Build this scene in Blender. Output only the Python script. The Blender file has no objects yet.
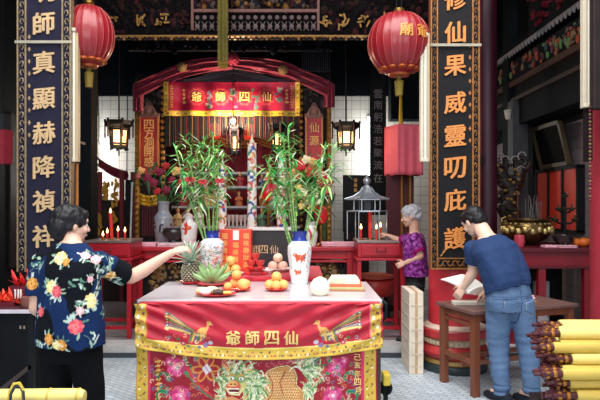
import bpy, math, random
import numpy as np
from mathutils import Vector, Matrix, noise
R = math.radians
random.seed(7)
SC = bpy.context.scene
COL = SC.collection

# ---------------------------------------------------------------- camera, world, light, exposure
F = 583.0; EYE = 1.6; HOR = 205.0
cd = bpy.data.cameras.new('camera'); cam = bpy.data.objects.new('camera', cd); COL.objects.link(cam)
cam.location = (0, 0, EYE); cam.rotation_euler = (R(90), 0, 0)
cd.sensor_width = 36; cd.lens = F * 36 / 600; cd.shift_y = (HOR - 200) / 600
cd.clip_start = 0.05; cd.clip_end = 200
SC.camera = cam

w = bpy.data.worlds.new('world'); SC.world = w; w.use_nodes = True
bg = w.node_tree.nodes['Background']
bg.inputs[0].default_value = (0.80, 0.90, 1.0, 1); bg.inputs[1].default_value = 0.42

def area(name, loc, rot, sx, sy, power, col=(1, 1, 1)):
    l = bpy.data.lights.new(name, 'AREA'); l.shape = 'RECTANGLE'; l.size = sx; l.size_y = sy
    l.energy = power; l.color = col
    o = bpy.data.objects.new(name, l); COL.objects.link(o); o.location = loc; o.rotation_euler = rot
    return o
# daylight falling through the open roof of the courtyard
area('courtyard_skylight', (-0.3, 2.6, 6.6), (R(8), 0, 0), 6.0, 5.0, 640, (1.0, 0.98, 0.95))
# daylight through the open temple front behind the photographer
area('temple_front_daylight', (-0.2, -3.5, 3.6), (R(74), 0, 0), 6.0, 3.0, 190, (0.95, 0.98, 1.0))

vs = SC.view_settings
SC.display_settings.display_device = 'sRGB'
vs.view_transform = 'Standard'; vs.look = 'None'; vs.exposure = 0.35; vs.gamma = 1.0; vs.use_curve_mapping = False

# ---------------------------------------------------------------- helpers
def P(px, py, Y):
    return Vector(((px - 300) * Y / F, Y, EYE - (py - HOR) * Y / F))
def PX(px, Y): return (px - 300) * Y / F
def PZ(py, Y): return EYE - (py - HOR) * Y / F

def lin(c):
    if isinstance(c, str):
        c = c.lstrip('#'); c = [int(c[i:i + 2], 16) for i in (0, 2, 4)]
    out = []
    for v in c[:3]:
        v = v / 255.0
        out.append(v / 12.92 if v <= 0.04045 else ((v + 0.055) / 1.055) ** 2.4)
    return tuple(out)

MATS = {}
def M(name, col=(128, 128, 128), rough=0.6, metal=0.0, var=0.12, scale=14.0, bump=0.0, bscale=60.0,
      emit=None, estr=0.0, spec=0.5, attr=False, trans=0.0, coat=0.0, sheen=0.0, alpha=1.0, stretch=None):
    if name in MATS: return MATS[name]
    m = bpy.data.materials.new(name); m.use_nodes = True
    nt = m.node_tree; b = nt.nodes['Principled BSDF']
    N = nt.nodes.new; L = nt.links.new
    b.inputs['Roughness'].default_value = rough; b.inputs['Metallic'].default_value = metal
    b.inputs['Specular IOR Level'].default_value = spec
    b.inputs['Transmission Weight'].default_value = trans
    b.inputs['Coat Weight'].default_value = coat
    b.inputs['Sheen Weight'].default_value = sheen
    b.inputs['Alpha'].default_value = alpha
    tc = N('ShaderNodeTexCoord'); src = tc.outputs['Object']
    if stretch:
        mp = N('ShaderNodeMapping'); mp.inputs['Scale'].default_value = stretch
        L(src, mp.inputs[0]); src = mp.outputs[0]
    c = lin(col)
    if attr:
        at = N('ShaderNodeAttribute'); at.attribute_name = 'col'; base = at.outputs['Color']
    else:
        base = None
    if var > 0:
        nz = N('ShaderNodeTexNoise'); nz.inputs['Scale'].default_value = scale; nz.inputs['Detail'].default_value = 5
        L(src, nz.inputs['Vector'])
        mr = N('ShaderNodeMapRange'); mr.inputs['From Min'].default_value = 0.3; mr.inputs['From Max'].default_value = 0.7
        mr.inputs['To Min'].default_value = 1 - var; mr.inputs['To Max'].default_value = 1 + var
        L(nz.outputs['Fac'], mr.inputs['Value'])
        hv = N('ShaderNodeHueSaturation'); L(mr.outputs[0], hv.inputs['Value'])
        hv.inputs['Color'].default_value = (*c, 1)
        if base is not None: L(base, hv.inputs['Color'])
        L(hv.outputs[0], b.inputs['Base Color'])
    elif base is not None: L(base, b.inputs['Base Color'])
    else: b.inputs['Base Color'].default_value = (*c, 1)
    if bump > 0:
        nb = N('ShaderNodeTexNoise'); nb.inputs['Scale'].default_value = bscale; nb.inputs['Detail'].default_value = 4
        L(src, nb.inputs['Vector'])
        bp = N('ShaderNodeBump'); bp.inputs['Strength'].default_value = bump; bp.inputs['Distance'].default_value = 0.01
        L(nb.outputs['Fac'], bp.inputs['Height']); L(bp.outputs[0], b.inputs['Normal'])
    if emit:
        b.inputs['Emission Color'].default_value = (*lin(emit), 1); b.inputs['Emission Strength'].default_value = estr
    MATS[name] = m
    return m

def tile_mat(name, c1, c2, mortar, bw, bh, msize=0.012, rough=0.35, offset=0.0, coord='Object', rot=None, bump=0.3, speck=0.0):
    m = bpy.data.materials.new(name); m.use_nodes = True
    nt = m.node_tree; b = nt.nodes['Principled BSDF']; N = nt.nodes.new; L = nt.links.new
    tc = N('ShaderNodeTexCoord'); mp = N('ShaderNodeMapping')
    if rot: mp.inputs['Rotation'].default_value = rot
    L(tc.outputs[coord], mp.inputs[0])
    br = N('ShaderNodeTexBrick'); L(mp.outputs[0], br.inputs['Vector'])
    br.offset = offset; br.squash = 1
    br.inputs['Color1'].default_value = (*lin(c1), 1); br.inputs['Color2'].default_value = (*lin(c2), 1)
    br.inputs['Mortar'].default_value = (*lin(mortar), 1)
    br.inputs['Scale'].default_value = 1.0; br.inputs['Mortar Size'].default_value = msize
    br.inputs['Brick Width'].default_value = bw; br.inputs['Row Height'].default_value = bh
    br.inputs['Mortar Smooth'].default_value = 0.2; br.inputs['Bias'].default_value = 0
    col = br.outputs['Color']
    nz = N('ShaderNodeTexNoise'); nz.inputs['Scale'].default_value = 3; nz.inputs['Detail'].default_value = 6
    L(mp.outputs[0], nz.inputs['Vector'])
    mr = N('ShaderNodeMapRange'); mr.inputs['To Min'].default_value = 0.8 - speck; mr.inputs['To Max'].default_value = 1.2 + speck
    L(nz.outputs['Fac'], mr.inputs['Value'])
    hv = N('ShaderNodeHueSaturation'); L(mr.outputs[0], hv.inputs['Value']); L(col, hv.inputs['Color'])
    L(hv.outputs[0], b.inputs['Base Color'])
    b.inputs['Roughness'].default_value = rough
    bp = N('ShaderNodeBump'); bp.inputs['Strength'].default_value = bump; bp.inputs['Distance'].default_value = 0.004; bp.invert = True
    L(br.outputs['Fac'], bp.inputs['Height']); L(bp.outputs[0], b.inputs['Normal'])
    MATS[name] = m
    return m

def root_of(o):
    while o.parent is not None: o = o.parent
    return o

def tag(o, label=None, cat=None, group=None, kind=None):
    if label: o['label'] = label
    if cat: o['category'] = cat
    if group: o['group'] = group
    if kind: o['kind'] = kind
    return o

def thing(name, loc, label, cat, group=None, rz=0.0):
    o = bpy.data.objects.new(name, None); COL.objects.link(o)
    o.location = loc; o.rotation_euler = (0, 0, rz); o.empty_display_size = 0.1
    return tag(o, label, cat, group)

def basis(d, up=(0, 0, 1)):
    d = Vector(d).normalized(); u = Vector(up)
    if abs(d.dot(u)) > 0.98: u = Vector((0, 1, 0))
    s = d.cross(u).normalized(); t = s.cross(d).normalized()
    return s, t

class MB:
    def __init__(s): s.v = []; s.f = []; s.m = []; s.c = None
    def add(s, vs, fs, m=0):
        n = len(s.v); s.v.extend(tuple(q) for q in vs); s.f.extend(tuple(i + n for i in q) for q in fs); s.m.extend([m] * len(fs)); return s
    def bb(s, x0, x1, y0, y1, z0, z1, m=0, rot=None, piv=None):
        vs = [Vector(q) for q in ((x0,y0,z0),(x1,y0,z0),(x1,y1,z0),(x0,y1,z0),(x0,y0,z1),(x1,y0,z1),(x1,y1,z1),(x0,y1,z1))]
        if rot is not None:
            p = Vector(piv) if piv is not None else Vector(((x0+x1)/2,(y0+y1)/2,(z0+z1)/2))
            vs = [rot @ (q - p) + p for q in vs]
        return s.add(vs, [(0,3,2,1),(4,5,6,7),(0,1,5,4),(1,2,6,5),(2,3,7,6),(3,0,4,7)], m)
    def box(s, c, d, m=0, rot=None):
        return s.bb(c[0]-d[0]/2, c[0]+d[0]/2, c[1]-d[1]/2, c[1]+d[1]/2, c[2]-d[2]/2, c[2]+d[2]/2, m, rot)
    def bar(s, a, b, w, h=None, m=0, up=(0,0,1)):
        a = Vector(a); b = Vector(b); h = h or w; S, T = basis(b - a, up)
        vs = []
        for q in (a, b):
            for i, j in ((-1,-1),(1,-1),(1,1),(-1,1)): vs.append(q + S*(i*w/2) + T*(j*h/2))
        return s.add(vs, [(3,2,1,0),(4,5,6,7),(0,1,5,4),(1,2,6,5),(2,3,7,6),(3,0,4,7)], m)
    def tube(s, pts, r, n=8, m=0, up=(0,0,1), caps=True, flat=1.0):
        pts = [Vector(p) for p in pts]; k = len(pts)
        rs = r if isinstance(r, (list, tuple)) else [r]*k
        vs, fs = [], []
        d0 = (pts[1]-pts[0]); S, T = basis(d0, up)
        for i in range(k):
            d = pts[min(i+1,k-1)] - pts[max(i-1,0)]
            if d.length < 1e-9: d = d0
            d = d.normalized()
            S = (S - d*S.dot(d))
            S = S.normalized() if S.length > 1e-6 else basis(d)[0]
            T = S.cross(d).normalized()
            for j in range(n):
                a = 2*math.pi*j/n
                vs.append(pts[i] + S*(math.cos(a)*rs[i]) + T*(math.sin(a)*rs[i]*flat))
        for i in range(k-1):
            for j in range(n):
                a=i*n+j; b=i*n+(j+1)%n
                fs.append((a,a+n,b+n,b))
        if caps:
            fs.append(tuple(range(n))); fs.append(tuple(reversed(range((k-1)*n,k*n))))
        return s.add(vs, fs, m)
    def lathe(s, prof, c=(0,0,0), n=24, m=0, axis=None, sx=1.0, sy=1.0):
        c = Vector(c); vs, fs = [], []
        rot = Matrix.Identity(3)
        if axis is not None: rot = Vector((0,0,1)).rotation_difference(Vector(axis)).to_matrix()
        for r, z in prof:
            r = max(r, 1e-4)
            for j in range(n):
                a = 2*math.pi*j/n
                vs.append(c + rot @ Vector((r*sx*math.cos(a), r*sy*math.sin(a), z)))
        k = len(prof)
        for i in range(k-1):
            for j in range(n):
                a=i*n+j; b=i*n+(j+1)%n
                fs.append((a,b,b+n,a+n))
        fs.append(tuple(reversed(range(n)))); fs.append(tuple(range((k-1)*n,k*n)))
        return s.add(vs, fs, m)
    def ell(s, c, r, n=14, m=0, rot=None, k=None):
        if not isinstance(r, (list, tuple, Vector)): r = (r, r, r)
        c = Vector(c); k = k or max(4, n//2); vs, fs = [], []
        for i in range(1, k):
            t = math.pi*i/k
            for j in range(n):
                a = 2*math.pi*j/n
                q = Vector((r[0]*math.sin(t)*math.cos(a), r[1]*math.sin(t)*math.sin(a), r[2]*math.cos(t)))
                vs.append(c + (rot @ q if rot is not None else q))
        for q in (Vector((0,0,r[2])), Vector((0,0,-r[2]))): vs.append(c + (rot @ q if rot is not None else q))
        top = (k-1)*n; bot = top+1
        for i in range(k-2):
            for j in range(n):
                a=i*n+j; b=i*n+(j+1)%n
                fs.append((a,a+n,b+n,b))
        for j in range(n):
            fs.append((top, j, (j+1)%n)); fs.append((bot, (k-2)*n+(j+1)%n, (k-2)*n+j))
        return s.add(vs, fs, m)
    def loft(s, secs, n=20, m=0, p=2.0):
        """secs: (centre, side vector, front vector) cross-sections, domed ends"""
        vs, fs = [], []; k = len(secs)
        for c, a, b in secs:
            c = Vector(c); a = Vector(a); b = Vector(b)
            for j in range(n):
                t = 2*math.pi*j/n; x = math.cos(t); y = math.sin(t)
                e = 2.0/p
                x = math.copysign(abs(x)**e, x); y = math.copysign(abs(y)**e, y)
                vs.append(c + a*x + b*y)
        for i in range(k-1):
            for j in range(n):
                u=i*n+j; v=i*n+(j+1)%n
                fs.append((u,v,v+n,u+n))
        fs.append(tuple(reversed(range(n)))); fs.append(tuple(range((k-1)*n,k*n)))
        return s.add(vs, fs, m)
    def limb(s, pts, rs, n=14, m=0):
        """tapered limb with round ends"""
        pts = [Vector(p) for p in pts]
        a = (pts[0]-pts[1]).normalized(); b = (pts[-1]-pts[-2]).normalized()
        P2 = [pts[0]+a*rs[0]*0.9, pts[0]+a*rs[0]*0.55] + pts + [pts[-1]+b*rs[-1]*0.55, pts[-1]+b*rs[-1]*0.9]
        R2 = [rs[0]*0.35, rs[0]*0.83] + list(rs) + [rs[-1]*0.83, rs[-1]*0.35]
        return s.tube(P2, R2, n, m)
    def prism(s, outline, o, ux, uy, depth, m=0):
        """closed 2-D outline on the frame (o, ux, uy) pushed back along the normal"""
        o = Vector(o); ux = Vector(ux); uy = Vector(uy); nz = ux.cross(uy).normalized()*depth
        k = len(outline)
        vs = [o + ux*x + uy*y for x, y in outline] + [o + ux*x + uy*y - nz for x, y in outline]
        fs = [tuple(range(k)), tuple(reversed(range(k, 2*k)))]
        for i in range(k):
            j = (i+1) % k; fs.append((i, i+k, j+k, j))
        return s.add(vs, fs, m)
    def grid(s, fn, nu, nv, m=0):
        u, v = np.meshgrid(np.linspace(0,1,nu+1), np.linspace(0,1,nv+1), indexing='ij')
        X = fn(u.ravel(), v.ravel())
        fs = []
        for i in range(nu):
            for j in range(nv):
                a = i*(nv+1)+j
                fs.append((a, a+nv+1, a+nv+2, a+1))
        return s.add([tuple(q) for q in np.asarray(X).tolist()], fs, m)
    def text(s, txt, o, ux, uy, size, m=0, bold=0.0, thick=0.0, vertical=False, pitch=1.05, fn=None, brush=0.0):
        """characters centred on o; ux, uy unit right and up; stacked downwards when vertical"""
        o = Vector(o); ux = Vector(ux).normalized(); uy = Vector(uy).normalized(); nz = ux.cross(uy)
        k = len(txt)
        for i, ch in enumerate(txt):
            if ch == ' ': continue
            V, Fc = glyph(ch, 0.0, thick / size if size else 0)
            t = (i - (k-1)/2) * pitch * size
            c = o - uy*t if vertical else o + ux*t
            bs = ((0,0),) if bold <= 0 else ((0,0),(bold,0),(-bold,0),(0,bold*0.7),(0,-bold*0.7),(bold*0.7,bold*0.5),(-bold*0.7,-bold*0.5))
            for q, (bx, by) in enumerate(bs):
                if fn is None:
                    s.add([c + ux*((x+bx)*size) + uy*((y+by+0.10*x*brush)*size) + nz*((z+0.004+0.0012*q)*size) for x, y, z in V], Fc, m)
                else:
                    s.add([fn(c + ux*((x+bx)*size) + uy*((y+by+0.10*x*brush)*size), z*size) for x, y, z in V], Fc, m)
        return s
    def build(s, name, mats, parent=None, label=None, loc=None, smooth=True, ang=40, bevel=0.0, cols=None, cat=None, group=None, kind=None, solid=0.0):
        if not isinstance(mats, (list, tuple)): mats = [mats]
        V = np.array(s.v, dtype=float)
        if parent is not None:
            r = root_of(parent)
            Mi = (Matrix.Translation(r.location) @ r.rotation_euler.to_matrix().to_4x4()).inverted()
            Mi = np.array(Mi)
            off = None
        elif loc is not None: Mi = np.array(Matrix.Translation(Vector(loc)).inverted())
        else:
            lo = V.min(0); hi = V.max(0)
            loc = ((lo[0]+hi[0])/2, (lo[1]+hi[1])/2, lo[2]); Mi = np.array(Matrix.Translation(Vector(loc)).inverted())
        V = V @ Mi[:3,:3].T + Mi[:3,3]
        me = bpy.data.meshes.new(name)
        me.from_pydata(V.tolist(), [], s.f)
        for q in mats: me.materials.append(q)
        if len(mats) > 1: me.polygons.foreach_set('material_index', s.m)
        if cols is not None:
            A = me.attributes.new('col', 'FLOAT_COLOR', 'POINT')
            C4 = np.ones((len(V), 4)); C4[:, :3] = cols; A.data.foreach_set('color', C4.ravel())
        if smooth:
            me.polygons.foreach_set('use_smooth', [True]*len(me.polygons)); me.set_sharp_from_angle(angle=R(ang))
        me.update()
        o = bpy.data.objects.new(name, me); COL.objects.link(o)
        if parent is not None: o.parent = parent
        else: o.location = loc
        if bevel > 0:
            bv = o.modifiers.new('b', 'BEVEL'); bv.width = bevel; bv.segments = 2; bv.limit_method = 'ANGLE'; bv.angle_limit = R(40); bv.harden_normals = False
        if solid > 0:
            sd = o.modifiers.new('s', 'SOLIDIFY'); sd.thickness = solid; sd.offset = -1
        return tag(o, label, cat, group, kind)

GL = {}
def glyph(ch, bold=0.0, thick=0.0):
    key = (ch, round(bold, 3), round(thick, 4))
    if key in GL: return GL[key]
    c = bpy.data.curves.new('g', 'FONT'); c.body = ch; c.size = 1.0; c.offset = bold; c.extrude = thick / 2
    c.resolution_u = 3
    o = bpy.data.objects.new('g', c); COL.objects.link(o)
    dg = bpy.context.evaluated_depsgraph_get(); ev = o.evaluated_get(dg)
    me = bpy.data.meshes.new_from_object(ev, depsgraph=dg)
    V = [tuple(q.co) for q in me.vertices]; Fc = [tuple(p.vertices) for p in me.polygons]
    bpy.data.objects.remove(o); bpy.data.curves.remove(c); bpy.data.meshes.remove(me)
    if V:
        A = np.array(V); lo = A.min(0); hi = A.max(0); ctr = (lo+hi)/2; A[:, :2] -= ctr[:2]
        A[:, 2] -= lo[2]
        sc = 0.95/max(hi[0]-lo[0], hi[1]-lo[1])
        if sc > 3: sc = 1
        A[:, :2] *= sc
        V = A.tolist()
    GL[key] = (V, Fc)
    return GL[key]

def fuse(mb, voxel, smooth=4):
    """one continuous skin round overlapping closed shapes: returns MB"""
    me = bpy.data.meshes.new('t'); me.from_pydata([tuple(q) for q in mb.v], [], mb.f); me.update()
    o = bpy.data.objects.new('t', me); COL.objects.link(o)
    r = o.modifiers.new('r', 'REMESH'); r.mode = 'VOXEL'; r.voxel_size = voxel
    if smooth:
        q = o.modifiers.new('q', 'SMOOTH'); q.iterations = smooth; q.factor = 0.5
    dg = bpy.context.evaluated_depsgraph_get(); ev = o.evaluated_get(dg)
    m2 = bpy.data.meshes.new_from_object(ev, depsgraph=dg)
    out = MB()
    n = len(m2.vertices); A = np.empty(n*3); m2.vertices.foreach_get('co', A); A = A.reshape(-1, 3)
    Nn = np.empty(n*3); m2.vertices.foreach_get('normal', Nn); out.nrm = Nn.reshape(-1, 3)
    out.v = A.tolist(); out.f = [tuple(p.vertices) for p in m2.polygons]; out.m = [0]*len(out.f)
    bpy.data.objects.remove(o); bpy.data.meshes.remove(me); bpy.data.meshes.remove(m2)
    return out

def wrinkle(mb, fn):
    A = np.array(mb.v); d = np.array([fn(Vector(q)) for q in mb.v]); mb.v = (A + mb.nrm*d[:, None]).tolist(); return mb

class Canvas:
    """a printed or embroidered pattern: shapes in the surface's own (u, v) metres, read off per vertex"""
    def __init__(s, base): s.base = lin(base); s.ops = []
    def ell(s, x, y, rx, ry, c, rot=0.0): s.ops.append(('e', x, y, rx, ry, lin(c), rot)); return s
    def poly(s, pts, c): s.ops.append(('p', pts, lin(c))); return s
    def stroke(s, pts, wd, c): s.ops.append(('s', pts, wd, lin(c))); return s
    def fn(s, f, c): s.ops.append(('f', f, lin(c))); return s
    def flower(s, x, y, r, c, cc=(235,215,120), n=5, ph=0.0):
        for i in range(n):
            a = ph + 2*math.pi*i/n
            s.ell(x+math.cos(a)*r*0.55, y+math.sin(a)*r*0.55, r*0.5, r*0.38, c, a)
        return s.ell(x, y, r*0.28, r*0.28, cc)
    def ev(s, u, v):
        C = np.empty((len(u), 3)); C[:] = s.base
        for op in s.ops:
            if op[0] == 'e':
                _, x, y, rx, ry, c, rot = op
                dx, dy = u-x, v-y; a = math.cos(rot); b = math.sin(rot)
                C[((dx*a+dy*b)/rx)**2 + ((-dx*b+dy*a)/ry)**2 < 1] = c
            elif op[0] == 'p':
                pts = op[1]; ins = np.zeros(len(u), bool); k = len(pts)
                for i in range(k):
                    x1, y1 = pts[i]; x2, y2 = pts[(i+1) % k]
                    if y1 == y2: continue
                    cr = ((y1 > v) != (y2 > v)) & (u < (x2-x1)*(v-y1)/(y2-y1)+x1); ins ^= cr
                C[ins] = op[2]
            elif op[0] == 's':
                pts, wd, c = op[1:]; k = len(pts)
                ws = wd if isinstance(wd, (list, tuple)) else [wd]*k
                for i in range(k-1):
                    x1, y1 = pts[i]; x2, y2 = pts[i+1]; dx, dy = x2-x1, y2-y1; L2 = dx*dx+dy*dy+1e-12
                    t = np.clip(((u-x1)*dx+(v-y1)*dy)/L2, 0, 1)
                    C[(u-x1-t*dx)**2 + (v-y1-t*dy)**2 < ((ws[i]+(ws[i+1]-ws[i])*t)/2)**2] = c
            else:
                C[op[1](u, v)] = op[2]
        return C

def curl(x, y, a, l, k, n=8):
    """a curling line from (x, y)"""
    out = [(x, y)]
    for i in range(n):
        a += k/n; x += math.cos(a)*l/n; y += math.sin(a)*l/n; out.append((x, y))
    return out

def copy_tree(o, parent=None):
    c = o.copy(); COL.objects.link(c)
    if parent is not None: c.parent = parent
    for ch in [q for q in o.children]: copy_tree(ch, c)
    return c

# ---------------------------------------------------------------- palette
DARK   = M('dark_wood', (15, 21, 25), 0.75, spec=0.15, var=0.25, scale=6, stretch=(1,1,0.2))
DKBRN  = M('brown_black_wood', (34, 23, 23), 0.6, spec=0.25, var=0.25, scale=8)
BLACKL = M('black_lacquer', (15, 17, 21), 0.5, spec=0.2, var=0.15)
RED    = M('red_lacquer', (178, 26, 42), 0.38, var=0.12, scale=8)
REDDK  = M('dark_red_lacquer', (92, 12, 30), 0.45, var=0.2, scale=8)
REDCLO = M('red_cloth', (196, 30, 52), 0.75, var=0.08, bump=0.12, bscale=300, sheen=0.2)
CRIM   = M('crimson_satin', (140, 20, 54), 0.5, var=0.1, sheen=0.3)
GOLD   = M('gold_paint', (170, 124, 60), 0.45, metal=0.35, var=0.2, scale=30)
GOLDL  = M('pale_gold', (226, 196, 140), 0.5, metal=0.1, var=0.12, scale=30)
GOLDO  = M('orange_gold', (222, 150, 70), 0.5, metal=0.1, var=0.15, scale=30)
BRASS  = M('brass', (150, 118, 62), 0.3, metal=0.9, var=0.25, scale=10)
STEEL  = M('steel', (175, 178, 182), 0.3, metal=0.9, var=0.1)
WHITE  = M('white_porcelain', (236, 236, 236), 0.15, var=0.03)
CREAM  = M('cream_plastic', (196, 186, 166), 0.5, var=0.06)
BROWN  = M('brown_wood', (120, 66, 44), 0.45, var=0.25, scale=5, stretch=(3,3,0.4))
YELL   = M('yellow_paper', (238, 204, 70), 0.55, var=0.1, scale=12)
PINKP  = M('pink_paper', (246, 186, 200), 0.8, var=0.06)
PAPER  = M('white_paper', (240, 238, 232), 0.8, var=0.03)
GREEN  = M('leaf_green', (66, 150, 62), 0.45, var=0.3, scale=20)
LGREEN = M('stalk_green', (128, 172, 96), 0.4, var=0.2, scale=10)
FLAME  = M('flame', (255, 190, 90), 0.5, var=0, emit=(255, 190, 110), estr=9)
PAINT  = M('painted', attr=True, rough=0.5, var=0.06)
EMBR   = M('embroidered_satin', attr=True, rough=0.4, var=0.05, sheen=0.06, spec=0.35)
GLAZE  = M('glazed_painted', attr=True, rough=0.14, var=0.02)
CARVE  = M('carved_painted', attr=True, rough=0.5, var=0.2, scale=40, metal=0.15)
FABRIC = M('printed_fabric', attr=True, rough=0.9, var=0.08, scale=60, spec=0.15)
# ---------------------------------------------------------------- the setting
FZ = 0.11          # inner hall floor level
def S(name, mb, mat, **k): return mb.build(name, mat, kind='structure', smooth=False, **k)
T_FLOOR = tile_mat('courtyard_tiles', (196,206,214), (168,182,192), (140,150,158), 0.10, 0.05, 0.006, 0.5, offset=0.5, rot=(0,0,R(38)), speck=0.12)
T_HALL = tile_mat('hall_tiles', (152,140,142), (128,120,126), (98,92,96), 0.22, 0.11, 0.006, 0.4, offset=0.5, rot=(0,0,R(45)), speck=0.1)
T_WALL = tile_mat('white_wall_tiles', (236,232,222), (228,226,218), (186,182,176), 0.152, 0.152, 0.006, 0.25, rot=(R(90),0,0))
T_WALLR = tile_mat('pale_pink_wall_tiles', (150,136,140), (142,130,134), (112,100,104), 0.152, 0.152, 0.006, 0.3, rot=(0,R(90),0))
STONE = M('kerb_stone', (196,194,194), 0.6, var=0.12, scale=9, bump=0.1)
STONED = M('dark_granite', (58,64,70), 0.5, var=0.2, scale=30)
NAVY = M('navy_paint', (14, 20, 27), 0.8, spec=0.1, var=0.2, scale=3)

S('floor_courtyard', MB().bb(-7, 7, -5, 6.1, -0.1, 0), T_FLOOR)
S('floor_hall', MB().bb(-7, 7, 6.16, 10.6, -0.1, FZ), T_HALL)
S('trim_kerb_lower', MB().bb(-7, 7, 6.10, 6.16, -0.02, 0.05), STONED)
S('trim_kerb_upper', MB().bb(-7, 7, 6.12, 6.42, 0.05, FZ+0.006), STONE)
S('wall_back', MB().bb(-4.2, 4.2, 10.3, 10.5, FZ-0.01, 3.52), T_WALL)
S('wall_back_upper', MB().bb(-4.2, 4.2, 10.22, 10.5, 3.52, 5.2), NAVY)
S('wall_left', MB().bb(-4.25, -4.1, 3.6, 10.3, 0, 5.2), DARK)
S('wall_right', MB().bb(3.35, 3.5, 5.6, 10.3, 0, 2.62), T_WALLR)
S('wall_right_upper', MB().bb(3.36, 3.5, 5.6, 10.3, 2.62, 5.2), DARK)
S('ceiling', MB().bb(-4.2, 3.4, 6.0, 10.5, 5.0, 5.2), DARK)
S('trim_front_beam', MB().bb(-3.6, 3.4, 5.15, 5.85, 4.3, 4.75), DARK)
S('trim_eaves_left', MB().bb(-3.6, -2.4, 3.6, 6.0, 4.75, 4.9), DARK)

# dark timber posts of the hall
S('trim_post_left', MB().bb(-2.88, -2.67, 7.45, 7.7, FZ, 5.0), DARK)
S('trim_post_dark', MB().bb(PX(505,8.2), PX(515,8.2), 8.1, 8.3, FZ, 5.0), DARK)
S('trim_post_grey', MB().bb(PX(513,7.9), PX(528,7.9), 7.9, 8.1, FZ, PZ(100,7.9)), M('grey_post', (62,64,70), 0.6))
S('trim_post_right_wall', MB().bb(3.25, 3.35, 8.14, 8.34, FZ, 2.7), DARK)
mb = MB().lathe([(0.20,FZ),(0.20,0.4),(0.12,0.42),(0.12,5.0)], (PX(487,7.2), 7.2, 0), 28)
S('column_inner_right', mb, M('wine_red_column', (58, 13, 32), 0.4, var=0.15))
mb = MB().lathe([(0.20,FZ),(0.20,0.4),(0.14,0.42),(0.14,5.0)], (PX(403,8.9), 9.2, 0), 28)

# the side gallery on the right: beams that run towards the viewer
S('beam_gallery_lower', MB().bb(2.90, 3.36, 5.6, 9.2, 3.22, 3.295), M('beam_brown', (70,48,40), 0.5))
S('beam_gallery_door', MB().bb(2.92, 2.97, 5.6, 9.2, 3.02, 3.07), M('brown_moulding', (52,38,33), 0.5))
S('beam_gallery_dark', MB().bb(2.97, 3.36, 5.6, 9.2, 2.70, 3.22), DARK)

# painted frieze with small figures
mb = MB(); rnd = random.Random(3)
n_ = MB().bb(2.93, 3.05, 5.7, 8.6, 3.30, 3.58)
cols = [(150,66,40),(96,128,76),(104,34,32),(130,104,76),(52,74,76),(70,40,34)]
mats = [DARK] + [M('frieze_%s' % n, c, 0.6) for n, c in zip(('orange','green','red','buff','teal','ochre'), cols)]
mb.bb(2.93, 3.055, 5.7, 8.6, 3.30, 3.58, 0)
for i in range(150):
    y = 5.75 + 2.8*rnd.random()**1.6; z = 3.33 + 0.2*rnd.random()
    mb.ell((2.92, y, z), (0.02, 0.012+0.02*rnd.random(), 0.015+0.045*rnd.random()), 6, 1+rnd.randrange(6))
o = mb.build('painted_frieze', mats)
tag(o, 'dark frieze of small coloured carved figures along the right-hand gallery beam', 'carving', kind='thing')

# scalloped white-edged eave along the gallery
mb = MB(); out = []
for i in range(34):
    y = 5.6 + i*0.1
    mb.add([(2.88, y, 3.71), (2.88, y+0.1, 3.71), (2.88, y+0.05, 3.63), (2.90, y, 3.71), (2.90, y+0.1, 3.71), (2.90, y+0.05, 3.63)],
           [(0,2,1), (3,4,5), (0,3,5,2), (1,2,5,4), (0,1,4,3)], 0)
o = S('trim_eave_scallops', mb, M('eave_white', (150,148,152), 0.7))
S('trim_eave_board', MB().bb(2.86, 3.36, 5.6, 9.0, 3.71, 3.76), DARK)
mb = MB()
mb.bb(2.9, 3.05, 5.6, 7.4, 3.76, 4.3, 0)
for i in range(60):
    mb.ell((2.89, 5.6+1.8*rnd.random(), 3.78+0.45*rnd.random()), (0.03,0.05,0.04), 6, 1)
o = mb.build('gallery_roof_carving', [DARK, REDDK]); tag(o, 'dark red carved band above the white-scalloped eave', 'carving')

# ---------------------------------------------------------------- the two big columns with their base
STRED = M('stone_red', (200, 62, 66), 0.35, var=0.08)
def red_column(x, y, label, mat, base=True):
    c = thing('column', (x, y, 0), label, 'column')
    tag(c, kind='structure')
    MB().lathe([(0.247, 0.40), (0.247, 4.75)], (x, y, 0), 40).build('shaft', mat, c)
    prof = [(0.31,0),(0.32,0.03),(0.32,0.06),(0.31,0.075)]
    MB().lathe(prof, (x,y,0), 40).build('plinth', M('plinth_green', (42,60,62), 0.4), c)
    MB().lathe([(0.29,0.07),(0.305,0.09),(0.29,0.125)], (x,y,0), 40).build('gilded_ring', M('ring_gold', (170,140,80), 0.45, metal=0.3), c)
    MB().lathe([(0.27,0.12),(0.31,0.15),(0.325,0.19),(0.31,0.23),(0.275,0.26)], (x,y,0), 40).build('torus_moulding', STRED, c)
    b = MB(); b.lathe([(0.275,0.25),(0.29,0.265),(0.29,0.31),(0.275,0.325)], (x,y,0), 40)
    for i in range(40):
        a = 2*math.pi*i/40; b.ell((x+0.288*math.cos(a), y+0.288*math.sin(a), 0.288), (0.02,0.02,0.028), 8)
    b.build('beaded_band', M('band_cream', (206,190,160), 0.5), c)
    MB().lathe([(0.28,0.32),(0.315,0.335),(0.32,0.40),(0.31,0.41)], (x,y,0), 40).build('collar', STRED, c)
    MB().lathe([(0.305,0.405),(0.31,0.42),(0.25,0.45)], (x,y,0), 40).build('collar_top', M('collar_cream', (226,206,186), 0.5), c)
    return c
COLRED = M('column_red', (204, 54, 66), 0.35, var=0.06, scale=4)
red_column(1.52, 5.75, 'red round column with a carved stone base behind the right-hand couplet board', COLRED)
red_column(-2.42, 5.62, 'dark round column behind the left-hand couplet board', M('column_dark', (40,30,38), 0.4))
x, y = PX(618, 4.9), 4.9
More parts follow.
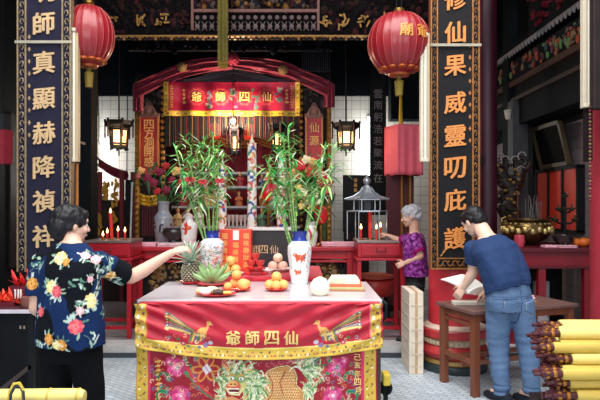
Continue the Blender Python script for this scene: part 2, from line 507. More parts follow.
mb = MB().lathe([(0.30,0),(0.30,0.3),(0.215,0.36),(0.215,4.75)], (x, y, 0), 40)
o = mb.build('column', M('column_rose', (156, 48, 60), 0.35, var=0.06)); tag(o, 'red column cut off by the right edge of the view', 'column', kind='structure')
# ---------------------------------------------------------------- couplet boards on the columns
def scroll_border(mb, x0, x1, z0, z1, y, m, seed, n):
    """carved gilt scrollwork strip facing the viewer"""
    rd = random.Random(seed); st = (z1-z0)/n; xm = (x0+x1)/2; w_ = (x1-x0)
    for i in range(n):
        z = z0 + st*(i+0.5); sgn = 1 if i % 2 else -1
        pts = []
        for t in range(9):
            a = t/8*math.pi*1.6
            r = w_*0.36*(1-0.07*t)
            pts.append((xm + sgn*(math.cos(a)*r), y-0.006, z + math.sin(a)*st*0.42*(1-0.05*t)))
        mb.tube(pts, w_*0.09, 5, m)
        mb.ell((xm - sgn*w_*0.22, y-0.006, z), (w_*0.14, 0.008, st*0.13), 7, m)

def couplet(x0, x1, Y, z0, z1, chars, zs, ground, gold, label, band_z, bw, small, lean=0.0):
    t = thing('couplet_board', ((x0+x1)/2, Y, z0), label, 'sign', 'carved couplet boards on the columns')
    MB().bb(x0+0.01, x1-0.01, Y-0.012, Y+0.05, z0+0.01, z1).build('panel', ground, t, smooth=False)
    b = MB()
    for a, c in ((x0, x0+0.014), (x0+bw-0.014, x0+bw), (x1-bw, x1-bw+0.014), (x1-0.014, x1)): b.bb(a, c, Y-0.03, Y+0.05, z0, z1)
    b.build('frame', gold, t, smooth=False, bevel=0.003)
    b = MB(); n = int((z1-z0)/0.075)
    scroll_border(b, x0+0.014, x0+bw-0.014, z0, z1, Y-0.012, 0, 1, n); b.build('scrollwork', gold, t)
    b = MB(); scroll_border(b, x1-bw+0.014, x1-0.014, z0, z1, Y-0.012, 0, 2, n); b.build('scrollwork', gold, t)
    xc = (x0+x1)/2
    for ch, z in zip(chars, zs):
        MB().text(ch, (xc, Y-0.013, z), (1,0,0), (0,0,1), 0.205, 0, bold=0.024, thick=0.012, brush=1.0).build('gilt_character', CH[gold.name], t, smooth=False)
    b = MB()
    rd = random.Random(5); xs = xc-0.135 if small < 0 else xc+0.14
    for i in range(9):
        z = zs[1] - 0.12 - i*0.11
        b.bb(xs-0.012, xs+0.012, Y-0.016, Y-0.011, z-0.004, z+0.004); b.bb(xs-0.004, xs+0.004, Y-0.016, Y-0.011, z-0.018, z+0.018)
    b.build('small_inscription', CH[gold.name], t, smooth=False)
    MB().bb(x0-0.01, x1+0.01, Y-0.042, Y-0.03, band_z-0.012, band_z+0.012).build('hanging_strap', M('strap', (160,152,134), 0.5), t, smooth=False)
    return t
BGL = M('gilt_silver', (140, 122, 96), 0.45, metal=0.4, var=0.3, scale=40)
BGR = M('gilt_bronze', (150, 100, 54), 0.42, metal=0.4, var=0.3, scale=40)
CH = {'gilt_silver': M('char_pale', (196, 164, 122), 0.5, metal=0.1), 'gilt_bronze': M('char_orange', (206, 130, 64), 0.5, metal=0.1)}
YL = 5.25
couplet(PX(18,YL), PX(72,YL), YL, 1.0, 4.5, '明師真顯赫降禎祥', [PZ(q,YL) for q in (-8,24,63,99,133,167,201,236)],
        M('violet_board', (28,26,46), 0.6, spec=0.2, var=0.15), BGL, 'tall violet couplet board reading 師真顯赫降 in pale gold behind the woman in the floral shirt', PZ(43,YL), 0.085, -1)
YR = 5.42
rb = couplet(PX(430,YR), PX(479,YR), YR, PZ(268,YR), 4.5, '修仙果威靈叨庇護', [PZ(q,YR) for q in (0,33,66,103,136,168,200,238)],
        M('black_board', (19,18,21), 0.6, spec=0.2, var=0.15), BGR, 'tall black couplet board reading 仙果威靈 in orange gold on the red column', PZ(46,YR), 0.07, 1)
b = MB(); z0 = PZ(268, YR); xa, xb = PX(430,YR), PX(479,YR)
b.bb(xa, xb, YR-0.03, YR+0.04, z0-0.012, z0+0.004); b.bb(xa+0.07, xb-0.07, YR-0.024, YR, z0+0.085, z0+0.097)
for i in range(7):
    x = xa+0.09+i*(xb-xa-0.18)/6; s_ = 1 if i % 2 else -1
    b.tube([(x+0.022*math.cos(a*0.5), YR-0.02, z0+0.045+s_*0.024*math.sin(a*0.5)) for a in range(0, 10)], 0.006, 5)
for sx in (-1, 1):
    for k in range(3):
        b.tube([((xa+xb)/2 + sx*(0.135-0.02*k-0.03*math.sin(a*0.4)), YR-0.018, z0+0.11+0.03*k+0.012*a*(1-0.3*k)) for a in range(6)], 0.007, 5)
b.build('lower_scroll', BGR, rb)
# the gilt end of another board, seen past the man's head
t = thing('couplet_board', (PX(476,6.6), 6.98, PZ(205,6.6)), 'small gilt carved board end on the wine-red column behind the man', 'sign')
x0, x1, Y = PX(470,6.6), PX(484,6.6), 6.98
MB().bb(x0, x1, Y, Y+0.09, PZ(207,6.6), 2.6).build('panel', BLACKL, t, smooth=False)
b = MB(); scroll_border(b, x0+0.01, x1-0.01, PZ(206,6.6), 2.55, Y, 0, 4, 12); b.build('scrollwork', BGR, t)
MB().bb(x1-0.05, 2.215, Y+0.05, Y+0.14, 2.1, 2.2).build('bracket', BLACKL, t, smooth=False)

# ---------------------------------------------------------------- tube lights standing along the columns
def tube_light(x, y, z0, z1, w_, label, lit=False):
    t = thing('tube_light', (x, y, z0), label, 'light')
    MB().bb(x-w_/2, x-w_/2+0.028, y-0.03, y+0.03, z0, z1).build('housing', CREAM, t, smooth=False, bevel=0.004)
    MB().tube([(x-w_/2+0.045, y-0.02, z0+0.02), (x-w_/2+0.045, y-0.02, z1-0.02)], 0.015, 12).build('tube', M('tube_glass', (206,204,192), 0.3, var=0.02), t)
    for q in (z0+0.015, z1-0.015): MB().box((x-w_/2+0.036, y-0.015, q), (0.06,0.06,0.03)).build('end_cap', CREAM, t, smooth=False, bevel=0.004)
    MB().bb(x+w_/2-0.03, x+w_/2, y-0.03, y+0.03, z0, z1).build('reflector', M('reflector', (172,152,120), 0.5, var=0.03), t, smooth=False, bevel=0.004)
    return t
def bracketed(t, x, y0, y1, z): MB().bb(x-0.012, x+0.012, y0, y1, z-0.012, z+0.012).build('bracket', BLACKL, t, smooth=False)
a = tube_light(PX(74.5,5.3), 5.3, PZ(162,5.3), PZ(29,5.3), 0.085, 'cream tube light fixed beside the violet couplet board'); bracketed(a, PX(74.5,5.3)-0.03, 5.3, 5.62, PZ(60,5.3)); bracketed(a, PX(74.5,5.3)-0.03, 5.3, 5.62, PZ(140,5.3))
a = tube_light(PX(424.5,5.35), 5.35, PZ(162,5.35), PZ(34,5.35), 0.085, 'cream tube light fixed to the red column beside the black couplet board'); bracketed(a, PX(424.5,5.35)+0.03, 5.35, 5.68, PZ(60,5.35)); bracketed(a, PX(424.5,5.35)+0.03, 5.35, 5.68, PZ(140,5.35))
a = tube_light(PX(585.5,4.75), 4.75, PZ(108,4.75), PZ(-30,4.75), 0.06, 'grey-white tube light beside the red column at the right edge'); bracketed(a, PX(585.5,4.75), 4.75, 4.95, PZ(20,4.75))
MB().bb(PX(583,4.8), PX(589,4.8), 4.74, 4.8, PZ(162,4.8), PZ(109,4.8)).build('switch_box', BLACKL, a, smooth=False)
t = thing('bead_curtain_string', (PX(589.5,4.72), 4.72, PZ(200,4.72)), 'string of red and gold beads hanging by the right-edge column', 'beads')
b = MB()
for i in range(26):
    b.ell((PX(590,4.7), 4.7, PZ(200,4.7)+i*0.03), 0.013, 8, i % 2)
b.build('bead', [REDDK, M('bead_gold', (110,78,40), 0.5)], t)
MB().tube([(PX(590,4.7), 4.7, PZ(202,4.7)), (PX(590,4.7), 4.7, 4.4)], 0.003, 5).build('cord', DKBRN, t)

# dark board over the upper part of the right-edge column
o = MB().bb(PX(590.5,4.66), PX(640,4.66), 4.61, 4.675, PZ(110,4.66), 4.5).build('couplet_board', DKBRN, smooth=False, bevel=0.01); tag(o, 'dark board end covering the upper part of the red column at the right edge', 'sign')
# short orange pole below the left tube light
o = MB().tube([(PX(73.5,5.34), 5.42, 0.0), (PX(73.5,5.34), 5.42, PZ(163,5.34))], 0.016, 10).build('lacquered_pole', M('orange_pole', (176,110,52), 0.4)); tag(o, 'thin orange lacquered pole standing below the left tube light', 'pole')

# ---------------------------------------------------------------- big red lanterns
LANT = M('lantern_red', (134, 17, 31), 0.4, var=0.12, scale=5, coat=0.2)
def lantern(cx, cy, cz, rx, rz, label, chars=None, tass=True):
    t = thing('red_lantern', (cx, cy, cz), label, 'lantern', 'big red lanterns')
    n = 28; b = MB(); prof = []
    for i in range(25):
        a = -math.pi/2*0.86 + math.pi*0.86*i/24
        prof.append((rx*math.cos(a)**0.9, rz*math.sin(a)/math.sin(math.pi/2*0.86)))
    vs, fs = [], []; k = 24*4
    for i, (r, z) in enumerate(prof):
        for j in range(k):
            a = 2*math.pi*j/k; q = 1 - 0.022*abs(math.cos(12*a))
            vs.append((cx+r*q*math.cos(a), cy+r*q*math.sin(a), cz+z))
    for i in range(24):
        for j in range(k):
            fs.append((i*k+j, i*k+(j+1)%k, (i+1)*k+(j+1)%k, (i+1)*k+j))
    fs.append(tuple(reversed(range(k)))); fs.append(tuple(range(24*k, 25*k)))
    b.add(vs, fs); b.build('shade', LANT, t)
    b = MB()
    for j in range(24):
        a = 2*math.pi*(j+0.5)/24
        b.tube([(cx+r*1.0*math.cos(a), cy+r*1.0*math.sin(a), cz+z) for r, z in prof[2:-2]], 0.0024, 5)
    b.build('rib', M('rib_gold', (170,80,72), 0.4), t)
    b = MB(); r0 = prof[0][0]
    b.lathe([(r0+0.02, cz-rz-0.012), (r0+0.03, cz-rz+0.02), (r0-0.01, cz-rz+0.03)], (cx,cy,0), 28)
    for j in range(12):
        a = 2*math.pi*j/12
        b.ell((cx+rx*0.55*math.cos(a), cy+rx*0.55*math.sin(a), cz-rz*0.83), (0.042,0.042,0.022), 10)
    b.build('gold_cloud_trim', M('lantern_gold', (176,84,36), 0.4, metal=0.3), t)
    MB().lathe([(r0+0.01, cz+rz-0.01), (r0-0.02, cz+rz+0.015), (0.05, cz+rz+0.02), (0.05, cz+rz+0.04)], (cx,cy,0), 24).build('top_cap', BRASS, t)
    if chars:
        b = MB()
        for i, ch in enumerate(chars):
            def onl(p, z, cx=cx, cy=cy):
                th = (p.x - cx)/rx; zz = (p.z-cz)/rz
                r = rx*math.cos(math.asin(max(-0.95, min(0.95, zz*0.97))))*1.012
                return (cx + r*math.sin(th), cy - r*math.cos(th), p.z)
            b.text(ch, (cx + 0.02 + i*0.17, cy, cz+0.06), (1,0,0), (0,0,1), 0.13, 0, bold=0.02, fn=onl)
        b.build('lettering', M('lantern_letter', (206,140,60), 0.45), t, smooth=False)
    b = MB(); b.lathe([(0.02, cz-rz-0.05),(0.025,cz-rz-0.01)], (cx,cy,0), 10); b.lathe([(0.035,cz-rz-0.2),(0.045,cz-rz-0.06),(0.02,cz-rz-0.05)], (cx,cy,0), 12)
    b.build('tassel', M('tassel_olive', (120,100,30), 0.8), t)
    b = MB()
    for s_ in (-0.025, 0.025): b.tube([(cx+s_, cy, cz+rz+0.03), (cx, cy, 4.32)], 0.004, 6)
    b.build('hanging_wire', BLACKL, t)
    return t
lantern(PX(92,5.5)-0.03, 5.5, PZ(36,5.5), 0.235, 0.285, 'big red lantern hanging beside the violet couplet board')
lantern(PX(399,5.5), 5.5, PZ(44,5.5), 0.295, 0.29, 'big red lantern lettered 廟 hanging beside the right tube light', '廟爺')
# yellow tassel rope hanging below / behind the right lantern and the long brocade streamer before the shrine
t = thing('brocade_streamer', (PX(223,7.0), 7.0, PZ(60,7.0)), 'long olive-gold brocade streamer hanging before the carved lintel', 'streamer')
b = MB(); x = PX(223,7.0)
b.grid(lambda u, v: np.stack([x+(u-0.5)*0.125, 6.98+0.012*np.sin(u*9)+0*v, PZ(62,7.0)+v*2.4], 1), 12, 40)
b.build('ribbon', M('olive_brocade', (104,92,24), 0.6, var=0.3, scale=30), t)
b = MB()
for i in range(9): b.tube([(x-0.055+i*0.0138, 6.98, PZ(62,7.0)), (x-0.055+i*0.0138, 6.98, PZ(62,7.0)-0.09)], 0.005, 5)
b.build('fringe', M('olive_fringe', (140,120,30), 0.8), t)

# ---------------------------------------------------------------- carved lintel with gilt characters
def relief(mb, x0, x1, z0, z1, y, n, mats, rnd, s0, s1, d=0.03):
    for i in range(n):
        x = x0+(x1-x0)*rnd.random(); z = z0+(z1-z0)*rnd.random(); s_ = s0+(s1-s0)*rnd.random()
        mb.ell((x, y, z), (s_, d, s_*(0.6+rnd.random())), 6, mats[rnd.randrange(len(mats))])
rnd = random.Random(11)
YL_ = 7.2
t = thing('carved_lintel', (-0.4, YL_, PZ(40,YL_)), 'dark carved lintel with gilt figures and lattice above the shrine', 'lintel')
x0, x1 = PX(90,YL_), PX(428,YL_)
MB().bb(x0, x1, YL_, YL_+0.14, PZ(37,YL_), 5.0).build('beam', M('lintel_dark', (16,10,14), 0.8, spec=0.1, var=0.3), t, smooth=False)
b = MB()
b.bb(x0, x1, YL_-0.05, YL_, PZ(37.6,YL_), PZ(36.2,YL_))
b.build('gilt_edge', GOLD, t, smooth=False)
b = MB()
for i in range(64):
    x = x0 + (x1-x0)*(i+0.5)/64
    b.bb(x-0.012, x+0.012, YL_-0.03, YL_+0.01, PZ(40,YL_), PZ(37.6,YL_), 1 if i % 3 == 0 else 0)
b.build('dentil_row', [DKBRN, GOLD], t, smooth=False)
# pale lattice in the middle
xa, xb = PX(194,YL_), PX(317,YL_)
LATT = M('lattice_pale', (118,98,96), 0.6); LATP = M('lattice_pink', (128,84,76), 0.6)
b = MB()
for i in range(17):
    x = xa + (xb-xa)*(i+0.5)/17
    b.ell((x, YL_-0.02, PZ(18,YL_)), (0.028,0.015,0.03), 8); b.ell((x, YL_-0.02, PZ(27,YL_)), (0.03,0.015,0.035), 8)
    b.bar((x-0.03, YL_-0.02, PZ(31,YL_)), (x+0.03, YL_-0.02, PZ(22,YL_)), 0.008); b.bar((x+0.03, YL_-0.02, PZ(31,YL_)), (x-0.03, YL_-0.02, PZ(22,YL_)), 0.008)
b.build('lattice', LATT, t)
b = MB(); b.bb(xa, xb, YL_-0.04, YL_, PZ(13,YL_), PZ(10,YL_)); b.bb(xa-0.03, xa, YL_-0.04, YL_, PZ(31,YL_), PZ(-2,YL_)); b.bb(xb, xb+0.03, YL_-0.04, YL_, PZ(31,YL_), PZ(-2,YL_)); b.build('lattice_frame', LATP, t, smooth=False)
cm = [M('rel_gold', (116,78,36), 0.5, metal=0.3, spec=0.2), M('rel_rose', (60, 24, 28), 0.75, spec=0.15), M('rel_buff', (92, 74, 68), 0.75, spec=0.15), M('rel_blue', (18, 26, 40), 0.75, spec=0.15), M('rel_dark', (18, 11, 14), 0.75, spec=0.15), M('rel_rust', (44, 25, 20), 0.75, spec=0.15)]
b = MB(); relief(b, xa, xb, PZ(9,YL_), PZ(-8,YL_), YL_-0.01, 190, list(range(6)), rnd, 0.015, 0.05); b.build('figure_relief', cm, t)
b = MB(); relief(b, x0, xa-0.05, PZ(33,YL_), PZ(-8,YL_), YL_-0.005, 150, [4,4,4,1,5], rnd, 0.02, 0.05, 0.02); relief(b, xb+0.05, x1, PZ(33,YL_), PZ(-8,YL_), YL_-0.005, 130, [4,4,4,1,5], rnd, 0.02, 0.05, 0.02); b.build('scroll_relief', cm, t)
# gilt medallions either side: bold carved motifs like characters
for px in (112, 141, 162, 185, 326, 343, 365, 388, 408):
    py = 21 if px < 300 else 22
    b = MB(); x, z = PX(px,YL_), PZ(py,YL_); rr = random.Random(px)
    for k in range(9):
        a = rr.random()*6.28; l = 0.03+0.06*rr.random()
        cx, cz = x+(rr.random()-0.5)*0.13, z+(rr.random()-0.5)*0.15
        b.bar((cx-l*math.cos(a)/2, YL_-0.035, cz-l*math.sin(a)/2), (cx+l*math.cos(a)/2, YL_-0.035, cz+l*math.sin(a)/2), 0.018, 0.02)
    b.build('gilt_motif', GOLD if px != 185 else cm[1], t, smooth=False)
# second carved valance behind, dark and greyish
Y = 8.35
t = thing('carved_valance', (-1.0, Y, PZ(50,Y)), 'dark grey carved valance behind the lintel above the red swag', 'carving')
MB().bb(PX(128,Y), PX(332,Y), Y, Y+0.1, PZ(50,Y), 5.0).build('board', M('valance_dark', (13,17,22), 0.8, spec=0.1), t, smooth=False)
b = MB(); relief(b, PX(134,Y), PX(332,Y), PZ(52,Y), PZ(30,Y), Y-0.01, 170, [0,0,1,2], rnd, 0.02, 0.045, 0.02)
b.build('carving_relief', [M('val_grey', (20,22,28), 0.75, spec=0.15), M('val_pale', (46,46,54), 0.75, spec=0.15), M('val_brown', (26,18,20), 0.75, spec=0.15)], t); b = MB()
for i in range(14):
    x = PX(302,Y) + i*0.03; b.bb(x, x+0.012, Y-0.03, Y+0.02, PZ(72,Y), PZ(49,Y), 1)
b.build('slatted_end', [M('val_grey', (20, 22, 28), 0.75, spec=0.15), M('val_pale', (46, 46, 54), 0.75, spec=0.15), M('val_brown', (26, 18, 20), 0.75, spec=0.15)], t)
# ---------------------------------------------------------------- the shrine
Y = 9.0
SH = thing('shrine', (PX(233,Y), Y, FZ), 'dark carved shrine with gilt pillars behind the bamboo', 'shrine')
b = MB()
b.bb(PX(135,Y), PX(139,Y), Y, Y+0.9, FZ, 3.5); b.bb(PX(327,Y), PX(331,Y), Y, Y+0.9, FZ, 3.5)
b.bb(PX(139,Y), PX(160,Y), Y+0.06, Y+0.16, FZ, 3.5); b.bb(PX(303,Y), PX(327,Y), Y+0.06, Y+0.16, FZ, 3.5)
b.bb(PX(135,Y), PX(331,Y), Y, Y+0.9, 3.5, 3.62)
b.build('side_panel', DKBRN, SH, smooth=False)
for px in (137, 163, 301, 329):
    b = MB(); b.lathe([(0.045,FZ),(0.05,0.5),(0.04,0.55),(0.04,3.45),(0.05,3.5)], (PX(px,Y), Y+0.02, 0), 14)
    b.build('pillar', GOLD if px in (137, 329) else DKBRN, SH)
    bb_ = MB()
    for i in range(30): bb_.ell((PX(px,Y), Y-0.02, 0.7+i*0.095), (0.035,0.02,0.035), 7)
    bb_.build('pillar_carving', GOLD, SH)
MB().bb(PX(139,Y), PX(327,Y), Y+0.75, Y+0.85, FZ, 3.5).build('back_panel', M('shrine_back', (80,12,26), 0.7, var=0.3), SH, smooth=False)
# gable carving over the banner: grey-lined hump
b = MB(); out = []
for i in range(21):
    u = i/20; x = PX(170,Y) + (PX(298,Y)-PX(170,Y))*u
    out.append((x, PZ(80,Y) + 0.27*math.exp(-((u-0.5)/0.2)**2)))
out += [(PX(298,Y), PZ(85,Y)), (PX(170,Y), PZ(85,Y))]
b.prism(out, (0, Y-0.03, 0), (1,0,0), (0,0,1), 0.08)
b.build('gable', M('gable_dark', (52,40,50), 0.6), SH, smooth=False)
b = MB()
for k in range(4):
    b.tube([(PX(170,Y)+(PX(298,Y)-PX(170,Y))*i/20, Y-0.035, PZ(80,Y)-0.01-k*0.0+ (0.26-k*0.05)*math.exp(-((i/20-0.5)/(0.2-0.02*k))**2)) for i in range(21)], 0.008, 5)
for i in range(40):
    x = PX(176,Y) + (PX(292,Y)-PX(176,Y))*i/39; b.ell((x, Y-0.035, PZ(81.5,Y)), (0.014,0.01,0.012), 6)
b.build('gable_moulding', M('gable_pale', (120,108,116), 0.5), SH)
b = MB(); relief(b, PX(140,Y), PX(162,Y), PZ(108,Y), PZ(82,Y), Y+0.04, 40, [0,1], random.Random(4), 0.02, 0.045, 0.02); b.build('corner_carving', [M('cc1', (52,38,40), 0.6), M('cc2', (80,66,64), 0.6)], SH); b = MB(); relief(b, PX(303,Y), PX(326,Y), PZ(108,Y), PZ(82,Y), Y+0.04, 40, [0,1], random.Random(5), 0.02, 0.045, 0.02)
b.build('corner_carving', [MATS['cc1'], MATS['cc2']], SH)

# red swag of cloth with rosettes
def swag(px0, py0, px1, py1, sag, w0, w1, seed):
    Yc = Y-0.12; A = P(px0,py0,Yc); B_ = P(px1,py1,Yc)
    def f(u, v):
        x = A.x+(B_.x-A.x)*u; z = A.z+(B_.z-A.z)*u + sag*np.sin(u*math.pi)
        h = w0+(w1-w0)*u
        fold = 0.03*np.sin(v*16+u*5+seed)+0.015*np.sin(v*31-u*9)
        return np.stack([x+0.0*v, Yc-0.02-fold, z+(v-0.5)*h], 1)
    return MB().grid(f, 40, 24)
t = thing('red_swag', (PX(233,Y), Y-0.12, PZ(75,Y)), 'crimson cloth swag with rosettes draped along the top of the shrine', 'swag')
for a in ((138,90,233,63,0.10,0.27,0.19,0), (233,63,330,90,0.10,0.19,0.27,2)):
    swag(*a).build('cloth_length', CRIM, t, solid=0.01)
b = MB(); A = P(139,92,Y-0.12)
b.grid(lambda u,v: np.stack([A.x-0.09+u*0.16, A.y-0.02+0.02*np.sin(u*14), A.z+0.12-v*0.42], 1), 14, 10); b.build('cloth_tail', CRIM, t, solid=0.01)
b = MB(); A = P(329,92,Y-0.12)
b.grid(lambda u,v: np.stack([A.x-0.08+u*0.16, A.y-0.02+0.02*np.sin(u*14), A.z+0.12-v*0.36], 1), 14, 10); b.build('cloth_tail', CRIM, t, solid=0.01)
def rosette(px, py, r, mat, nm='rosette'):
    b = MB(); c = P(px,py,Y-0.2)
    for ring, (n, rr) in enumerate(((12,1.0),(9,0.65),(5,0.3))):
        for i in range(n):
            a = 2*math.pi*i/n+ring; b.ell(c+Vector((math.cos(a)*r*rr*0.7, -0.02*ring, math.sin(a)*r*rr*0.7)), (r*0.33,r*0.25,r*0.33), 8)
    return b.build(nm, mat, t)
rosette(233, 59, 0.10, M('rosette_pink', (190,60,86), 0.6))
rosette(182, 67, 0.075, M('rosette_gold', (176,140,90), 0.4, metal=0.4)); rosette(283, 70, 0.075, MATS['rosette_gold'])

# banner
t = thing('shrine_banner', (PX(233,Y), Y-0.14, PZ(117,Y)), 'crimson banner with yellow border and four gold characters across the shrine', 'banner')
x0, x1, z0, z1 = PX(166,Y), PX(300,Y), PZ(117.5,Y), PZ(84,Y); W, H = x1-x0, z1-z0
cv = Canvas((168,22,58)); rr = random.Random(2)
cv.fn(lambda u,v: (u<0.075)|(u>W-0.075)|(v<0.075), (222,182,58))
for i in range(90):
    q = rr.random(); 
    if q < 0.6: cv.ell(rr.random()*W, 0.037, 0.016, 0.012, rr.choice([(240,220,140),(150,60,50),(120,120,60)]))
    else: cv.ell(0.037 if q<0.8 else W-0.037, rr.random()*H, 0.012, 0.016, rr.choice([(240,220,140),(150,60,50),(120,120,60)]))
cxs = [PX(q,Y)-x0 for q in (198.5,222,245.5,267)]
for c in cxs:
    for k in range(10):
        a = 2*math.pi*k/10; cv.ell(c+0.105*math.cos(a), H*0.56+0.105*math.sin(a), 0.035, 0.03, (196,70,70))
    cv.ell(c, H*0.56, 0.10, 0.10, (170,30,52))
for c, s_ in zip([PX(q,Y)-x0 for q in (210,234,256,279)], range(4)):
    for k in range(9): cv.ell(c+(rr.random()-0.5)*0.08, H*0.5+(rr.random()-0.5)*0.3, 0.02, 0.035, rr.choice([(140,140,150),(90,90,110),(180,170,150),(80,110,90)]), rr.random()*3)
for c in (0.10, W-0.10): cv.stroke([(c, 0.12),(c, H-0.06)], 0.008, (206,150,60))
for k in range(9):
    for c in (0.13, W-0.13): cv.ell(c, 0.13+k*0.04, 0.014, 0.012, (206,150,60))
for c in (PX(186,Y)-x0, PX(287,Y)-x0):
    for k in range(4): cv.ell(c, H*0.4+k*0.06, 0.03-0.003*k, 0.016, (222,180,90), k)
def bf(u, v): return np.stack([x0+u*W, Y-0.16-0.018*np.sin(u*38)*(1-v*0.6)-0.01*np.sin(v*9+u*4), z0+v*H], 1)
b = MB().grid(bf, 260, 70); u_, v_ = np.meshgrid(np.linspace(0,1,261), np.linspace(0,1,71), indexing='ij')
b.build('cloth', EMBR, t, cols=cv.ev(u_.ravel()*W, v_.ravel()*H), solid=0.006)
for ch, c in zip('爺師四仙', cxs):
    def onb(p, z): 
        u = (p.x-x0)/W; v = (p.z-z0)/H; q = bf(np.array([u]), np.array([v]))[0]
        return (q[0], q[1]-0.008, q[2])
    MB().text(ch, (x0+c, Y, z0+H*0.56), (1,0,0), (0,0,1), 0.15, 0, bold=0.02, fn=onb).build('gold_character', M('banner_gold', (236,206,110), 0.45), t, smooth=False)

# fringe of coloured tassel strips beneath the banner
t = thing('tassel_fringe', (PX(233,Y), Y-0.05, PZ(135,Y)), 'multicoloured tassel fringe hanging under the crimson banner', 'fringe')
fm = [M('fr_%d' % i, c, 0.7) for i, c in enumerate([(110,24,44),(24,34,42),(130,96,60),(70,20,38),(44,56,54),(120,50,40)])]
b = MB()
for i in range(72):
    x = PX(166,Y)+W*(i+0.5)/72; l = 0.24+0.22*abs((i-36)/36)
    b.bb(x-0.007, x+0.007, Y-0.06, Y-0.045, z0-l, z0+0.03, i*7 % 6 if i % 3 else 1)
tag(b.build('strip', fm, t, smooth=False), kind='stuff')
# the shrine's inner curtains
t = thing('shrine_curtain', (PX(233,Y), Y+0.55, 1.2), 'deep red pleated curtain inside the shrine', 'curtain')
b = MB(); xa, xb = PX(168,Y), PX(298,Y)
b.grid(lambda u,v: np.stack([xa+u*(xb-xa), Y+0.6+0.05*np.sin(u*70)+0.02*np.sin(u*31+v*3), 1.1+v*2.25], 1), 220, 8); b.build('cloth', M('curtain_red', (150,20,44), 0.7, sheen=0.3), t, solid=0.01)
b = MB()
for k in range(3): b.tube([(xa+(xb-xa)*i/24, Y+0.53, 2.72-0.09*abs(math.sin(i/24*math.pi*3))-0.05*k) for i in range(25)], 0.02, 6)
b.build('gathered_edge', M('curtain_gold', (180,120,60), 0.6), t)

# red plaques on the shrine pillars
def plaque(px0, px1, py0, py1, txt, label, zs):
    t = thing('couplet_plaque', (PX((px0+px1)/2,Y), Y-0.05, PZ(py1,Y)), label, 'sign', 'red couplet plaques on the shrine')
    a, c = PX(px0,Y), PX(px1,Y); zb, zt = PZ(py1,Y), PZ(py0,Y)
    MB().bb(a, c, Y-0.06, Y+0.05, zb, zt).build('panel', M('plaque_red', (178,34,44), 0.45), t, smooth=False)
    b = MB()
    for q in (a, c): b.bb(q-0.012, q+0.012, Y-0.075, Y+0.05, zb, zt)
    b.bb(a, c, Y-0.075, Y+0.05, zb-0.012, zb+0.012)
    b.build('frame', M('plaque_gold', (190,120,66), 0.45, metal=0.2), t, smooth=False)
    b = MB(); m = (a+c)/2; h = (c-a)/2
    b.prism([(m-h-0.02, zt-0.02),(m+h+0.02, zt-0.02),(m+h+0.02, zt+0.05),(m+h*0.55, zt+0.09),(m+h*0.42, zt+0.18),(m+h*0.2,zt+0.23),(m-h*0.2,zt+0.23),(m-h*0.42, zt+0.18),(m-h*0.55, zt+0.09),(m-h-0.02, zt+0.05)], (0, Y-0.07, 0), (1,0,0), (0,0,1), 0.06)
    b.build('crest', M('plaque_crest', (120,80,76), 0.5), t, smooth=False, bevel=0.01)
    b = MB(); b.tube([(m+h*0.75*math.cos(a_/10*math.pi), Y-0.075, zt+0.03+0.13*math.sin(a_/10*math.pi)) for a_ in range(11)], 0.014, 6); b.ell((m, Y-0.07, zt+0.10), (0.05,0.02,0.06), 10); b.build('crest_scroll', M('plaque_scroll', (176,130,110), 0.5), t)
    for ch, z in zip(txt, zs): MB().text(ch, (m, Y-0.061, PZ(z,Y)), (1,0,0), (0,0,1), 0.155, 0, bold=0.015, thick=0.006).build('gilt_character', M('plaque_char', (232,180,110), 0.5), t, smooth=False)
    return t
plaque(141, 159, 117, 174, '四方洞開感', 'tall red plaque with gilt characters 四方 on the left shrine pillar', (125,134,143,152,162))
plaque(306, 322, 118, 176, '仙源', 'tall red plaque with gilt character 仙 on the right shrine pillar', (128,141))

# red lamps and the lit lantern inside
def glowbox(px, py, wpx, hpx, Yg, label):
    t = thing('hanging_lamp', (PX(px,Yg), Yg, PZ(py+hpx/2,Yg)), label, 'lamp', 'small red lamps under the fringe')
    s_ = wpx*Yg/F/2; c = P(px,py,Yg); h = hpx*Yg/F/2
    MB().lathe([(s_*0.7, c.z-h),(s_*1.05,c.z-h*0.6),(s_*1.05,c.z+h*0.6),(s_*0.75,c.z+h)], (c.x,c.y,0), 8).build('shade', M('lamp_red', (214,60,50), 0.5, emit=(230,60,40), estr=0.5), t)
    MB().tube([(c.x,c.y,c.z+h),(c.x,c.y,3.5)], 0.005, 5).build('cord', BLACKL, t)
glowbox(215, 131, 11, 15, 9.2, 'small glowing red lamp hanging left of the bright bulb'); glowbox(249, 132, 11, 15, 9.2, 'small glowing red lamp hanging right of the bright bulb')
t = thing('bare_bulb', (PX(233,8.8), 8.8, PZ(124,8.8)), 'bright warm bulb hanging under the crimson banner', 'lamp')
c = P(233, 121, 8.78)
MB().ell(c, (0.035,0.035,0.045), 14).build('bulb', M('bulb', (255,230,200), 0.4, var=0, emit=(255,214,170), estr=18), t)
b = MB(); b.tube([c+Vector((0,0,0.04)), (c.x, c.y, 4.9)], 0.006, 6); b.lathe([(0.02,c.z+0.035),(0.02,c.z+0.09)], (c.x,c.y,0), 10); b.build('cord', BLACKL, t)
pl = bpy.data.lights.new('bulb_light', 'POINT'); pl.energy = 60; pl.color = (1,0.72,0.5); pl.shadow_soft_size = 0.06
o = bpy.data.objects.new('bulb_light', pl); COL.objects.link(o); o.parent = t; o.location = c - Vector(t.location) + Vector((0,-0.1,-0.02))

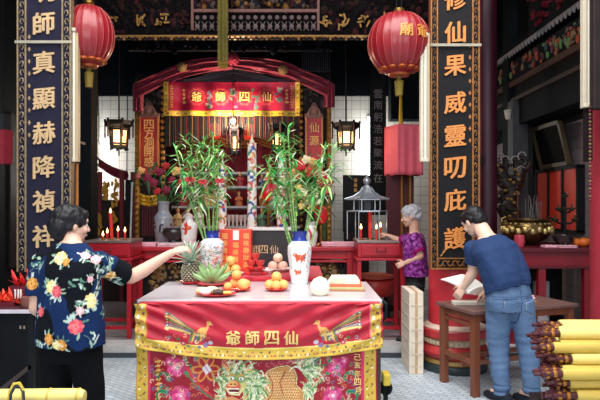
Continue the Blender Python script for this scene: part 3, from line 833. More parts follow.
def palace_lantern(px, py, wpx, hpx, Yg, label, glow=(255,190,110), estr=2.2, ztop=4.9, power=5, sides=6):
    c = P(px, py, Yg); r = wpx*Yg/F/2; h = hpx*Yg/F/2
    t = thing('palace_lantern', (c.x, c.y, c.z-h), label, 'lantern', 'black hexagonal palace lanterns')
    rb = r*0.62
    MB().lathe([(rb*0.86, c.z-h*0.5),(rb, c.z+h*0.45)], (c.x,c.y,0), sides).build('glass', M('lantern_glow', (255,210,150), 0.5, var=0, emit=glow, estr=estr), t, smooth=False)
    b = MB()
    for j in range(sides):
        a = 2*math.pi*j/sides; ca, sa = math.cos(a), math.sin(a)
        b.bar((c.x+rb*0.9*ca, c.y+rb*0.9*sa, c.z-h*0.62), (c.x+rb*1.03*ca, c.y+rb*1.03*sa, c.z+h*0.6), 0.03, 0.03)
        a2 = a + 2*math.pi/sides
        for zz, q in ((c.z-h*0.52,0.9),(c.z-h*0.38,0.92),(c.z+h*0.4,1.0)):
            b.bar((c.x+rb*q*ca, c.y+rb*q*sa, zz), (c.x+rb*q*math.cos(a2), c.y+rb*q*math.sin(a2), zz), 0.022, 0.03)
        b.tube([(c.x+rb*ca, c.y+rb*sa, c.z+h*0.5), (c.x+r*0.85*ca, c.y+r*0.85*sa, c.z+h*0.62), (c.x+r*ca, c.y+r*sa, c.z+h*0.85), (c.x+r*1.02*ca, c.y+r*1.02*sa, c.z+h*0.98)], 0.018, 6)
        b.tube([(c.x+rb*0.85*ca, c.y+rb*0.85*sa, c.z-h*0.6), (c.x+rb*1.05*ca, c.y+rb*1.05*sa, c.z-h*0.72)], 0.016, 6)
    b.lathe([(rb*0.9, c.z-h*0.64),(rb*0.9, c.z-h*0.58)], (c.x,c.y,0), sides); b.lathe([(rb*1.02, c.z+h*0.48),(r*0.9, c.z+h*0.66),(r*0.95,c.z+h*0.9),(rb*0.6,c.z+h*0.95)], (c.x,c.y,0), sides)
    b.build('frame', BLACKL, t, smooth=False)
    TM = M('lantern_tassel', (60,30,32), 0.8)
    for j in range(sides):
        a = 2*math.pi*j/sides; MB().tube([(c.x+r*1.0*math.cos(a), c.y+r*1.0*math.sin(a), c.z+h*0.9), (c.x+r*1.0*math.cos(a), c.y+r*1.0*math.sin(a), c.z-h*0.05)], 0.012, 6).build('tassel', TM, t)
    MB().tube([(c.x,c.y,c.z-h*0.6),(c.x,c.y,c.z-h*1.05)], 0.012, 6).build('tassel', TM, t)
    MB().tube([(c.x,c.y,c.z+h*0.9),(c.x,c.y,ztop)], 0.012, 6).build('hanging_chain', BLACKL, t)
    if power:
        l = bpy.data.lights.new('lantern_light', 'POINT'); l.energy = power; l.color = (1,0.7,0.4); l.shadow_soft_size = 0.1
        o = bpy.data.objects.new('lantern_light', l); COL.objects.link(o); o.parent = t; o.location = (0, -r*1.2, h*0.8)
    return t
palace_lantern(119, 137, 28, 36, 8.6, 'black palace lantern glowing before the white tiles left of the shrine')
palace_lantern(346, 138, 27, 34, 8.6, 'black palace lantern glowing before the white tiles right of the shrine')
palace_lantern(235, 143, 16, 34, 8.86, 'dim black lantern with a warm glow inside the shrine under the bulb', estr=1.6, power=3, ztop=3.5)
t = palace_lantern(277, 140, 16, 34, 8.95, 'dark unlit lantern inside the shrine behind the right bamboo', glow=(120,60,40), estr=0.2, power=0, ztop=3.5)

# lit tubes against the tiles
def wall_tube(px, py0, py1, label, en):
    t = thing('tube_light', (PX(px,10.25), 10.25, PZ(py1,10.25)), label, 'light', 'lit tubes on the tiled wall')
    x = PX(px,10.25); MB().tube([(x,10.22,PZ(py1,10.25)),(x,10.22,PZ(py0,10.25))], 0.022, 10).build('tube', M('lit_tube', (255,255,255), 0.4, var=0, emit=(235,245,255), estr=6), t)
    MB().bb(x-0.03, x+0.03, 10.24, 10.3, PZ(py1,10.25), PZ(py0,10.25)).build('housing', CREAM, t, smooth=False)
    for dz in (0.25, 0.85):
        l = bpy.data.lights.new('tube_glow', 'POINT'); l.energy = en; l.color = (1.0,0.97,0.92); l.shadow_soft_size = 0.08
        o = bpy.data.objects.new('tube_glow', l); COL.objects.link(o); o.parent = t; o.location = (0,-0.35,dz)
wall_tube(96.5, 113, 196, 'lit white tube on the tiles left of the shrine', 11); wall_tube(368.5, 117, 181, 'lit white tube on the tiles beside the black hanging board', 9)

# hanging black boards on the right
def hang_board(px0, px1, py0, py1, Yb, txt, zs, size, label, ch):
    t = thing('hanging_board', (PX((px0+px1)/2,Yb), Yb, PZ(py1,Yb)), label, 'sign')
    MB().bb(PX(px0,Yb), PX(px1,Yb), Yb, Yb+0.05, PZ(py1,Yb), PZ(py0,Yb)).build('panel', BLACKL, t, smooth=False, bevel=0.008)
    for c_, z in zip(txt, zs): MB().text(c_, (PX((px0+px1)/2,Yb), Yb-0.002, PZ(z,Yb)), (1,0,0), (0,0,1), size, 0, thick=0.006).build('character', ch, t, smooth=False)
    return t
t = hang_board(370, 386, 30, 215, 9.4, '雲南躬浩若聚流在', [94,105,117,129,141,153,165,178], 0.15, 'narrow black board with pale characters hanging right of the lit tube', M('board_char', (150,146,150), 0.6))
MB().bb(PX(374,9.4), PX(382,9.4), 9.4, 9.45, PZ(30,9.4), 5.0).build('hanger', BLACKL, t, smooth=False)
t = hang_board(343, 371, 175, 232, 9.1, '', [], 0.1, 'squat black board with a gold mark behind the pagoda lamp', GOLD)
b = MB()
for k in range(3): b.text('金玉堂'[k], (PX(355.5,9.1), 9.098, PZ(180+k*5,9.1)), (1,0,0), (0,0,1), 0.07) if False else b.bb(PX(354,9.1), PX(357,9.1), 9.09, 9.1, PZ(182+k*5,9.1), PZ(178.5+k*5,9.1))
b.build('gold_mark', GOLD, t, smooth=False)
MB().bb(PX(345,9.1), PX(369,9.1), 9.1, 9.4, FZ, PZ(232,9.1)).build('stand', DKBRN, t, smooth=False)

# crimson sash slanting across the left tiles
b = MB(); A, B_ = P(98,162,9.6), P(128,176,9.6)
b.grid(lambda u,v: np.stack([A.x+(B_.x-A.x)*u, 9.6-0.03*np.sin(v*9), A.z+(B_.z-A.z)*u-0.04*np.sin(u*3.14)+(v-0.5)*0.16], 1), 20, 10)
o = b.build('hanging_drape', CRIM, solid=0.01); tag(o, 'crimson cloth sash slanting across the tiles below the left palace lantern', 'cloth')
t = o
o = MB().tube([(A.x+0.02, 9.6, A.z-0.05), (A.x-0.02, 9.6, 4.95)], 0.008, 6).build('cord', BLACKL, o)
o = MB().tube([(B_.x-0.02, 9.6, B_.z-0.05), (B_.x+0.0, 9.6, 4.95)], 0.008, 6).build('cord', BLACKL, t)
# ---------------------------------------------------------------- altar table with carved front
AZ = 1.096
xa, xb = PX(126,7.0), PX(361,7.0)
t = thing('altar_table', ((xa+xb)/2, 7.4, FZ), 'long red altar table with gilt carved panels behind the offering table', 'table')
MB().bb(xa, xb, 7.0, 7.75, AZ-0.05, AZ).build('tabletop', RED, t, smooth=False, bevel=0.008)
b = MB(); b.bb(xa+0.06, xb-0.06, 7.05, 7.09, AZ-0.15, AZ-0.05); b.bb(xa+0.06, xb-0.06, 7.04, 7.1, AZ-0.19, AZ-0.165); b.build('apron', RED, t, smooth=False, bevel=0.004)
for x in (xa+0.1, PX(205,7), PX(282,7), xb-0.12):
    for y in (7.07, 7.66): MB().bb(x-0.045, x+0.045, y-0.04, y+0.04, FZ, AZ-0.05).build('leg', RED, t, smooth=False, bevel=0.006)
MB().bb(xa+0.1, xb-0.1, 7.3, 7.33, 0.35, AZ-0.19).build('panel', M('panel_dark', (26,20,20), 0.5), t, smooth=False)
b = MB(); relief(b, xa+0.2, xb-0.2, 0.55, AZ-0.22, 7.295, 420, [0,0,1,2,3], random.Random(8), 0.015, 0.045, 0.025)
tag(b.build('panel_carving', [M('pc_gold', (160,120,70), 0.4, metal=0.4), M('pc_dark', (70,48,36), 0.5), M('pc_buff', (186,156,104), 0.45, metal=0.2), M('pc_blk', (36,30,30), 0.5)], t), kind='stuff')
b = MB(); b.bb(xa+0.1, xb-0.1, 7.28, 7.31, 0.40, 0.46); b.bb(xa+0.1, xb-0.1, 7.05, 7.1, 0.28, 0.34); b.build('stretcher', RED, t, smooth=False)

# paper stacks on it
def paper_stack(x0, x1, y0, y1, z, h, mat, label, name='paper_stack', n=6, band=None, seed=1, rz=0.0, group=None):
    rd = random.Random(seed); c = ((x0+x1)/2, (y0+y1)/2, z)
    t = thing(name, c, label, 'paper', group, rz)
    b = MB()
    for i in range(n):
        d = lambda: (rd.random()-0.5)*0.016
        b.bb(x0+d(), x1+d(), y0+d(), y1+d(), z+h*i/n+0.0004, z+h*(i+1)/n)
    # build in world axes, then turn with the root
    o = b.build('sheets', mat, None, loc=c, smooth=False, bevel=0.003); o.parent = t; o.location = (0,0,0)
    if band:
        o = MB().bb((x0+x1)/2-0.03, (x0+x1)/2+0.03, y0-0.01, y1+0.01, z, z+h+0.003).build('band', band, None, loc=c, smooth=False); o.parent = t; o.location = (0,0,0)
    return t
paper_stack(PX(133,7), PX(155,7), 7.03, 7.25, AZ, 0.045, PINKP, 'pink paper stack at the left end of the red altar table', seed=3)
paper_stack(PX(157,7), PX(183,7), 7.03, 7.3, AZ, 0.04, M('pale_pink_paper',(244,206,214),0.8), 'pale pink paper stack beside the goldfish vase on the red altar table', seed=4)
paper_stack(PX(322,7), PX(356,7), 7.02, 7.28, AZ, 0.05, PINKP, 'pink paper stack at the right end of the red altar table', seed=5)

# ---------------------------------------------------------------- candle tables either side
def candle_table(x0, x1, y0, y1, zt, label, drawer=True):
    t = thing('candle_table', ((x0+x1)/2, (y0+y1)/2, FZ), label, 'table', 'red candle tables')
    MB().bb(x0, x1, y0, y1, zt-0.03, zt).build('tabletop', M('tray_metal', (150,130,126), 0.35, metal=0.5), t, smooth=False, bevel=0.004)
    MB().bb(x0+0.01, x1-0.01, y0+0.01, y1-0.01, zt-0.19, zt-0.03).build('case', RED, t, smooth=False, bevel=0.006)
    if drawer:
        d = MB().bb(x0+0.05, x1-0.05, y0-0.006, y0+0.02, zt-0.17, zt-0.05).build('drawer', RED, t, smooth=False, bevel=0.006)
        xm = (x0+x1)/2; MB().tube([(xm-0.05,y0-0.008,zt-0.085),(xm-0.05,y0-0.03,zt-0.12),(xm+0.05,y0-0.03,zt-0.12),(xm+0.05,y0-0.008,zt-0.085)], 0.007, 8).build('handle', REDDK, d)
    MB().bb(x0-0.015, x1+0.015, y0-0.015, y1+0.015, zt-0.225, zt-0.195).build('moulding', RED, t, smooth=False, bevel=0.005)
    for x in (x0+0.025, x1-0.025):
        for y in (y0+0.025, y1-0.025): MB().bb(x-0.024, x+0.024, y-0.024, y+0.024, FZ, zt-0.2).build('leg', RED, t, smooth=False, bevel=0.004)
    for y in (y0+0.025, y1-0.025): MB().bb(x0+0.03, x1-0.03, y-0.015, y+0.015, FZ+0.1, FZ+0.135).build('stretcher', RED, t, smooth=False)
    return t
CZ = 1.205
candle_table(PX(357,6.5), PX(405,6.5), 6.5, 7.0, CZ, 'red candle table with a drawer beside the old woman in purple')
candle_table(PX(84,6.5), PX(131,6.5), 6.5, 7.0, CZ, 'red candle table behind the arm of the woman in the floral shirt')

def candle(x, y, z, h, r, label, lean=0.0, group='red candles on the candle tables'):
    t = thing('candle', (x, y, z), label, 'candle', group)
    MB().tube([(x,y,z),(x+lean*h,y,z+h)], [r*0.8, r], 12).build('wax', M('candle_red', (206,52,46), 0.35, emit=(200,40,20), estr=0.12), t)
    MB().tube([(x,y,z-0.0),(x,y,z+0.012)], r*1.8, 10).build('holder', BRASS, t)
    MB().lathe([(0.001,z+h-0.002),(0.012,z+h+0.012),(0.010,z+h+0.028),(0.003,z+h+0.052),(0.0005,z+h+0.06)], (x+lean*h,y,0), 10).build('flame', FLAME, t)
for px, py0, d, lbl, ln in ((112,213,6.7,'tallest red candle burning on the left candle table',-0.06), (103,236,6.62,'leftmost short red candle burning on the left candle table',0), (107,233,6.75,'short red candle close to the foot of the tallest candle',0.05), (118,231,6.85,'short red candle just right of the tallest candle',0), (125,232,6.65,'rightmost short red candle burning on the left candle table',0)):
    zt = PZ(py0,d); candle(PX(px,d), d, CZ, zt-CZ, 0.022 if py0 < 220 else 0.013, lbl, ln)
for px, py0, d, lbl in ((370,212,6.72,'tallest red candle burning under the pagoda roof'), (361,229,6.66,'short red candle burning at the left under the pagoda roof'), (376.5,229,6.66,'short red candle just right of the tall one under the pagoda roof'), (380.5,227,6.76,'short red candle at the right end under the pagoda roof')):
    zt = PZ(py0,d); candle(PX(px,d), d, CZ, zt-CZ, 0.024 if py0 < 220 else 0.014, lbl, 0)

# silver pagoda lamp hood over the right candles
d = 6.74; c = P(367, 200, d)
t = thing('pagoda_lamp', (c.x, d, CZ), 'silver pagoda-roofed candle shelter on the right candle table', 'lamp')
SIL = M('silver_paint', (176,182,190), 0.3, metal=0.6, var=0.1)
b = MB(); z0 = PZ(200,d); zt = PZ(187,d); r = 21*d/F
b.lathe([(r, z0),(r*1.0,z0+0.006),(r*0.62,z0+0.04),(r*0.36,z0+0.085),(r*0.2,zt-0.01),(r*0.14,zt+0.02)], (c.x,d,0), 6)
for j in range(6):
    a = 2*math.pi*j/6
    b.tube([(c.x+r*q*math.cos(a), d+r*q*math.sin(a), z) for q, z in ((1.06,z0+0.012),(0.62,z0+0.046),(0.36,z0+0.092),(0.2,zt))], 0.008, 6)
b.build('roof', SIL, t, smooth=False)
b = MB(); b.lathe([(0.02,zt),(0.03,zt+0.02),(0.015,zt+0.03)], (c.x,d,0), 14); b.ell((c.x,d,zt+0.07), 0.045, 16); b.ell((c.x,d,zt+0.125), 0.018, 10); b.build('finial', SIL, t)
b = MB()
z1 = PZ(211,d); b.lathe([(r*0.98,z1-0.008),(r*0.98,z1+0.008)], (c.x,d,0), 6)
for j in range(6):
    a = 2*math.pi*j/6
    b.tube([(c.x+r*0.62*math.cos(a), d+r*0.62*math.sin(a), z1), (c.x+r*0.62*math.cos(a), d+r*0.62*math.sin(a), z0+0.01)], 0.008, 6)
    b.tube([(c.x+r*0.94*math.cos(a), d+r*0.94*math.sin(a), CZ), (c.x+r*0.94*math.cos(a), d+r*0.94*math.sin(a), z1)], 0.006, 6)
b.build('frame', SIL, t)
b = MB(); b.lathe([(r*0.3,z1),(r*0.3,z0)], (c.x,d,0), 6); b.build('inner_panel', STONED, t, smooth=False)

# red lacquer tray below the candle table and the drum-shaped stool
d = 7.6; c = P(374, 290, d)
t = thing('drum_stool', (c.x, d, FZ), 'low red drum-shaped stool under the right candle table', 'stool')
MB().lathe([(0.22,0.43),(0.27,0.49),(0.28,0.57),(0.26,0.63),(0.2,0.65)], (c.x,d,0), 28).build('seat', M('stool_red', (206,60,52), 0.4), t)
MB().lathe([(0.2,0.65),(0.25,0.66),(0.25,0.69),(0.2,0.70)], (c.x,d,0), 28).build('cushion', M('stool_orange', (200,90,70), 0.6), t)
b = MB()
for j in range(4):
    a = 0.7+math.pi/2*j; b.tube([(c.x+0.2*math.cos(a), d+0.2*math.sin(a), 0.45), (c.x+0.26*math.cos(a), d+0.26*math.sin(a), FZ)], 0.02, 8)
b.lathe([(0.26,0.24),(0.28,0.25),(0.28,0.27),(0.26,0.28)], (c.x,d,0), 24)
b.build('leg_frame', BLACKL, t)

# ---------------------------------------------------------------- vases
def vase(x, y, z, H, prof, painter, label, neck=None, base_col=(238,238,236), group=None):
    """prof: (radius, height fraction); painter(theta, h) gives the glaze picture"""
    t = thing('porcelain_vase', (x, y, z), label, 'vase', group)
    pr = []
    for i in range(81):
        h = i/80; 
        for (r0,h0),(r1,h1) in zip(prof[:-1], prof[1:]):
            if h0 <= h <= h1:
                q = (h-h0)/(h1-h0+1e-9); q = q*q*(3-2*q) if abs(r1-r0) > 1e-4 else q; pr.append((r0+(r1-r0)*q, h)); break
    n = 96; b = MB(); vs = []; uu = []; hh = []
    rm = max(r for r,_ in pr)
    for r, h in pr:
        for j in range(n):
            a = 2*math.pi*j/n; vs.append((x+r*math.sin(a), y-r*math.cos(a), z+h*H)); th = a if a < math.pi else a-2*math.pi
            uu.append(th*rm); hh.append(h*H)
    fs = [(i*n+j, i*n+(j+1)%n, (i+1)*n+(j+1)%n, (i+1)*n+j) for i in range(80) for j in range(n)]
    k = len(vs); fs.append(tuple(reversed(range(n))))
    # inner lip
    r, h = pr[-1]
    for rr_, zz in ((r*0.86, z+H), (r*0.8, z+H*0.8)):
        for j in range(n):
            a = 2*math.pi*j/n; vs.append((x+rr_*math.sin(a), y-rr_*math.cos(a), zz)); uu.append(0); hh.append(H)
    for i in range(80, 82):
        for j in range(n): fs.append((i*n+j, i*n+(j+1)%n, (i+1)*n+(j+1)%n, (i+1)*n+j))
    fs.append(tuple(range(82*n, 83*n)))
    b.add(vs, fs)
    cv = Canvas(base_col); painter(cv, H, rm)
    b.build('body', GLAZE, t, cols=cv.ev(np.array(uu), np.array(hh)))
    return t
def lion(cv, x, y, s, c):
    for dx, dy, rx, ry, ro in ((0,0,1.0,0.5,-0.3),(-0.9,0.45,0.5,0.42,0),(0.75,-0.05,0.5,0.55,0.3),(-0.6,-0.55,0.2,0.5,0.2),(0.5,-0.65,0.2,0.5,-0.3),(0.95,-0.5,0.18,0.45,0.4),(1.2,0.5,0.35,0.22,0.9),(-0.2,-0.5,0.16,0.4,0)):
        cv.ell(x+dx*s, y+dy*s, rx*s, ry*s, c, ro)
    cv.ell(x-1.0*s, y+0.5*s, 0.14*s, 0.12*s, (250,240,230)); cv.ell(x+0.2*s, y+0.1*s, 0.18*s, 0.12*s, (230,150,110)); cv.ell(x+1.15*s, y-0.05*s, 0.18*s, 0.3*s, (90,70,110))
def paint_right(cv, H, rm):
    O = (206,84,52)
    cv.fn(lambda u,v: v > H*0.80, (42,58,150)); cv.fn(lambda u,v: (v > H*0.80)&(v < H*0.825), (120,140,200))
    cv.fn(lambda u,v: v > H*0.985, (30,40,110))
    for s_ in (-1,1):
        for k in range(5): cv.stroke([(s_*(0.015+0.022*k), H*0.79-0.0), (s_*(0.02+0.022*k), H*0.74)], 0.008, (150,164,206))
    lion(cv, 0.0, H*0.52, 0.040, O); lion(cv, -0.02, H*0.24, 0.026, (214,100,60)); lion(cv, 0.2, H*0.45, 0.035, O); lion(cv, -0.22, H*0.4, 0.035, O)
    for k in range(14):
        a = k*1.7; cv.ell(0.085+0.012*math.sin(a), H*(0.25+0.035*k), 0.006, 0.009, (150,150,190) if k%3 else (196,110,90))
        cv.ell(-0.09+0.01*math.sin(a), H*(0.3+0.03*k), 0.006, 0.006, (170,180,200))
vase(PX(299.5,4.82), 4.82, 0.95, 0.435, [(0.066,0),(0.07,0.03),(0.083,0.25),(0.099,0.62),(0.098,0.7),(0.078,0.79),(0.06,0.82),(0.055,0.9),(0.066,1.0)], paint_right, 'white vase with orange lions and a blue neck standing on the offering table')
def paint_left(cv, H, rm):
    rd = random.Random(9)
    cv.fn(lambda u,v: v > H*0.82, (40,54,150)); cv.fn(lambda u,v: (v > H*0.775)&(v < H*0.82), (214,220,224)); cv.fn(lambda u,v: v > H*0.985, (30,40,110))
    cs = [(120,170,150),(206,120,120),(150,170,196),(96,140,120),(220,170,150),(110,130,170),(180,80,80),(140,190,160)]
    for i in range(330):
        x = (rd.random()-0.5)*0.7; y = H*(0.06+0.68*rd.random())
        cv.stroke(curl(x, y, rd.random()*6.28, 0.02+0.02*rd.random(), rd.random()*4-2, 4), 0.004+0.004*rd.random(), rd.choice(cs))
    for i in range(36): cv.flower((rd.random()-0.5)*0.7, H*(0.12+0.6*rd.random()), 0.013, rd.choice([(214,110,110),(226,150,140),(120,150,190)]))
vase(PX(212,5.3), 5.3, 0.985, 0.385, [(0.075,0),(0.08,0.03),(0.098,0.3),(0.115,0.62),(0.112,0.7),(0.085,0.78),(0.063,0.82),(0.06,0.92),(0.07,1.0)], paint_left, 'white vase with crowded coloured flowers and a blue neck behind the bananas')
def paint_far(cv, H, rm):
    for x in (-0.25, 0.0, 0.25):
        for k in range(3): cv.stroke(curl(x-0.03+0.02*k, H*(0.42+0.12*k), 0.6+k, 0.11, 3-k*2, 7), [0.03,0.034,0.03,0.026,0.024,0.02,0.018,0.012], (214,74,48))
        cv.ell(x+0.02, H*0.62, 0.03, 0.024, (220,90,60))
vase(PX(189,7.25), 7.25, AZ, 0.36, [(0.07,0),(0.075,0.04),(0.095,0.3),(0.105,0.6),(0.1,0.72),(0.06,0.84),(0.045,0.9),(0.06,1.0)], paint_far, 'small white vase with a red-orange dragon standing on the left of the altar table')
def paint_big(cv, H, rm):
    rd = random.Random(4)
    for i in range(26): cv.ell((rd.random()-0.5)*0.7, H*(0.1+0.4*rd.random()), 0.022, 0.02, rd.choice([(130,50,50),(100,60,60),(160,90,80)]), rd.random())
    for i in range(12): cv.stroke(curl((rd.random()-0.5)*0.7, H*(0.5+0.3*rd.random()), rd.random()*6, 0.08, 2), 0.01, (120,130,160))
vase(PX(163.5,7.5), 7.5, AZ, 0.55, [(0.085,0),(0.1,0.05),(0.125,0.45),(0.12,0.6),(0.07,0.78),(0.06,0.86),(0.085,1.0)], paint_big, 'large white vase with dark red pattern under the magenta flowers', base_col=(150,150,158))
def paint_small(cv, H, rm):
    for x in (-0.15,0,0.12): cv.stroke(curl(x, H*0.3, 1.2, 0.16, 1.5), 0.03, (206,60,60))
vase(PX(311,7.15), 7.15, AZ, 0.30, [(0.06,0),(0.065,0.04),(0.085,0.5),(0.07,0.75),(0.05,0.85),(0.06,1.0)], paint_small, 'small white and red vase holding yellow flowers behind the lion vase')

# tall painted pillars (dragon candles) on the altar
def dragon_pillar(px, y, py0, wpx, label, seed):
    rd = random.Random(seed); x = PX(px,y); z0 = AZ; z1 = PZ(py0,y); r = wpx*y/F/2
    t = thing('dragon_candle', (x, y, z0), label, 'candle', 'painted dragon candles on the altar'); n = 40; k = 120; vs=[]; uu=[]; hh=[]
    H = z1-z0
    for i in range(k+1):
        rr_ = r*(1-0.12*i/k); 
        for j in range(n):
            a = 2*math.pi*j/n; vs.append((x+rr_*math.sin(a), y-rr_*math.cos(a), z0+H*i/k)); uu.append((a if a < math.pi else a-2*math.pi)*r); hh.append(H*i/k)
    fs = [(i*n+j, i*n+(j+1)%n, (i+1)*n+(j+1)%n, (i+1)*n+j) for i in range(k) for j in range(n)]; fs.append(tuple(range(k*n,(k+1)*n)))
    cv = Canvas((240,234,226)); 
    z = 0.05
    while z < H:
        cv.stroke(curl((rd.random()-0.5)*0.1, z, 0.8+rd.random(), 0.16, rd.choice([-3,3])), 0.026, rd.choice([(206,80,60),(60,80,150),(80,150,90),(206,120,60)]))
        cv.ell((rd.random()-0.5)*0.3, z+0.05, 0.03, 0.025, rd.choice([(60,80,150),(214,90,70),(90,160,120)])); cv.ell((rd.random()-0.5)*0.3, z+0.02, 0.024, 0.02, rd.choice([(226,150,120),(70,90,160),(230,190,120)]))
        z += 0.075
    b = MB(); b.add(vs, fs); b.build('shaft', GLAZE, t, cols=cv.ev(np.array(uu), np.array(hh)))
    MB().lathe([(r*1.2,z0),(r*1.25,z0+0.03),(r*1.02,z0+0.06)], (x,y,0), 24).build('base', M('candle_base', (220,190,170), 0.3), t)
    MB().lathe([(r*0.5,z1-0.005),(r*0.45,z1+0.03),(0.012,z1+0.05),(0.008,z1+0.1)], (x,y,0), 16).build('wick_top', M('wick_cream', (230,220,190), 0.5), t)
dragon_pillar(252, 7.35, 143, 10, 'tallest white dragon candle with painted dragons in the middle of the altar', 1)
dragon_pillar(281.5, 7.35, 158, 9.5, 'white dragon candle with painted dragons beside the right bamboo', 2)
dragon_pillar(222.5, 7.45, 166, 9, 'white dragon candle with painted dragons behind the left bamboo', 3)
dragon_pillar(224, 8.3, 150, 8, 'slim dragon candle farther back behind the left bamboo', 4) if False else None

# dark stepped shelves with little statues and cups
t = thing('altar_shelf', (PX(243,8.2), 8.2, AZ), 'dark stepped shelf with pale edges behind the dragon candles', 'shelf')
for i, (py, d) in enumerate(((226,7.95),(206,8.2),(186,8.4),(172,8.55))):
    z = PZ(py,d); MB().bb(PX(172,d), PX(300,d), d, min(d+0.45,8.94), z-0.05, z).build('step', M('shelf_dark', (44,44,54), 0.35), t, smooth=False)
    MB().bb(PX(172,d), PX(300,d), d-0.012, d, z-0.03, z).build('step_edge', M('shelf_edge', (170,166,170), 0.4), t, smooth=False)
    for x in (PX(174,d), PX(298,d)): MB().bb(x-0.03, x+0.03, d+0.1, d+0.2, FZ, z-0.05).build('post', DKBRN, t, smooth=False)
rd = random.Random(21)
figc = [(150,40,50),(200,160,100),(60,70,110),(220,210,200),(90,50,60),(180,100,60),(80,110,90)]
fm_ = [M('figure_%d' % i, c, 0.45, var=0.2) for i, c in enumerate(figc)]
SKN = M('figure_skin', (206,160,130), 0.5)
def statue(x, y, z, h, m, label, step):
    t = thing('deity_statue', (x, y, z), label, 'statue', 'little deity statues on the %s step of the shelf' % step)
    b = MB(); b.lathe([(h*0.26,z),(h*0.28,z+h*0.1),(h*0.22,z+h*0.35),(h*0.2,z+h*0.55),(h*0.1,z+h*0.68)], (x,y,0), 12, sy=0.8)
    for s_ in (-1,1): b.tube([(x+s_*h*0.17,y,z+h*0.58),(x+s_*h*0.22,y-h*0.1,z+h*0.4),(x+s_*h*0.05,y-h*0.2,z+h*0.4)], h*0.06, 6)
    b.build('robe', fm_[m], t)
    MB().ell((x,y,z+h*0.76), (h*0.09,h*0.09,h*0.11), 10).build('head', SKN, t)
    MB().lathe([(h*0.12,z+h*0.82),(h*0.10,z+h*0.9),(h*0.03,z+h)], (x,y,0), 10).build('crown', GOLD, t)
for d, py, xs, h in ((8.1,226,(178,188,199,262,270,290),0.25),(8.32,206,(182,193,206,215,239,264,271,292),0.24),(8.52,186,(186,240,262,268,290),0.2)):
    for px in xs:
        m = rd.randrange(7); statue(PX(px,d), d, PZ(py,d-0.1)+0.0 if False else PZ(py,{8.1:7.95,8.32:8.2,8.52:8.4}[d]), h*(0.85+0.3*rd.random()), m,
            'small deity statue in a %s robe standing on the %s step of the dark shelf' % (('crimson','ochre','navy','pale','maroon','rust','green')[m], {226:'lowest',206:'middle',186:'upper'}[py]), {226:'lowest',206:'middle',186:'upper'}[py])
def cup(x, y, z, r, h, mat, name, label, cat, group=None):
    o = MB().lathe([(r*0.6,z),(r*0.65,z+h*0.1),(r*0.5,z+h*0.2),(r*0.9,z+h*0.6),(r,z+h),(r*0.85,z+h),(r*0.7,z+h*0.6),(0.001,z+h*0.4)], (x,y,0), 18).build(name, mat)
    return tag(o, label, cat, group)
# white glass tubes rack (rows of little cups) mid-shelf
for i, px in enumerate((229,233,237,241,245)):
    cup(PX(px,8.08), 8.08, PZ(226,7.95), 0.028, 0.15, M('cup_pale',(214,196,190),0.3), 'offering_cup', 'slim pale offering cup in the row between two dragon candles on the lowest step', 'cup', 'row of slim pale cups')
# dark bronze burner
t = thing('incense_burner', (PX(173,7.2), 7.2, AZ), 'dark bronze incense burner beside the dragon-painted small vase', 'incense burner')
x, y = PX(172,7.2), 7.28
MB().lathe([(0.05,AZ),(0.07,AZ+0.03),(0.06,AZ+0.07),(0.12,AZ+0.12),(0.135,AZ+0.17),(0.12,AZ+0.2),(0.13,AZ+0.215),(0.1,AZ+0.215),(0.09,AZ+0.15)], (x,y,0), 24).build('bowl', M('bronze_dark',(66,62,62),0.35,metal=0.7), t)
for s_ in (-1,1): MB().tube([(x+s_*0.125,y,AZ+0.15),(x+s_*0.17,y,AZ+0.17),(x+s_*0.165,y,AZ+0.25),(x+s_*0.13,y,AZ+0.26)], 0.012, 6).build('handle', MATS['bronze_dark'], t)
# yellow-fringed ornament on the left pillar
t = thing('gold_paper_ornament', (PX(150,7.9), 7.9, PZ(214,7.9)), 'gold layered paper ornament left of the large dark red vase', 'ornament')
b = MB(); c = P(150,199,7.9)
for k in range(3):
    b.tube([(c.x-0.13+0.26*i/10, 7.9-0.02*math.sin(i), c.z+0.05-0.05*k-0.03*math.sin(i/10*math.pi)) for i in range(11)], 0.026, 8)
b.build('gold_loop', M('foil_gold',(214,166,40),0.35,metal=0.3), t)
b = MB()
for i in range(7): b.bb(c.x-0.1+i*0.033-0.009, c.x-0.1+i*0.033+0.009, 7.9, 7.92, PZ(236,7.9), c.z-0.08)
b.build('red_streamer', REDDK, t, smooth=False)
MB().bb(c.x-0.02, c.x+0.02, 7.92, 7.96, FZ, c.z).build('stand', DKBRN, t, smooth=False)
# ---------------------------------------------------------------- offering table in front
TX0, TX1, TY0, TY1, TZ = -1.12, 0.565, 4.0, 4.95, 0.95
t = thing('offering_table', ((TX0+TX1)/2, (TY0+TY1)/2, 0), 'grey metal-topped offering table under the red dragon cloths', 'table')
MB().bb(TX0, TX1, TY0, TY1, TZ-0.028, TZ).build('tabletop', M('table_metal', (206,198,204), 0.22, metal=0.15, var=0.06, scale=4), t, smooth=False, bevel=0.006)
MB().bb(TX0+0.03, TX1-0.03, TY0+0.03, TY1-0.03, TZ-0.12, TZ-0.028).build('apron', DKBRN, t, smooth=False)
for x in (TX0+0.04, TX1-0.03):
    for y in (TY0+0.06, TY1-0.06): MB().bb(x-0.025, x+0.025, y-0.025, y+0.025, 0, TZ-0.03).build('leg', M('leg_brown', (70,44,36), 0.5), t, smooth=False, bevel=0.004)
b = MB()
b.tube([(TX0+0.0,TY0+0.10,TZ-0.01),(TX0-0.035,TY0+0.06,TZ-0.04),(TX0-0.03,TY0+0.04,TZ-0.12),(TX0+0.0,TY0+0.04,TZ-0.16)], 0.012, 8)
b.build('corner_clamp', BLACKL, t)
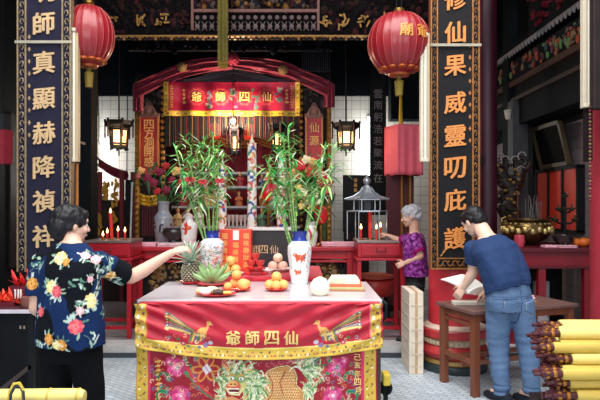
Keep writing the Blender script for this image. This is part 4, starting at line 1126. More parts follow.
b = MB(); b.tube([(TX1+0.0,TY0+0.10,TZ-0.01),(TX1+0.035,TY0+0.06,TZ-0.04),(TX1+0.03,TY0+0.04,TZ-0.12),(TX1+0.0,TY0+0.04,TZ-0.16)], 0.012, 8); b.build('corner_clamp', BLACKL, t)

# dragon cloth hung in front
def border(cv, x0, x1, y0, y1, rd, horiz):
    cv.poly([(x0,y0),(x1,y0),(x1,y1),(x0,y1)], (206,170,62))
    L = (x1-x0) if horiz else (y1-y0); wd = (y1-y0) if horiz else (x1-x0); n = int(L/0.028)
    for i in range(n):
        a = L*(i+0.5)/n; o_ = wd*(0.5+0.22*(1 if i%2 else -1)); xx, yy = (x0+a, y0+o_) if horiz else (x0+o_, y0+a)
        c = [(236,226,190),(120,70,60),(190,110,70),(226,206,150),(100,96,70)][i%5]
        cv.ell(xx, yy, 0.010, 0.006, c, rd.random()*3); cv.ell(xx+(rd.random()-0.5)*0.02, yy+(rd.random()-0.5)*0.03, 0.006, 0.006, (150,90,60))
def peony(cv, x, y, r):
    for k in range(9): cv.ell(x+math.cos(k*0.7)*r*0.6, y+math.sin(k*0.7)*r*0.6, r*0.5, r*0.38, (214,70,130) if k%2 else (190,40,104), k*0.7)
    for k in range(6): cv.ell(x+math.cos(k*1.05)*r*0.32, y+math.sin(k*1.05)*r*0.32, r*0.26, r*0.22, (236,130,170) if k%2 else (226,96,150), k)
    cv.ell(x, y, r*0.2, r*0.2, (246,214,214))
def scrollleaf(cv, x, y, a, s, c=(60,140,90)):
    cv.stroke(curl(x, y, a, 0.13*s, 3.6, 10), [0.026*s*(1-0.06*i) for i in range(11)], c)
    cv.stroke(curl(x, y, a, 0.12*s, 3.6, 10), [0.009*s]*11, (30,96,74))
def pxu(px): return PX(px,4.0)-TX0
def pzv(py): return PZ(py,3.98)
# lower frontal
FX0, FX1 = PX(136.5,3.98), PX(377,3.98); FW = FX1-FX0
def fu(px): return PX(px,3.98)-FX0
cv = Canvas((150,20,38)); rd = random.Random(6)
border(cv, fu(137), fu(147.5), 0.05, 0.9, rd, False); border(cv, fu(364), fu(375.5), 0.05, 0.9, rd, False)
cv.fn(lambda u,v: ((u>fu(147.5))&(u<fu(150.5)))|((u>fu(361))&(u<fu(364))), (206,50,90))
# small gold column of marks on the left hem
for k in range(9):
    y = pzv(361+k*4.6); cv.ell(fu(158.5), y, 0.014, 0.011, (226,176,80)); cv.stroke([(fu(155.5),y-0.006),(fu(161),y+0.006)], 0.006, (236,196,110)); cv.stroke([(fu(158),y-0.012),(fu(159),y+0.012)], 0.006, (206,150,60))
# corner sprays
for sx, px in ((1,0),(-1,0)):
    X = (lambda p: fu(p)) if sx == 1 else (lambda p: fu(514-p))
    A0 = (lambda a: a) if sx == 1 else (lambda a: math.pi-a)
    for (p, q, a, s_) in ((183,362,0.4,1.1),(196,356,-1.6,1.0),(169,379,1.2,1.0),(166,392,2.2,1.0),(172,398,-2.6,0.9),(186,372,-0.6,0.8)):
        pts = curl(0, 0, a, 0.13*s_, 3.6, 10); pts = [(X(p)+sx*u, pzv(q)+v) for u, v in pts]
        cv.stroke(pts, [0.028*s_*(1-0.06*i) for i in range(11)], (60,146,94)); cv.stroke(pts, 0.008, (28,92,72))
    peony(cv, X(177), pzv(367), 0.06); peony(cv, X(181), pzv(395), 0.065); peony(cv, X(170), pzv(361), 0.03)
    for k in range(8): cv.stroke(curl(X(192+k*2), pzv(372+k*3), 0.5*k, 0.05, 4), 0.006, (206,96,80))
    cv.stroke([(X(188),pzv(368)),(X(199),pzv(385)),(X(212),pzv(396))], 0.022, (196,52,56))
    cv.stroke([(X(190),pzv(376)),(X(203),pzv(392)),(X(215),pzv(400))], 0.012, (60,110,80)) 
for i in range(90):
    cv.stroke(curl(fu(190+rd.random()*140), pzv(358+rd.random()*50), rd.random()*6, 0.05, 4.6), 0.0045, [(196,70,64),(206,120,84),(120,60,80)][i%3])
for i in range(60):
    for X_ in (fu(152+rd.random()*46), fu(316+rd.random()*44)): cv.stroke(curl(X_, pzv(356+rd.random()*50), rd.random()*6, 0.05, 4.4), 0.006, [(206,104,84),(96,110,150),(214,150,150),(60,140,96),(230,190,150)][i%5])
# the knot of ribbons with its white parcel
for k in range(6): 
    a = k*1.05; cv.ell(fu(206)+math.cos(a)*0.05, pzv(369)+math.sin(a)*0.05, 0.045, 0.026, (216,130,60), a); cv.ell(fu(206)+math.cos(a)*0.052, pzv(369)+math.sin(a)*0.052, 0.030, 0.014, (160,30,40), a)
cv.poly([(fu(202),pzv(368)),(fu(207),pzv(364)),(fu(211.5),pzv(371)),(fu(206),pzv(375))], (232,222,226))
cv.stroke([(fu(204.5),pzv(366)),(fu(209),pzv(373))], 0.006, (190,120,150))
# the lion-dragon: scaled body, maned head, tufted tail and leg
body = [(262,378),(268,371),(277,367),(287,366),(294,370),(297,377),(296,385),(304,392),(303,400),(298,412),(288,420),(262,421),(252,414),(246,406),(243,396),(250,388)]
body = [(fu(a), pzv(c)) for a, c in body]
cv.poly([(x_+0.0, y_) for x_, y_ in body], (196,136,70))
for i in range(26):
    for j in range(20):
        x_ = fu(238)+i*0.0165+(j%2)*0.008; y_ = pzv(424)+j*0.0185
        ins = False
        for k in range(len(body)):
            (x1,y1),(x2,y2) = body[k], body[(k+1)%len(body)]
            if (y1>y_) != (y2>y_) and x_ < (x2-x1)*(y_-y1)/(y2-y1)+x1: ins = not ins
        if ins: cv.ell(x_, y_, 0.0062, 0.0062, (236,206,150)); cv.ell(x_+0.003, y_-0.003, 0.004, 0.004, (176,90,56))
for k in range(len(body)): cv.stroke([body[k], body[(k+1)%len(body)]], 0.012, (120,56,40)); cv.stroke([body[k], body[(k+1)%len(body)]], 0.006, (236,212,150))
cv.stroke([(fu(p),pzv(q)) for p,q in ((268,374),(273,382),(272,394),(266,402))], 0.007, (150,70,50)); cv.stroke([(fu(p),pzv(q)) for p,q in ((285,372),(280,382),(283,394))], 0.007, (150,70,50))
cv.stroke([(fu(p),pzv(q)) for p,q in ((228,401),(222,395),(217,398),(219,406),(226,412),(240,410))], 0.035, (206,150,110)); cv.stroke([(fu(p),pzv(q)) for p,q in ((244,404),(232,400),(222,402))], 0.05, (200,140,90))
def mane(px, py, r0, r1, a0, a1, n, seed, k=2.4, l=0.075, w0=0.017):
    rr = random.Random(seed)
    for ring in range(5):
        q = 1-ring/4
        for i in range(n):
            a = a0+(a1-a0)*(i+0.5*(ring%2)+rr.uniform(-.2,.2))/n; r = r0+(r1-r0)*q
            pts = curl(fu(px)+math.cos(a)*r, pzv(py)+math.sin(a)*r, a, l*(0.75+0.5*rr.random()), k*(1 if (i+ring)%2 else -0.6)*(0.6+0.6*rr.random()), 8)
            cv.stroke(pts, [w0*(1-0.09*t_) for t_ in range(9)], [(224,226,176),(120,160,104),(232,232,204),(190,206,150),(88,132,84)][(i+ring*2)%5])
            cv.stroke(pts[:6], 0.0025, (70,104,74))
mane(239,383,0.055,0.125,-0.9,3.3,17,1); mane(250,386,0.02,0.09,-1.4,0.9,8,2); mane(226,392,0.01,0.03,2.4,4.4,5,6,1.5,0.05,0.012)
mane(302,371,0.01,0.085,-0.7,2.3,10,4,2.0,0.085); mane(303,389,0.005,0.045,-1.0,1.0,6,5,2.0,0.07)
cv.ell(fu(237.5), pzv(383), 0.064, 0.07, (196,190,120)); cv.ell(fu(238), pzv(378), 0.058, 0.035, (120,156,96)); cv.ell(fu(233.5), pzv(386.5), 0.05, 0.04, (206,96,70)); cv.ell(fu(232.5), pzv(384), 0.034, 0.02, (226,170,100)); cv.ell(fu(231), pzv(384.5), 0.009, 0.007, (120,30,36)); cv.ell(fu(235), pzv(384.5), 0.009, 0.007, (120,30,36))
for p_ in (231.5, 241.5):
    cv.ell(fu(p_), pzv(378.5), 0.016, 0.012, (246,242,226)); cv.ell(fu(p_-0.4), pzv(378.8), 0.007, 0.008, (28,28,36)); cv.stroke([(fu(p_-4.5),pzv(377)),(fu(p_),pzv(374.3)),(fu(p_+4),pzv(376))], [0.006,0.013,0.006], (214,150,70))
cv.ell(fu(233.5), pzv(390.5), 0.040, 0.017, (104,18,32)); cv.stroke([(fu(228),pzv(389)),(fu(239),pzv(389))], 0.007, (244,240,224)); cv.stroke([(fu(229),pzv(392.5)),(fu(238),pzv(392.5))], 0.006, (244,240,224)); cv.stroke([(fu(226),pzv(388)),(fu(230),pzv(394)),(fu(239),pzv(394.5)),(fu(243),pzv(388))], 0.012, (214,206,150))
cv.stroke(curl(fu(229),pzv(372),2.0,0.06,-2),[0.014,0.013,0.012,0.011,0.010,0.009,0.007,0.005,0.003],(226,176,90)); cv.stroke(curl(fu(246),pzv(371),1.2,0.06,-2),[0.014,0.013,0.012,0.011,0.010,0.009,0.007,0.005,0.003],(226,176,90))
for k in range(5): cv.stroke(curl(fu(228), pzv(372-k), 2.2+0.3*k, 0.09, -2.5), 0.006, (226,150,110))
for k in range(16): cv.stroke(curl(fu(262+k%8*6), pzv(361+(k//8)*2), k, 0.05, 4), 0.005, (206,90,110))
# cloud swirls on the red ground

def ff(u, v):
    x = FX0+u*FW; z = 0.10+v*0.82
    y = 3.972 + 0.012*np.sin(u*21+np.sin(v*3))*(1-v*0.7) + 0.006*np.sin(u*55-v*6) + 0.008*np.sin((u*1.3+v)*16)
    return np.stack([x, y, z], 1)
t = thing('altar_frontal', ((FX0+FX1)/2, 3.965, 0.10), 'lower red satin cloth embroidered with a maned scaly dragon-lion and peonies', 'cloth')
nu, nv = 460, 230
b = MB().grid(ff, nu, nv); u_, v_ = np.meshgrid(np.linspace(0,1,nu+1), np.linspace(0,1,nv+1), indexing='ij')
b.build('cloth', EMBR, t, cols=cv.ev(u_.ravel()*FW, 0.10+v_.ravel()*0.82), solid=0.004)
def onf(p, z):
    q = ff(np.array([(p.x-FX0)/FW]), np.array([(p.z-0.10)/0.82]))[0]; return (q[0], q[1]-0.005, p.z)
b = MB()
for ch, py in zip('己亥年四月', (357,365,373.5,381.5,390)): b.text(ch, (PX(357.5,3.98), 3.97, PZ(py,3.98)), (1,0,0), (0,0,1), 0.046, 0, bold=0.02, fn=onf)
b.build('gold_lettering', M('embroidery_gold', (232,196,116), 0.45), t, smooth=False)

# upper valance with the four characters, sagging in the middle
VX0, VX1 = PX(136.5,3.95), PX(382,3.95); VW = VX1-VX0
def vu(px): return PX(px,3.95)-VX0
zt = PZ(302.5,3.95)
def vbot(u): return PZ(346.5,3.95) - (0.082*np.sin(np.clip(u,0,1)*math.pi)**0.9)
cv = Canvas((182,24,48)); rd = random.Random(12)
HV = zt-PZ(346,3.95)      # height at the corner; painted in (u metres, v fraction*HV)
bw = 0.068
cv.fn(lambda u,v: (u<0.075)|((u>VW-0.08)&(u<VW-0.012)), (206,170,62)); cv.fn(lambda u,v: v<bw, (206,170,62))
cv.fn(lambda u,v: (u>0.075)&(u<0.084)&(v>bw), (214,70,60)); cv.fn(lambda u,v: (u>VW-0.09)&(u<VW-0.08)&(v>bw), (226,70,130)); cv.fn(lambda u,v: (v>bw)&(v<bw+0.008)&(u>0.075)&(u<VW-0.08), (236,214,120))
for i in range(58):
    a = 0.02+(VW-0.04)*i/57; c = [(236,226,190),(120,70,60),(190,110,70),(226,206,150),(100,96,70)][i%5]
    cv.ell(a, bw*0.5+0.012*(1 if i%2 else -1), 0.010, 0.006, c, rd.random()*3); cv.ell(a+0.012, bw*0.5-0.01, 0.006, 0.006, (150,90,60))
for i in range(11):
    for x_ in (0.037, VW-0.047): cv.ell(x_+0.014*(1 if i%2 else -1), 0.075+i*0.023, 0.009, 0.012, [(240,236,220),(120,70,60),(196,110,80)][i%3], i)
for sx in (1,-1):
    X = (lambda p: vu(p)) if sx == 1 else (lambda p: vu(524-p) + 0.02)
    vy = lambda q: (352.5-q)*3.95/F
    # little phoenix either side: body, wing, long tail feathers and clouds
    def E(p,q,rx,ry,c,ro=0.0): cv.ell(X(p), vy(q), rx, ry, c, ro*sx)
    def ST(pts, wd, c): cv.stroke([(X(p), vy(q)) for p,q in pts], wd, c)
    for k,c in enumerate([(46,92,84),(214,150,70),(60,120,80),(176,56,70),(70,84,130),(214,180,110)]):
        ST([(194,327+k*0.8),(184,321+k*1.5),(172-k*0.5,314+k*2.6),(166,312+k*3.2)], [0.020,0.018,0.013,0.004], c); ST([(194,327+k*0.8),(184,321+k*1.5),(172-k*0.5,314+k*2.6)], 0.003, (236,206,140))
        E(168,313.5+k*2.9, 0.014,0.010, c, -0.5); E(168,313.5+k*2.9, 0.005,0.004, (240,220,160))
    E(200,331,0.055,0.032,(206,110,56),0.25); E(203,327,0.034,0.024,(226,160,80),0.5); E(198,334,0.04,0.018,(150,60,50),0.1)
    for k in range(6): ST([(193+k*2.4,329.5),(191+k*2.6,336),(189+k*2.8,340-0.5*k)], [0.015,0.012,0.004], [(60,120,84),(226,176,90),(80,100,140)][k%3])
    for k in range(5): E(197+k*2, 331, 0.006, 0.012, (240,206,130), 0.3)
    ST([(205,328),(208,323),(209,319.5)], [0.026,0.018,0.014], (214,150,80)); E(209.5,318.5,0.017,0.014,(220,170,90)); ST([(209,316),(206,312.5),(203,313)], [0.01,0.008,0.003], (190,50,60)); ST([(210.5,319),(213.5,320)], [0.008,0.002], (240,220,150)); E(209.8,318,0.0035,0.0035,(30,26,30))
    for k in range(11):
        p0 = (168+k*4.2, 340-(k%3)*4.5+2*math.sin(k)); cv.stroke(curl(X(p0[0]), vy(p0[1]), k*1.3, 0.045, 4.6*sx), 0.0055, [(226,170,120),(120,150,170),(214,96,90),(226,206,150)][k%4])
    E(206,341,0.018,0.014,(128,104,150)); E(211,338,0.016,0.014,(196,190,206)); E(200,343,0.014,0.010,(96,110,150)); E(184,341,0.02,0.016,(186,52,84)); E(184,341,0.008,0.007,(240,190,170)); E(179,337,0.014,0.008,(70,130,80),0.8); E(189,343,0.014,0.007,(70,130,80),-0.5)
def vf(u, v):
    x = VX0+u*VW; zb = vbot(u); z = zb+(zt-zb)*v
    tent = np.exp(-((u-0.0)/0.35)**2)*np.sin((v*1.2+u*2.4)*17) + np.exp(-((u-1.0)/0.35)**2)*np.sin((v*1.2+(1-u)*2.4)*17)
    y = 3.918 - 0.020*tent*(0.35+v*0.65) + 0.005*np.sin(u*44+v*5)*v - 0.010*np.sin(u*math.pi)*np.sin(v*13+2.6*np.sin(u*math.pi)) 
    return np.stack([x, y, z], 1)
t = thing('altar_valance', ((VX0+VX1)/2, 3.94, PZ(357,3.95)), 'upper red satin valance with yellow border and four gold characters on the offering table', 'cloth')
nu, nv = 460, 100
b = MB().grid(vf, nu, nv); u_, v_ = np.meshgrid(np.linspace(0,1,nu+1), np.linspace(0,1,nv+1), indexing='ij')
b.build('cloth', EMBR, t, cols=cv.ev(u_.ravel()*VW, v_.ravel()*(zt-vbot(u_.ravel()))), solid=0.004)
def onv(p, z):
    u = (p.x-VX0)/VW; zb = float(vbot(np.array([u]))[0]); v = (p.z-zb)/(zt-zb); q = vf(np.array([u]), np.array([v]))[0]
    return (q[0], q[1]-0.008, p.z)
for ch, px in zip('爺師四仙', (234,253,272,291)):
    MB().text(ch, (PX(px,3.95), 3.95, PZ(336.5,3.95)), (1,0,0), (0,0,1), 0.098, 0, bold=0.03, fn=onv).build('gold_character', M('embroidery_gold'), t, smooth=False)
# the strip of cloth carried over the table's edge
b = MB(); b.grid(lambda u,v: np.stack([VX0+0.015+u*(VW-0.03), 3.915+v*0.10, zt-0.002+0.0*u+0.004*np.sin(u*60)*(1-v)], 1), 120, 4)
b.build('top_hem', M('hem_red',(190,34,56),0.6), t, solid=0.003)

# second table with a red cloth
t = thing('back_table', (-0.35, 5.45, 0), 'second offering table spread with a plain red cloth behind the first', 'table')
BX0, BX1, BY0, BY1, BZ = -0.86, 0.185, 5.0, 5.9, 0.985
MB().bb(BX0+0.02, BX1-0.02, BY0+0.02, BY1-0.02, BZ-0.04, BZ-0.006).build('tabletop', BROWN, t, smooth=False)
for x in (BX0+0.06, BX1-0.06):
    for y in (BY0+0.08, BY1-0.06): MB().bb(x-0.025, x+0.025, y-0.025, y+0.025, 0, BZ-0.04).build('leg', DKBRN, t, smooth=False)
b = MB()
def cl(u, v):
    s_ = u*(BX1-BX0+0.3)-0.15; over = np.maximum(0, np.maximum(-s_, s_-(BX1-BX0))); x = BX0 + np.clip(s_, 0, BX1-BX0)
    q = v*(BY1-BY0+0.3)-0.30; ov2 = np.maximum(0, -q); y = BY0+np.clip(q, 0, 9)
    return np.stack([x + np.where(s_<0,-0.012,np.where(s_>BX1-BX0,0.012,0)), y-np.where(q<0,0.012+0.012*np.sin(u*40),0), BZ - over*0.9 - ov2*0.9], 1)
b.grid(cl, 90, 60); b.build('red_cloth', REDCLO, t, solid=0.004)

# ---------------------------------------------------------------- offerings
def plate(x, y, z, r, mat, label, name='plate', h=0.018, group=None):
    o = MB().lathe([(r*0.55,z),(r*0.6,z+0.004),(r*0.95,z+h),(r,z+h+0.003),(r*0.97,z+h+0.005),(r*0.6,z+0.009),(0.001,z+0.008)], (x,y,0), 32).build(name, mat)
    return tag(o, label, 'plate', group)
REDPL = M('red_plastic', (206,44,50), 0.3, var=0.05)
ORANGE = M('orange_skin', (247,182,104), 0.4, var=0.08, scale=8, bump=0.25, bscale=220)
def fruit(x, y, z, r, label, group, name='orange', mat=None, leaf=True, cat='fruit'):
    t = thing(name, (x, y, z), label, cat, group)
    b = MB(); rnd = random.Random(int((x+y+z)*9999)); ax = Vector((rnd.uniform(-.4,.4), rnd.uniform(-.5,.1), 1)).normalized(); rt = Vector((0,0,1)).rotation_difference(ax).to_matrix()
    b.ell((x,y,z+r*0.93), (r,r,r*0.93), 24, rot=rt, k=16); b.build('skin', mat or ORANGE, t)
    if leaf:
        c = Vector((x,y,z+r*0.93)) + ax*r*0.92; MB().lathe([(r*0.12,-0.002),(r*0.1,0.004),(0.001,0.007)], c, 8, axis=ax).build('stem_button', M('stem_green', (110,120,60), 0.6), t)
    return t
def rest(rows): return rows
# oranges in a red dish, pyramid of five
d = 4.42; x = PX(276.5,d)
plate(x, d, TZ, 0.088, REDPL, 'red dish under the orange pyramid left of the lion vase')
z = TZ+0.012; r = 0.039
for i, (dx, dy) in enumerate(((-0.052,-0.02),(0.0,-0.046),(0.052,-0.018),(0.028,0.044),(-0.03,0.042))): fruit(x+dx, d+dy, z, r, 'orange in the bottom ring of the pyramid on the red dish', 'oranges in the bottom ring of the pyramid')
fruit(x-0.0, d, z+0.06, r, 'orange on top of the pyramid on the red dish', None)
# loose group of oranges on a red dish by the plate
plate(PX(236,4.42), 4.42, TZ, 0.115, REDPL, 'red dish with large oranges beside the bread rolls')
for px, d, r, zz, lbl in ((228,4.36,0.032,0.012,'small orange at the left front of the dish beside the bread rolls'),(243,4.37,0.046,0.012,'largest orange at the right front of the dish beside the bread rolls'),(235,4.46,0.042,0.012,'orange at the back of the dish beside the bread rolls'),(246,4.47,0.036,0.012,'orange at the back right of the dish beside the bread rolls'),(236.5,4.43,0.038,0.085,'orange lying on top of the others beside the bread rolls')):
    fruit(PX(px,d), d, TZ+zz, r, lbl, None)
o = MB().ell((PX(232.5,4.3), 4.27, TZ+0.012), (0.026,0.012,0.010), 12).build('wrapped_sweet', M('grey_foil', (140,136,150), 0.3, metal=0.5)); tag(o, 'grey wrapped sweet lying in front of the large oranges', 'sweet')
# oranges behind on the red table
plate(PX(231,5.12), 5.12, BZ, 0.11, M('white_plate',(226,226,224),0.2,var=0.02), 'white plate under the oranges before the red box')
for px, d, zz, lbl in ((225.5,5.09,0.012,'left orange of three on the white plate before the red box'),(236,5.08,0.012,'right orange of three on the white plate before the red box'),(231,5.11,0.085,'top orange of three on the white plate before the red box')):
    fruit(PX(px,d), d, BZ+zz, 0.045, lbl, None)
fruit(PX(230.5,5.17), 5.17, BZ+0.012, 0.042, 'hidden back orange on the white plate before the red box', None)
# steamed buns, pink
BUN = M('pink_bun', (244,190,170), 0.6, var=0.08, scale=12); BUNC = M('cream_bun', (246,222,190), 0.6, var=0.05)
x = PX(278,5.4); plate(x, 5.38, BZ, 0.125, MATS['white_plate'], 'white plate of pink buns in front of the black box', h=0.03)
for dx, dy, zz, lbl, m in ((-0.046,-0.02,0.014,'left pink bun on the white plate before the black box',BUN),(0.046,-0.02,0.014,'right pink bun on the white plate before the black box',BUN),(0,0.045,0.014,'back pink bun on the white plate before the black box',BUN),(0,0.0,0.086,'cream bun on top of the pink buns before the black box',BUNC)):
    fruit(x+dx, 5.38+dy, BZ+zz, 0.045, lbl, None, 'steamed_bun', m, False, 'bun')
# teacups on a red stand
x = PX(256,5.2)
o = MB().lathe([(0.10,BZ),(0.11,BZ+0.01),(0.10,BZ+0.02),(0.06,BZ+0.025),(0.06,BZ+0.045),(0.085,BZ+0.05),(0.085,BZ+0.06),(0.001,BZ+0.06)], (x,5.2,0), 28).build('cup_stand', REDPL); tag(o, 'red round stand carrying red teacups before the black box', 'stand')
for dx, dy, zz, lbl in ((-0.04,0,0.06,'left red teacup on the red stand'),(0.04,0,0.06,'right red teacup on the red stand'),(0.0,0.0,0.122,'red teacup topmost of the stack on the red stand')):
    cup(x+dx-0.005, 5.2+dy, BZ+zz, 0.042, 0.062, M('cup_red',(226,80,76),0.3), 'teacup', lbl, 'cup')
o = MB().bb(x-0.04, x+0.06, 5.07, 5.13, BZ, BZ+0.03).build('red_packet', M('packet_dark_red',(150,20,34),0.4), smooth=False, bevel=0.004); tag(o, 'small dark red packet in front of the teacup stand', 'packet')
plate(PX(268,5.28), 5.24, BZ, 0.06, MATS['white_plate'], 'small white dish just right of the red teacup stand', h=0.03)
o = MB().bb(PX(244,5.06), PX(258,5.06), 5.02, 5.12, BZ, BZ+0.02).build('red_envelope', M('envelope_pink',(240,130,130),0.6), smooth=False, bevel=0.003) if False else None

# red and black boxes with characters
t = thing('red_donation_box', (PX(235,5.5), 5.55, BZ), 'red-orange box with gold characters and a white label beside the blue-necked vase', 'box')
xa, xb, zb = PX(219.5,5.45), PX(251,5.45), PZ(229.5,5.45)
MB().bb(xa, xb, 5.45, 5.62, BZ, zb).build('box_body', M('box_red',(232,74,52),0.55,var=0.05), t, smooth=False, bevel=0.004)
MB().bb(PX(233,5.45), PX(239,5.45), 5.444, 5.45, PZ(240,5.45), PZ(230.5,5.45)).build('white_label', PAPER, t, smooth=False)
for col, px in ((0,224.5),(1,235.5),(2,246)):
    b = MB()
    for k in range(4 if col == 1 else 5):
        b.text('福祿壽財喜'[k], (PX(px,5.45), 5.449, PZ((236 if col != 1 else 245)+k*(7.2),5.45)), (1,0,0), (0,0,1), 0.058, 0, bold=0.02)
    b.build('gold_lettering', M('box_letter',(246,180,96),0.5), t, smooth=False)
t = thing('black_box', (PX(271,5.7), 5.76, BZ), 'black box reading 師四仙 in gold behind the pink buns', 'box')
xa, xb, zb = PX(250,5.7), PX(291.5,5.7), PZ(230.5,5.7)
MB().bb(xa, xb, 5.7, 5.88, BZ, zb).build('box_body', M('box_black',(38,38,42),0.5,var=0.05), t, smooth=False, bevel=0.004)
MB().bb(xa-0.01, xb+0.01, 5.69, 5.89, zb, zb+0.025).build('white_top', M('box_white',(206,204,206),0.4,var=0.03), t, smooth=False, bevel=0.003)
for ch, px in zip('師四仙', (255,263.5,274)): MB().text(ch, (PX(px,5.7), 5.699, PZ(249.5,5.7)), (1,0,0), (0,0,1), 0.088, 0, bold=0.0).build('gold_character', M('box_gold',(206,176,128),0.5), t, smooth=False)

# bananas on a red plate
bx, by = PX(214,4.78), 4.72
plate(bx, by, TZ, 0.135, REDPL, 'red plate under the green bananas')
t = thing('banana_hand', (bx, by, TZ+0.012), 'hand of green bananas fanned out on a red plate', 'fruit')
BAN = M('banana_green', (140,172,112), 0.45, var=0.12, scale=5, stretch=(1,1,1)); BANT = M('banana_tip', (70,70,40), 0.6)
crown = Vector((bx, by-0.01, TZ+0.045))
MB().ell(crown, (0.05,0.032,0.026), 12).build('crown', M('banana_crown',(96,96,56),0.6), t)
def banana(a, L, y0, fwd, up):
    pts = []
    for k in range(10):
        q = k/9; pts.append((crown.x+math.cos(a)*L*q, crown.y+y0+fwd*math.sin(q*2.2), crown.z-0.004+math.sin(a)*L*q*0.85+up*q*q))
    o = MB().tube(pts, [0.010,0.015,0.019,0.0215,0.0225,0.0225,0.021,0.018,0.011,0.005], 6).build('banana', BAN, t)
    MB().ell(pts[-1], 0.0065, 8).build('tip', BANT, o)
for i in range(6): banana(R(174-33.6*i), 0.155 if i in (0,5) else 0.13, -0.02, -0.05, 0.055 if i in (0,1,4,5) else 0.0)
for i in range(6): banana(R(166-30.5*i), 0.165, 0.03, 0.03, 0.04 if i in (0,1,4,5) else 0.0)

# pineapple
px_, py_ = PX(190.5,4.8), 4.8
o = MB().lathe([(0.05,TZ),(0.055,TZ+0.004),(0.085,TZ+0.025),(0.088,TZ+0.028),(0.05,TZ+0.012),(0.001,TZ+0.012)], (px_,py_,0), 28).build('red_dish', REDPL); tag(o, 'small red dish under the pineapple', 'dish')
t = thing('pineapple', (px_, py_, TZ+0.012), 'pineapple with a spiky grey-green crown near the reaching hand', 'fruit')
b = MB(); zc = TZ+0.012; H = 0.165
prof = [(0.04,0),(0.058,0.1),(0.068,0.3),(0.07,0.5),(0.066,0.75),(0.052,0.93),(0.03,1.0)]
b.lathe([(r,zc+h*H) for r,h in prof], (px_,py_,0), 28, m=1)
for i in range(10):
    h = (i+0.5)/10
    for (r0,h0),(r1,h1) in zip(prof[:-1],prof[1:]):
        if h0 <= h <= h1: r = r0+(r1-r0)*(h-h0)/(h1-h0)
    for j in range(14):
        a = 2*math.pi*(j+0.5*(i%2))/14; c = Vector((px_+r*math.cos(a), py_+r*math.sin(a), zc+h*H))
        rt = Vector((0,0,1)).rotation_difference(Vector((math.cos(a),math.sin(a),0.15))).to_matrix()
        b.ell(c, (r*0.2,0.0095,0.007), 6, 0, rt, 4); b.ell(c+Vector((math.cos(a),math.sin(a),0.3))*0.007, (0.003,0.003,0.005), 5, 2, None, 4)
b.build('body', [M('pine_eye',(150,142,118),0.55,var=0.2,scale=60), M('pine_groove',(64,56,46),0.7), M('pine_spine',(206,196,170),0.6)], t)
b = MB(); rd = random.Random(5)
for i in range(46):
    q = i/46; a = i*2.4; l = 0.09+0.15*math.sin(q*3.0)**0.8; el = 0.25+1.1*q; z = zc+H-0.01+0.05*q
    pts = [(px_+math.cos(a)*(0.014*(1-q)+l*math.cos(el)*s_*1.0), py_+math.sin(a)*(0.014*(1-q)+l*math.cos(el)*s_), z+l*(math.sin(el)*s_ - 0.35*s_*s_*math.cos(el)*(1-0.0))) for s_ in (0,0.35,0.7,1.0)]
    b.tube(pts, [0.012,0.011,0.007,0.0015], 6, flat=0.3)
b.build('leaf_crown', M('pine_leaf',(168,186,166),0.5,var=0.25,scale=16), t)

# bread rolls / parcels on a red plate at the front
x, y = PX(213,4.17), 4.17
o = MB().lathe([(0.075,TZ),(0.08,TZ+0.004),(0.14,TZ+0.016),(0.142,TZ+0.02),(0.08,TZ+0.009),(0.001,TZ+0.009)], (x+0.02,y,0), 36, sx=1.05, sy=0.75).build('plate', REDPL); tag(o, 'flat red plate of bread rolls at the front of the offering table', 'plate')
ROLL = M('bread_roll',(240,212,168),0.65,var=0.12,scale=12)
for dx, dy, rx, lbl, m in ((-0.075,-0.01,0.05,'left pale bread roll on the flat red plate',ROLL),(-0.015,0.03,0.05,'back pale bread roll on the flat red plate',ROLL),(-0.045,-0.045,0.042,'front cream slice on the flat red plate',PAPER)):
    t = MB().ell((x+dx,y+dy,TZ+0.038), (rx,0.034,0.028), 18).build('bread_roll', m); tag(t, lbl, 'bread')
o = MB().loft([((x+0.005,y-0.04,TZ+0.03),(0,0.001,0),(0,0,0.001)),((x+0.008,y-0.04,TZ+0.032),(0,0.03,0),(0,0,0.018)),((x+0.04,y-0.04,TZ+0.036),(0,0.033,0),(0,0,0.02)),((x+0.075,y-0.035,TZ+0.03),(0,0.025,0),(0,0,0.015)),((x+0.08,y-0.035,TZ+0.029),(0,0.001,0),(0,0,0.001))], 14).build('dark_cake', M('cake_dark',(66,52,44),0.6,var=0.3)); tag(o, 'dark brown cake between the bread rolls and the plate edge', 'cake')
o = MB().bb(x+0.03, x+0.13, y-0.02, y+0.04, TZ+0.014, TZ+0.03, rot=Matrix.Rotation(0.2,3,'Z')).build('yellow_slice', M('slice_yellow',(236,196,96),0.5), smooth=False, bevel=0.005); tag(o, 'yellow slice at the right of the flat red plate', 'cake')

# white round steamed bun / gourd and parcels at right
t = thing('white_bun', (PX(320,4.2), 4.2, TZ), 'large round cream-white bun in front of the paper parcels', 'bun')
r = 0.072; c = (PX(320,4.2),4.2,TZ)
MB().lathe([(r*0.6,TZ),(r*0.9,TZ+0.02),(r,TZ+0.055),(r*0.9,TZ+0.09),(r*0.6,TZ+0.118),(r*0.25,TZ+0.13),(0.001,TZ+0.131)], (c[0],c[1],0), 30).build('dough', M('bun_white',(248,238,216),0.6,var=0.03), t)
MB().lathe([(0.014,TZ+0.126),(0.012,TZ+0.135),(0.001,TZ+0.137)], (c[0],c[1],0), 10).build('dimple', M('bun_yellow',(240,214,150),0.6), t)
x0, x1 = PX(327,4.5), PX(362,4.5)
t = thing('paper_parcel', ((x0+x1)/2, 4.48, TZ), 'stack of cream paper over a red band at the right of the offering table', 'paper', None, -0.06)
def lo(mb, nm, mat, **k):
    o = mb.build(nm, mat, None, loc=(0,0,0), smooth=False, **k); o.parent = t; o.location = (0,0,0); return o
w_ = (x1-x0)/2
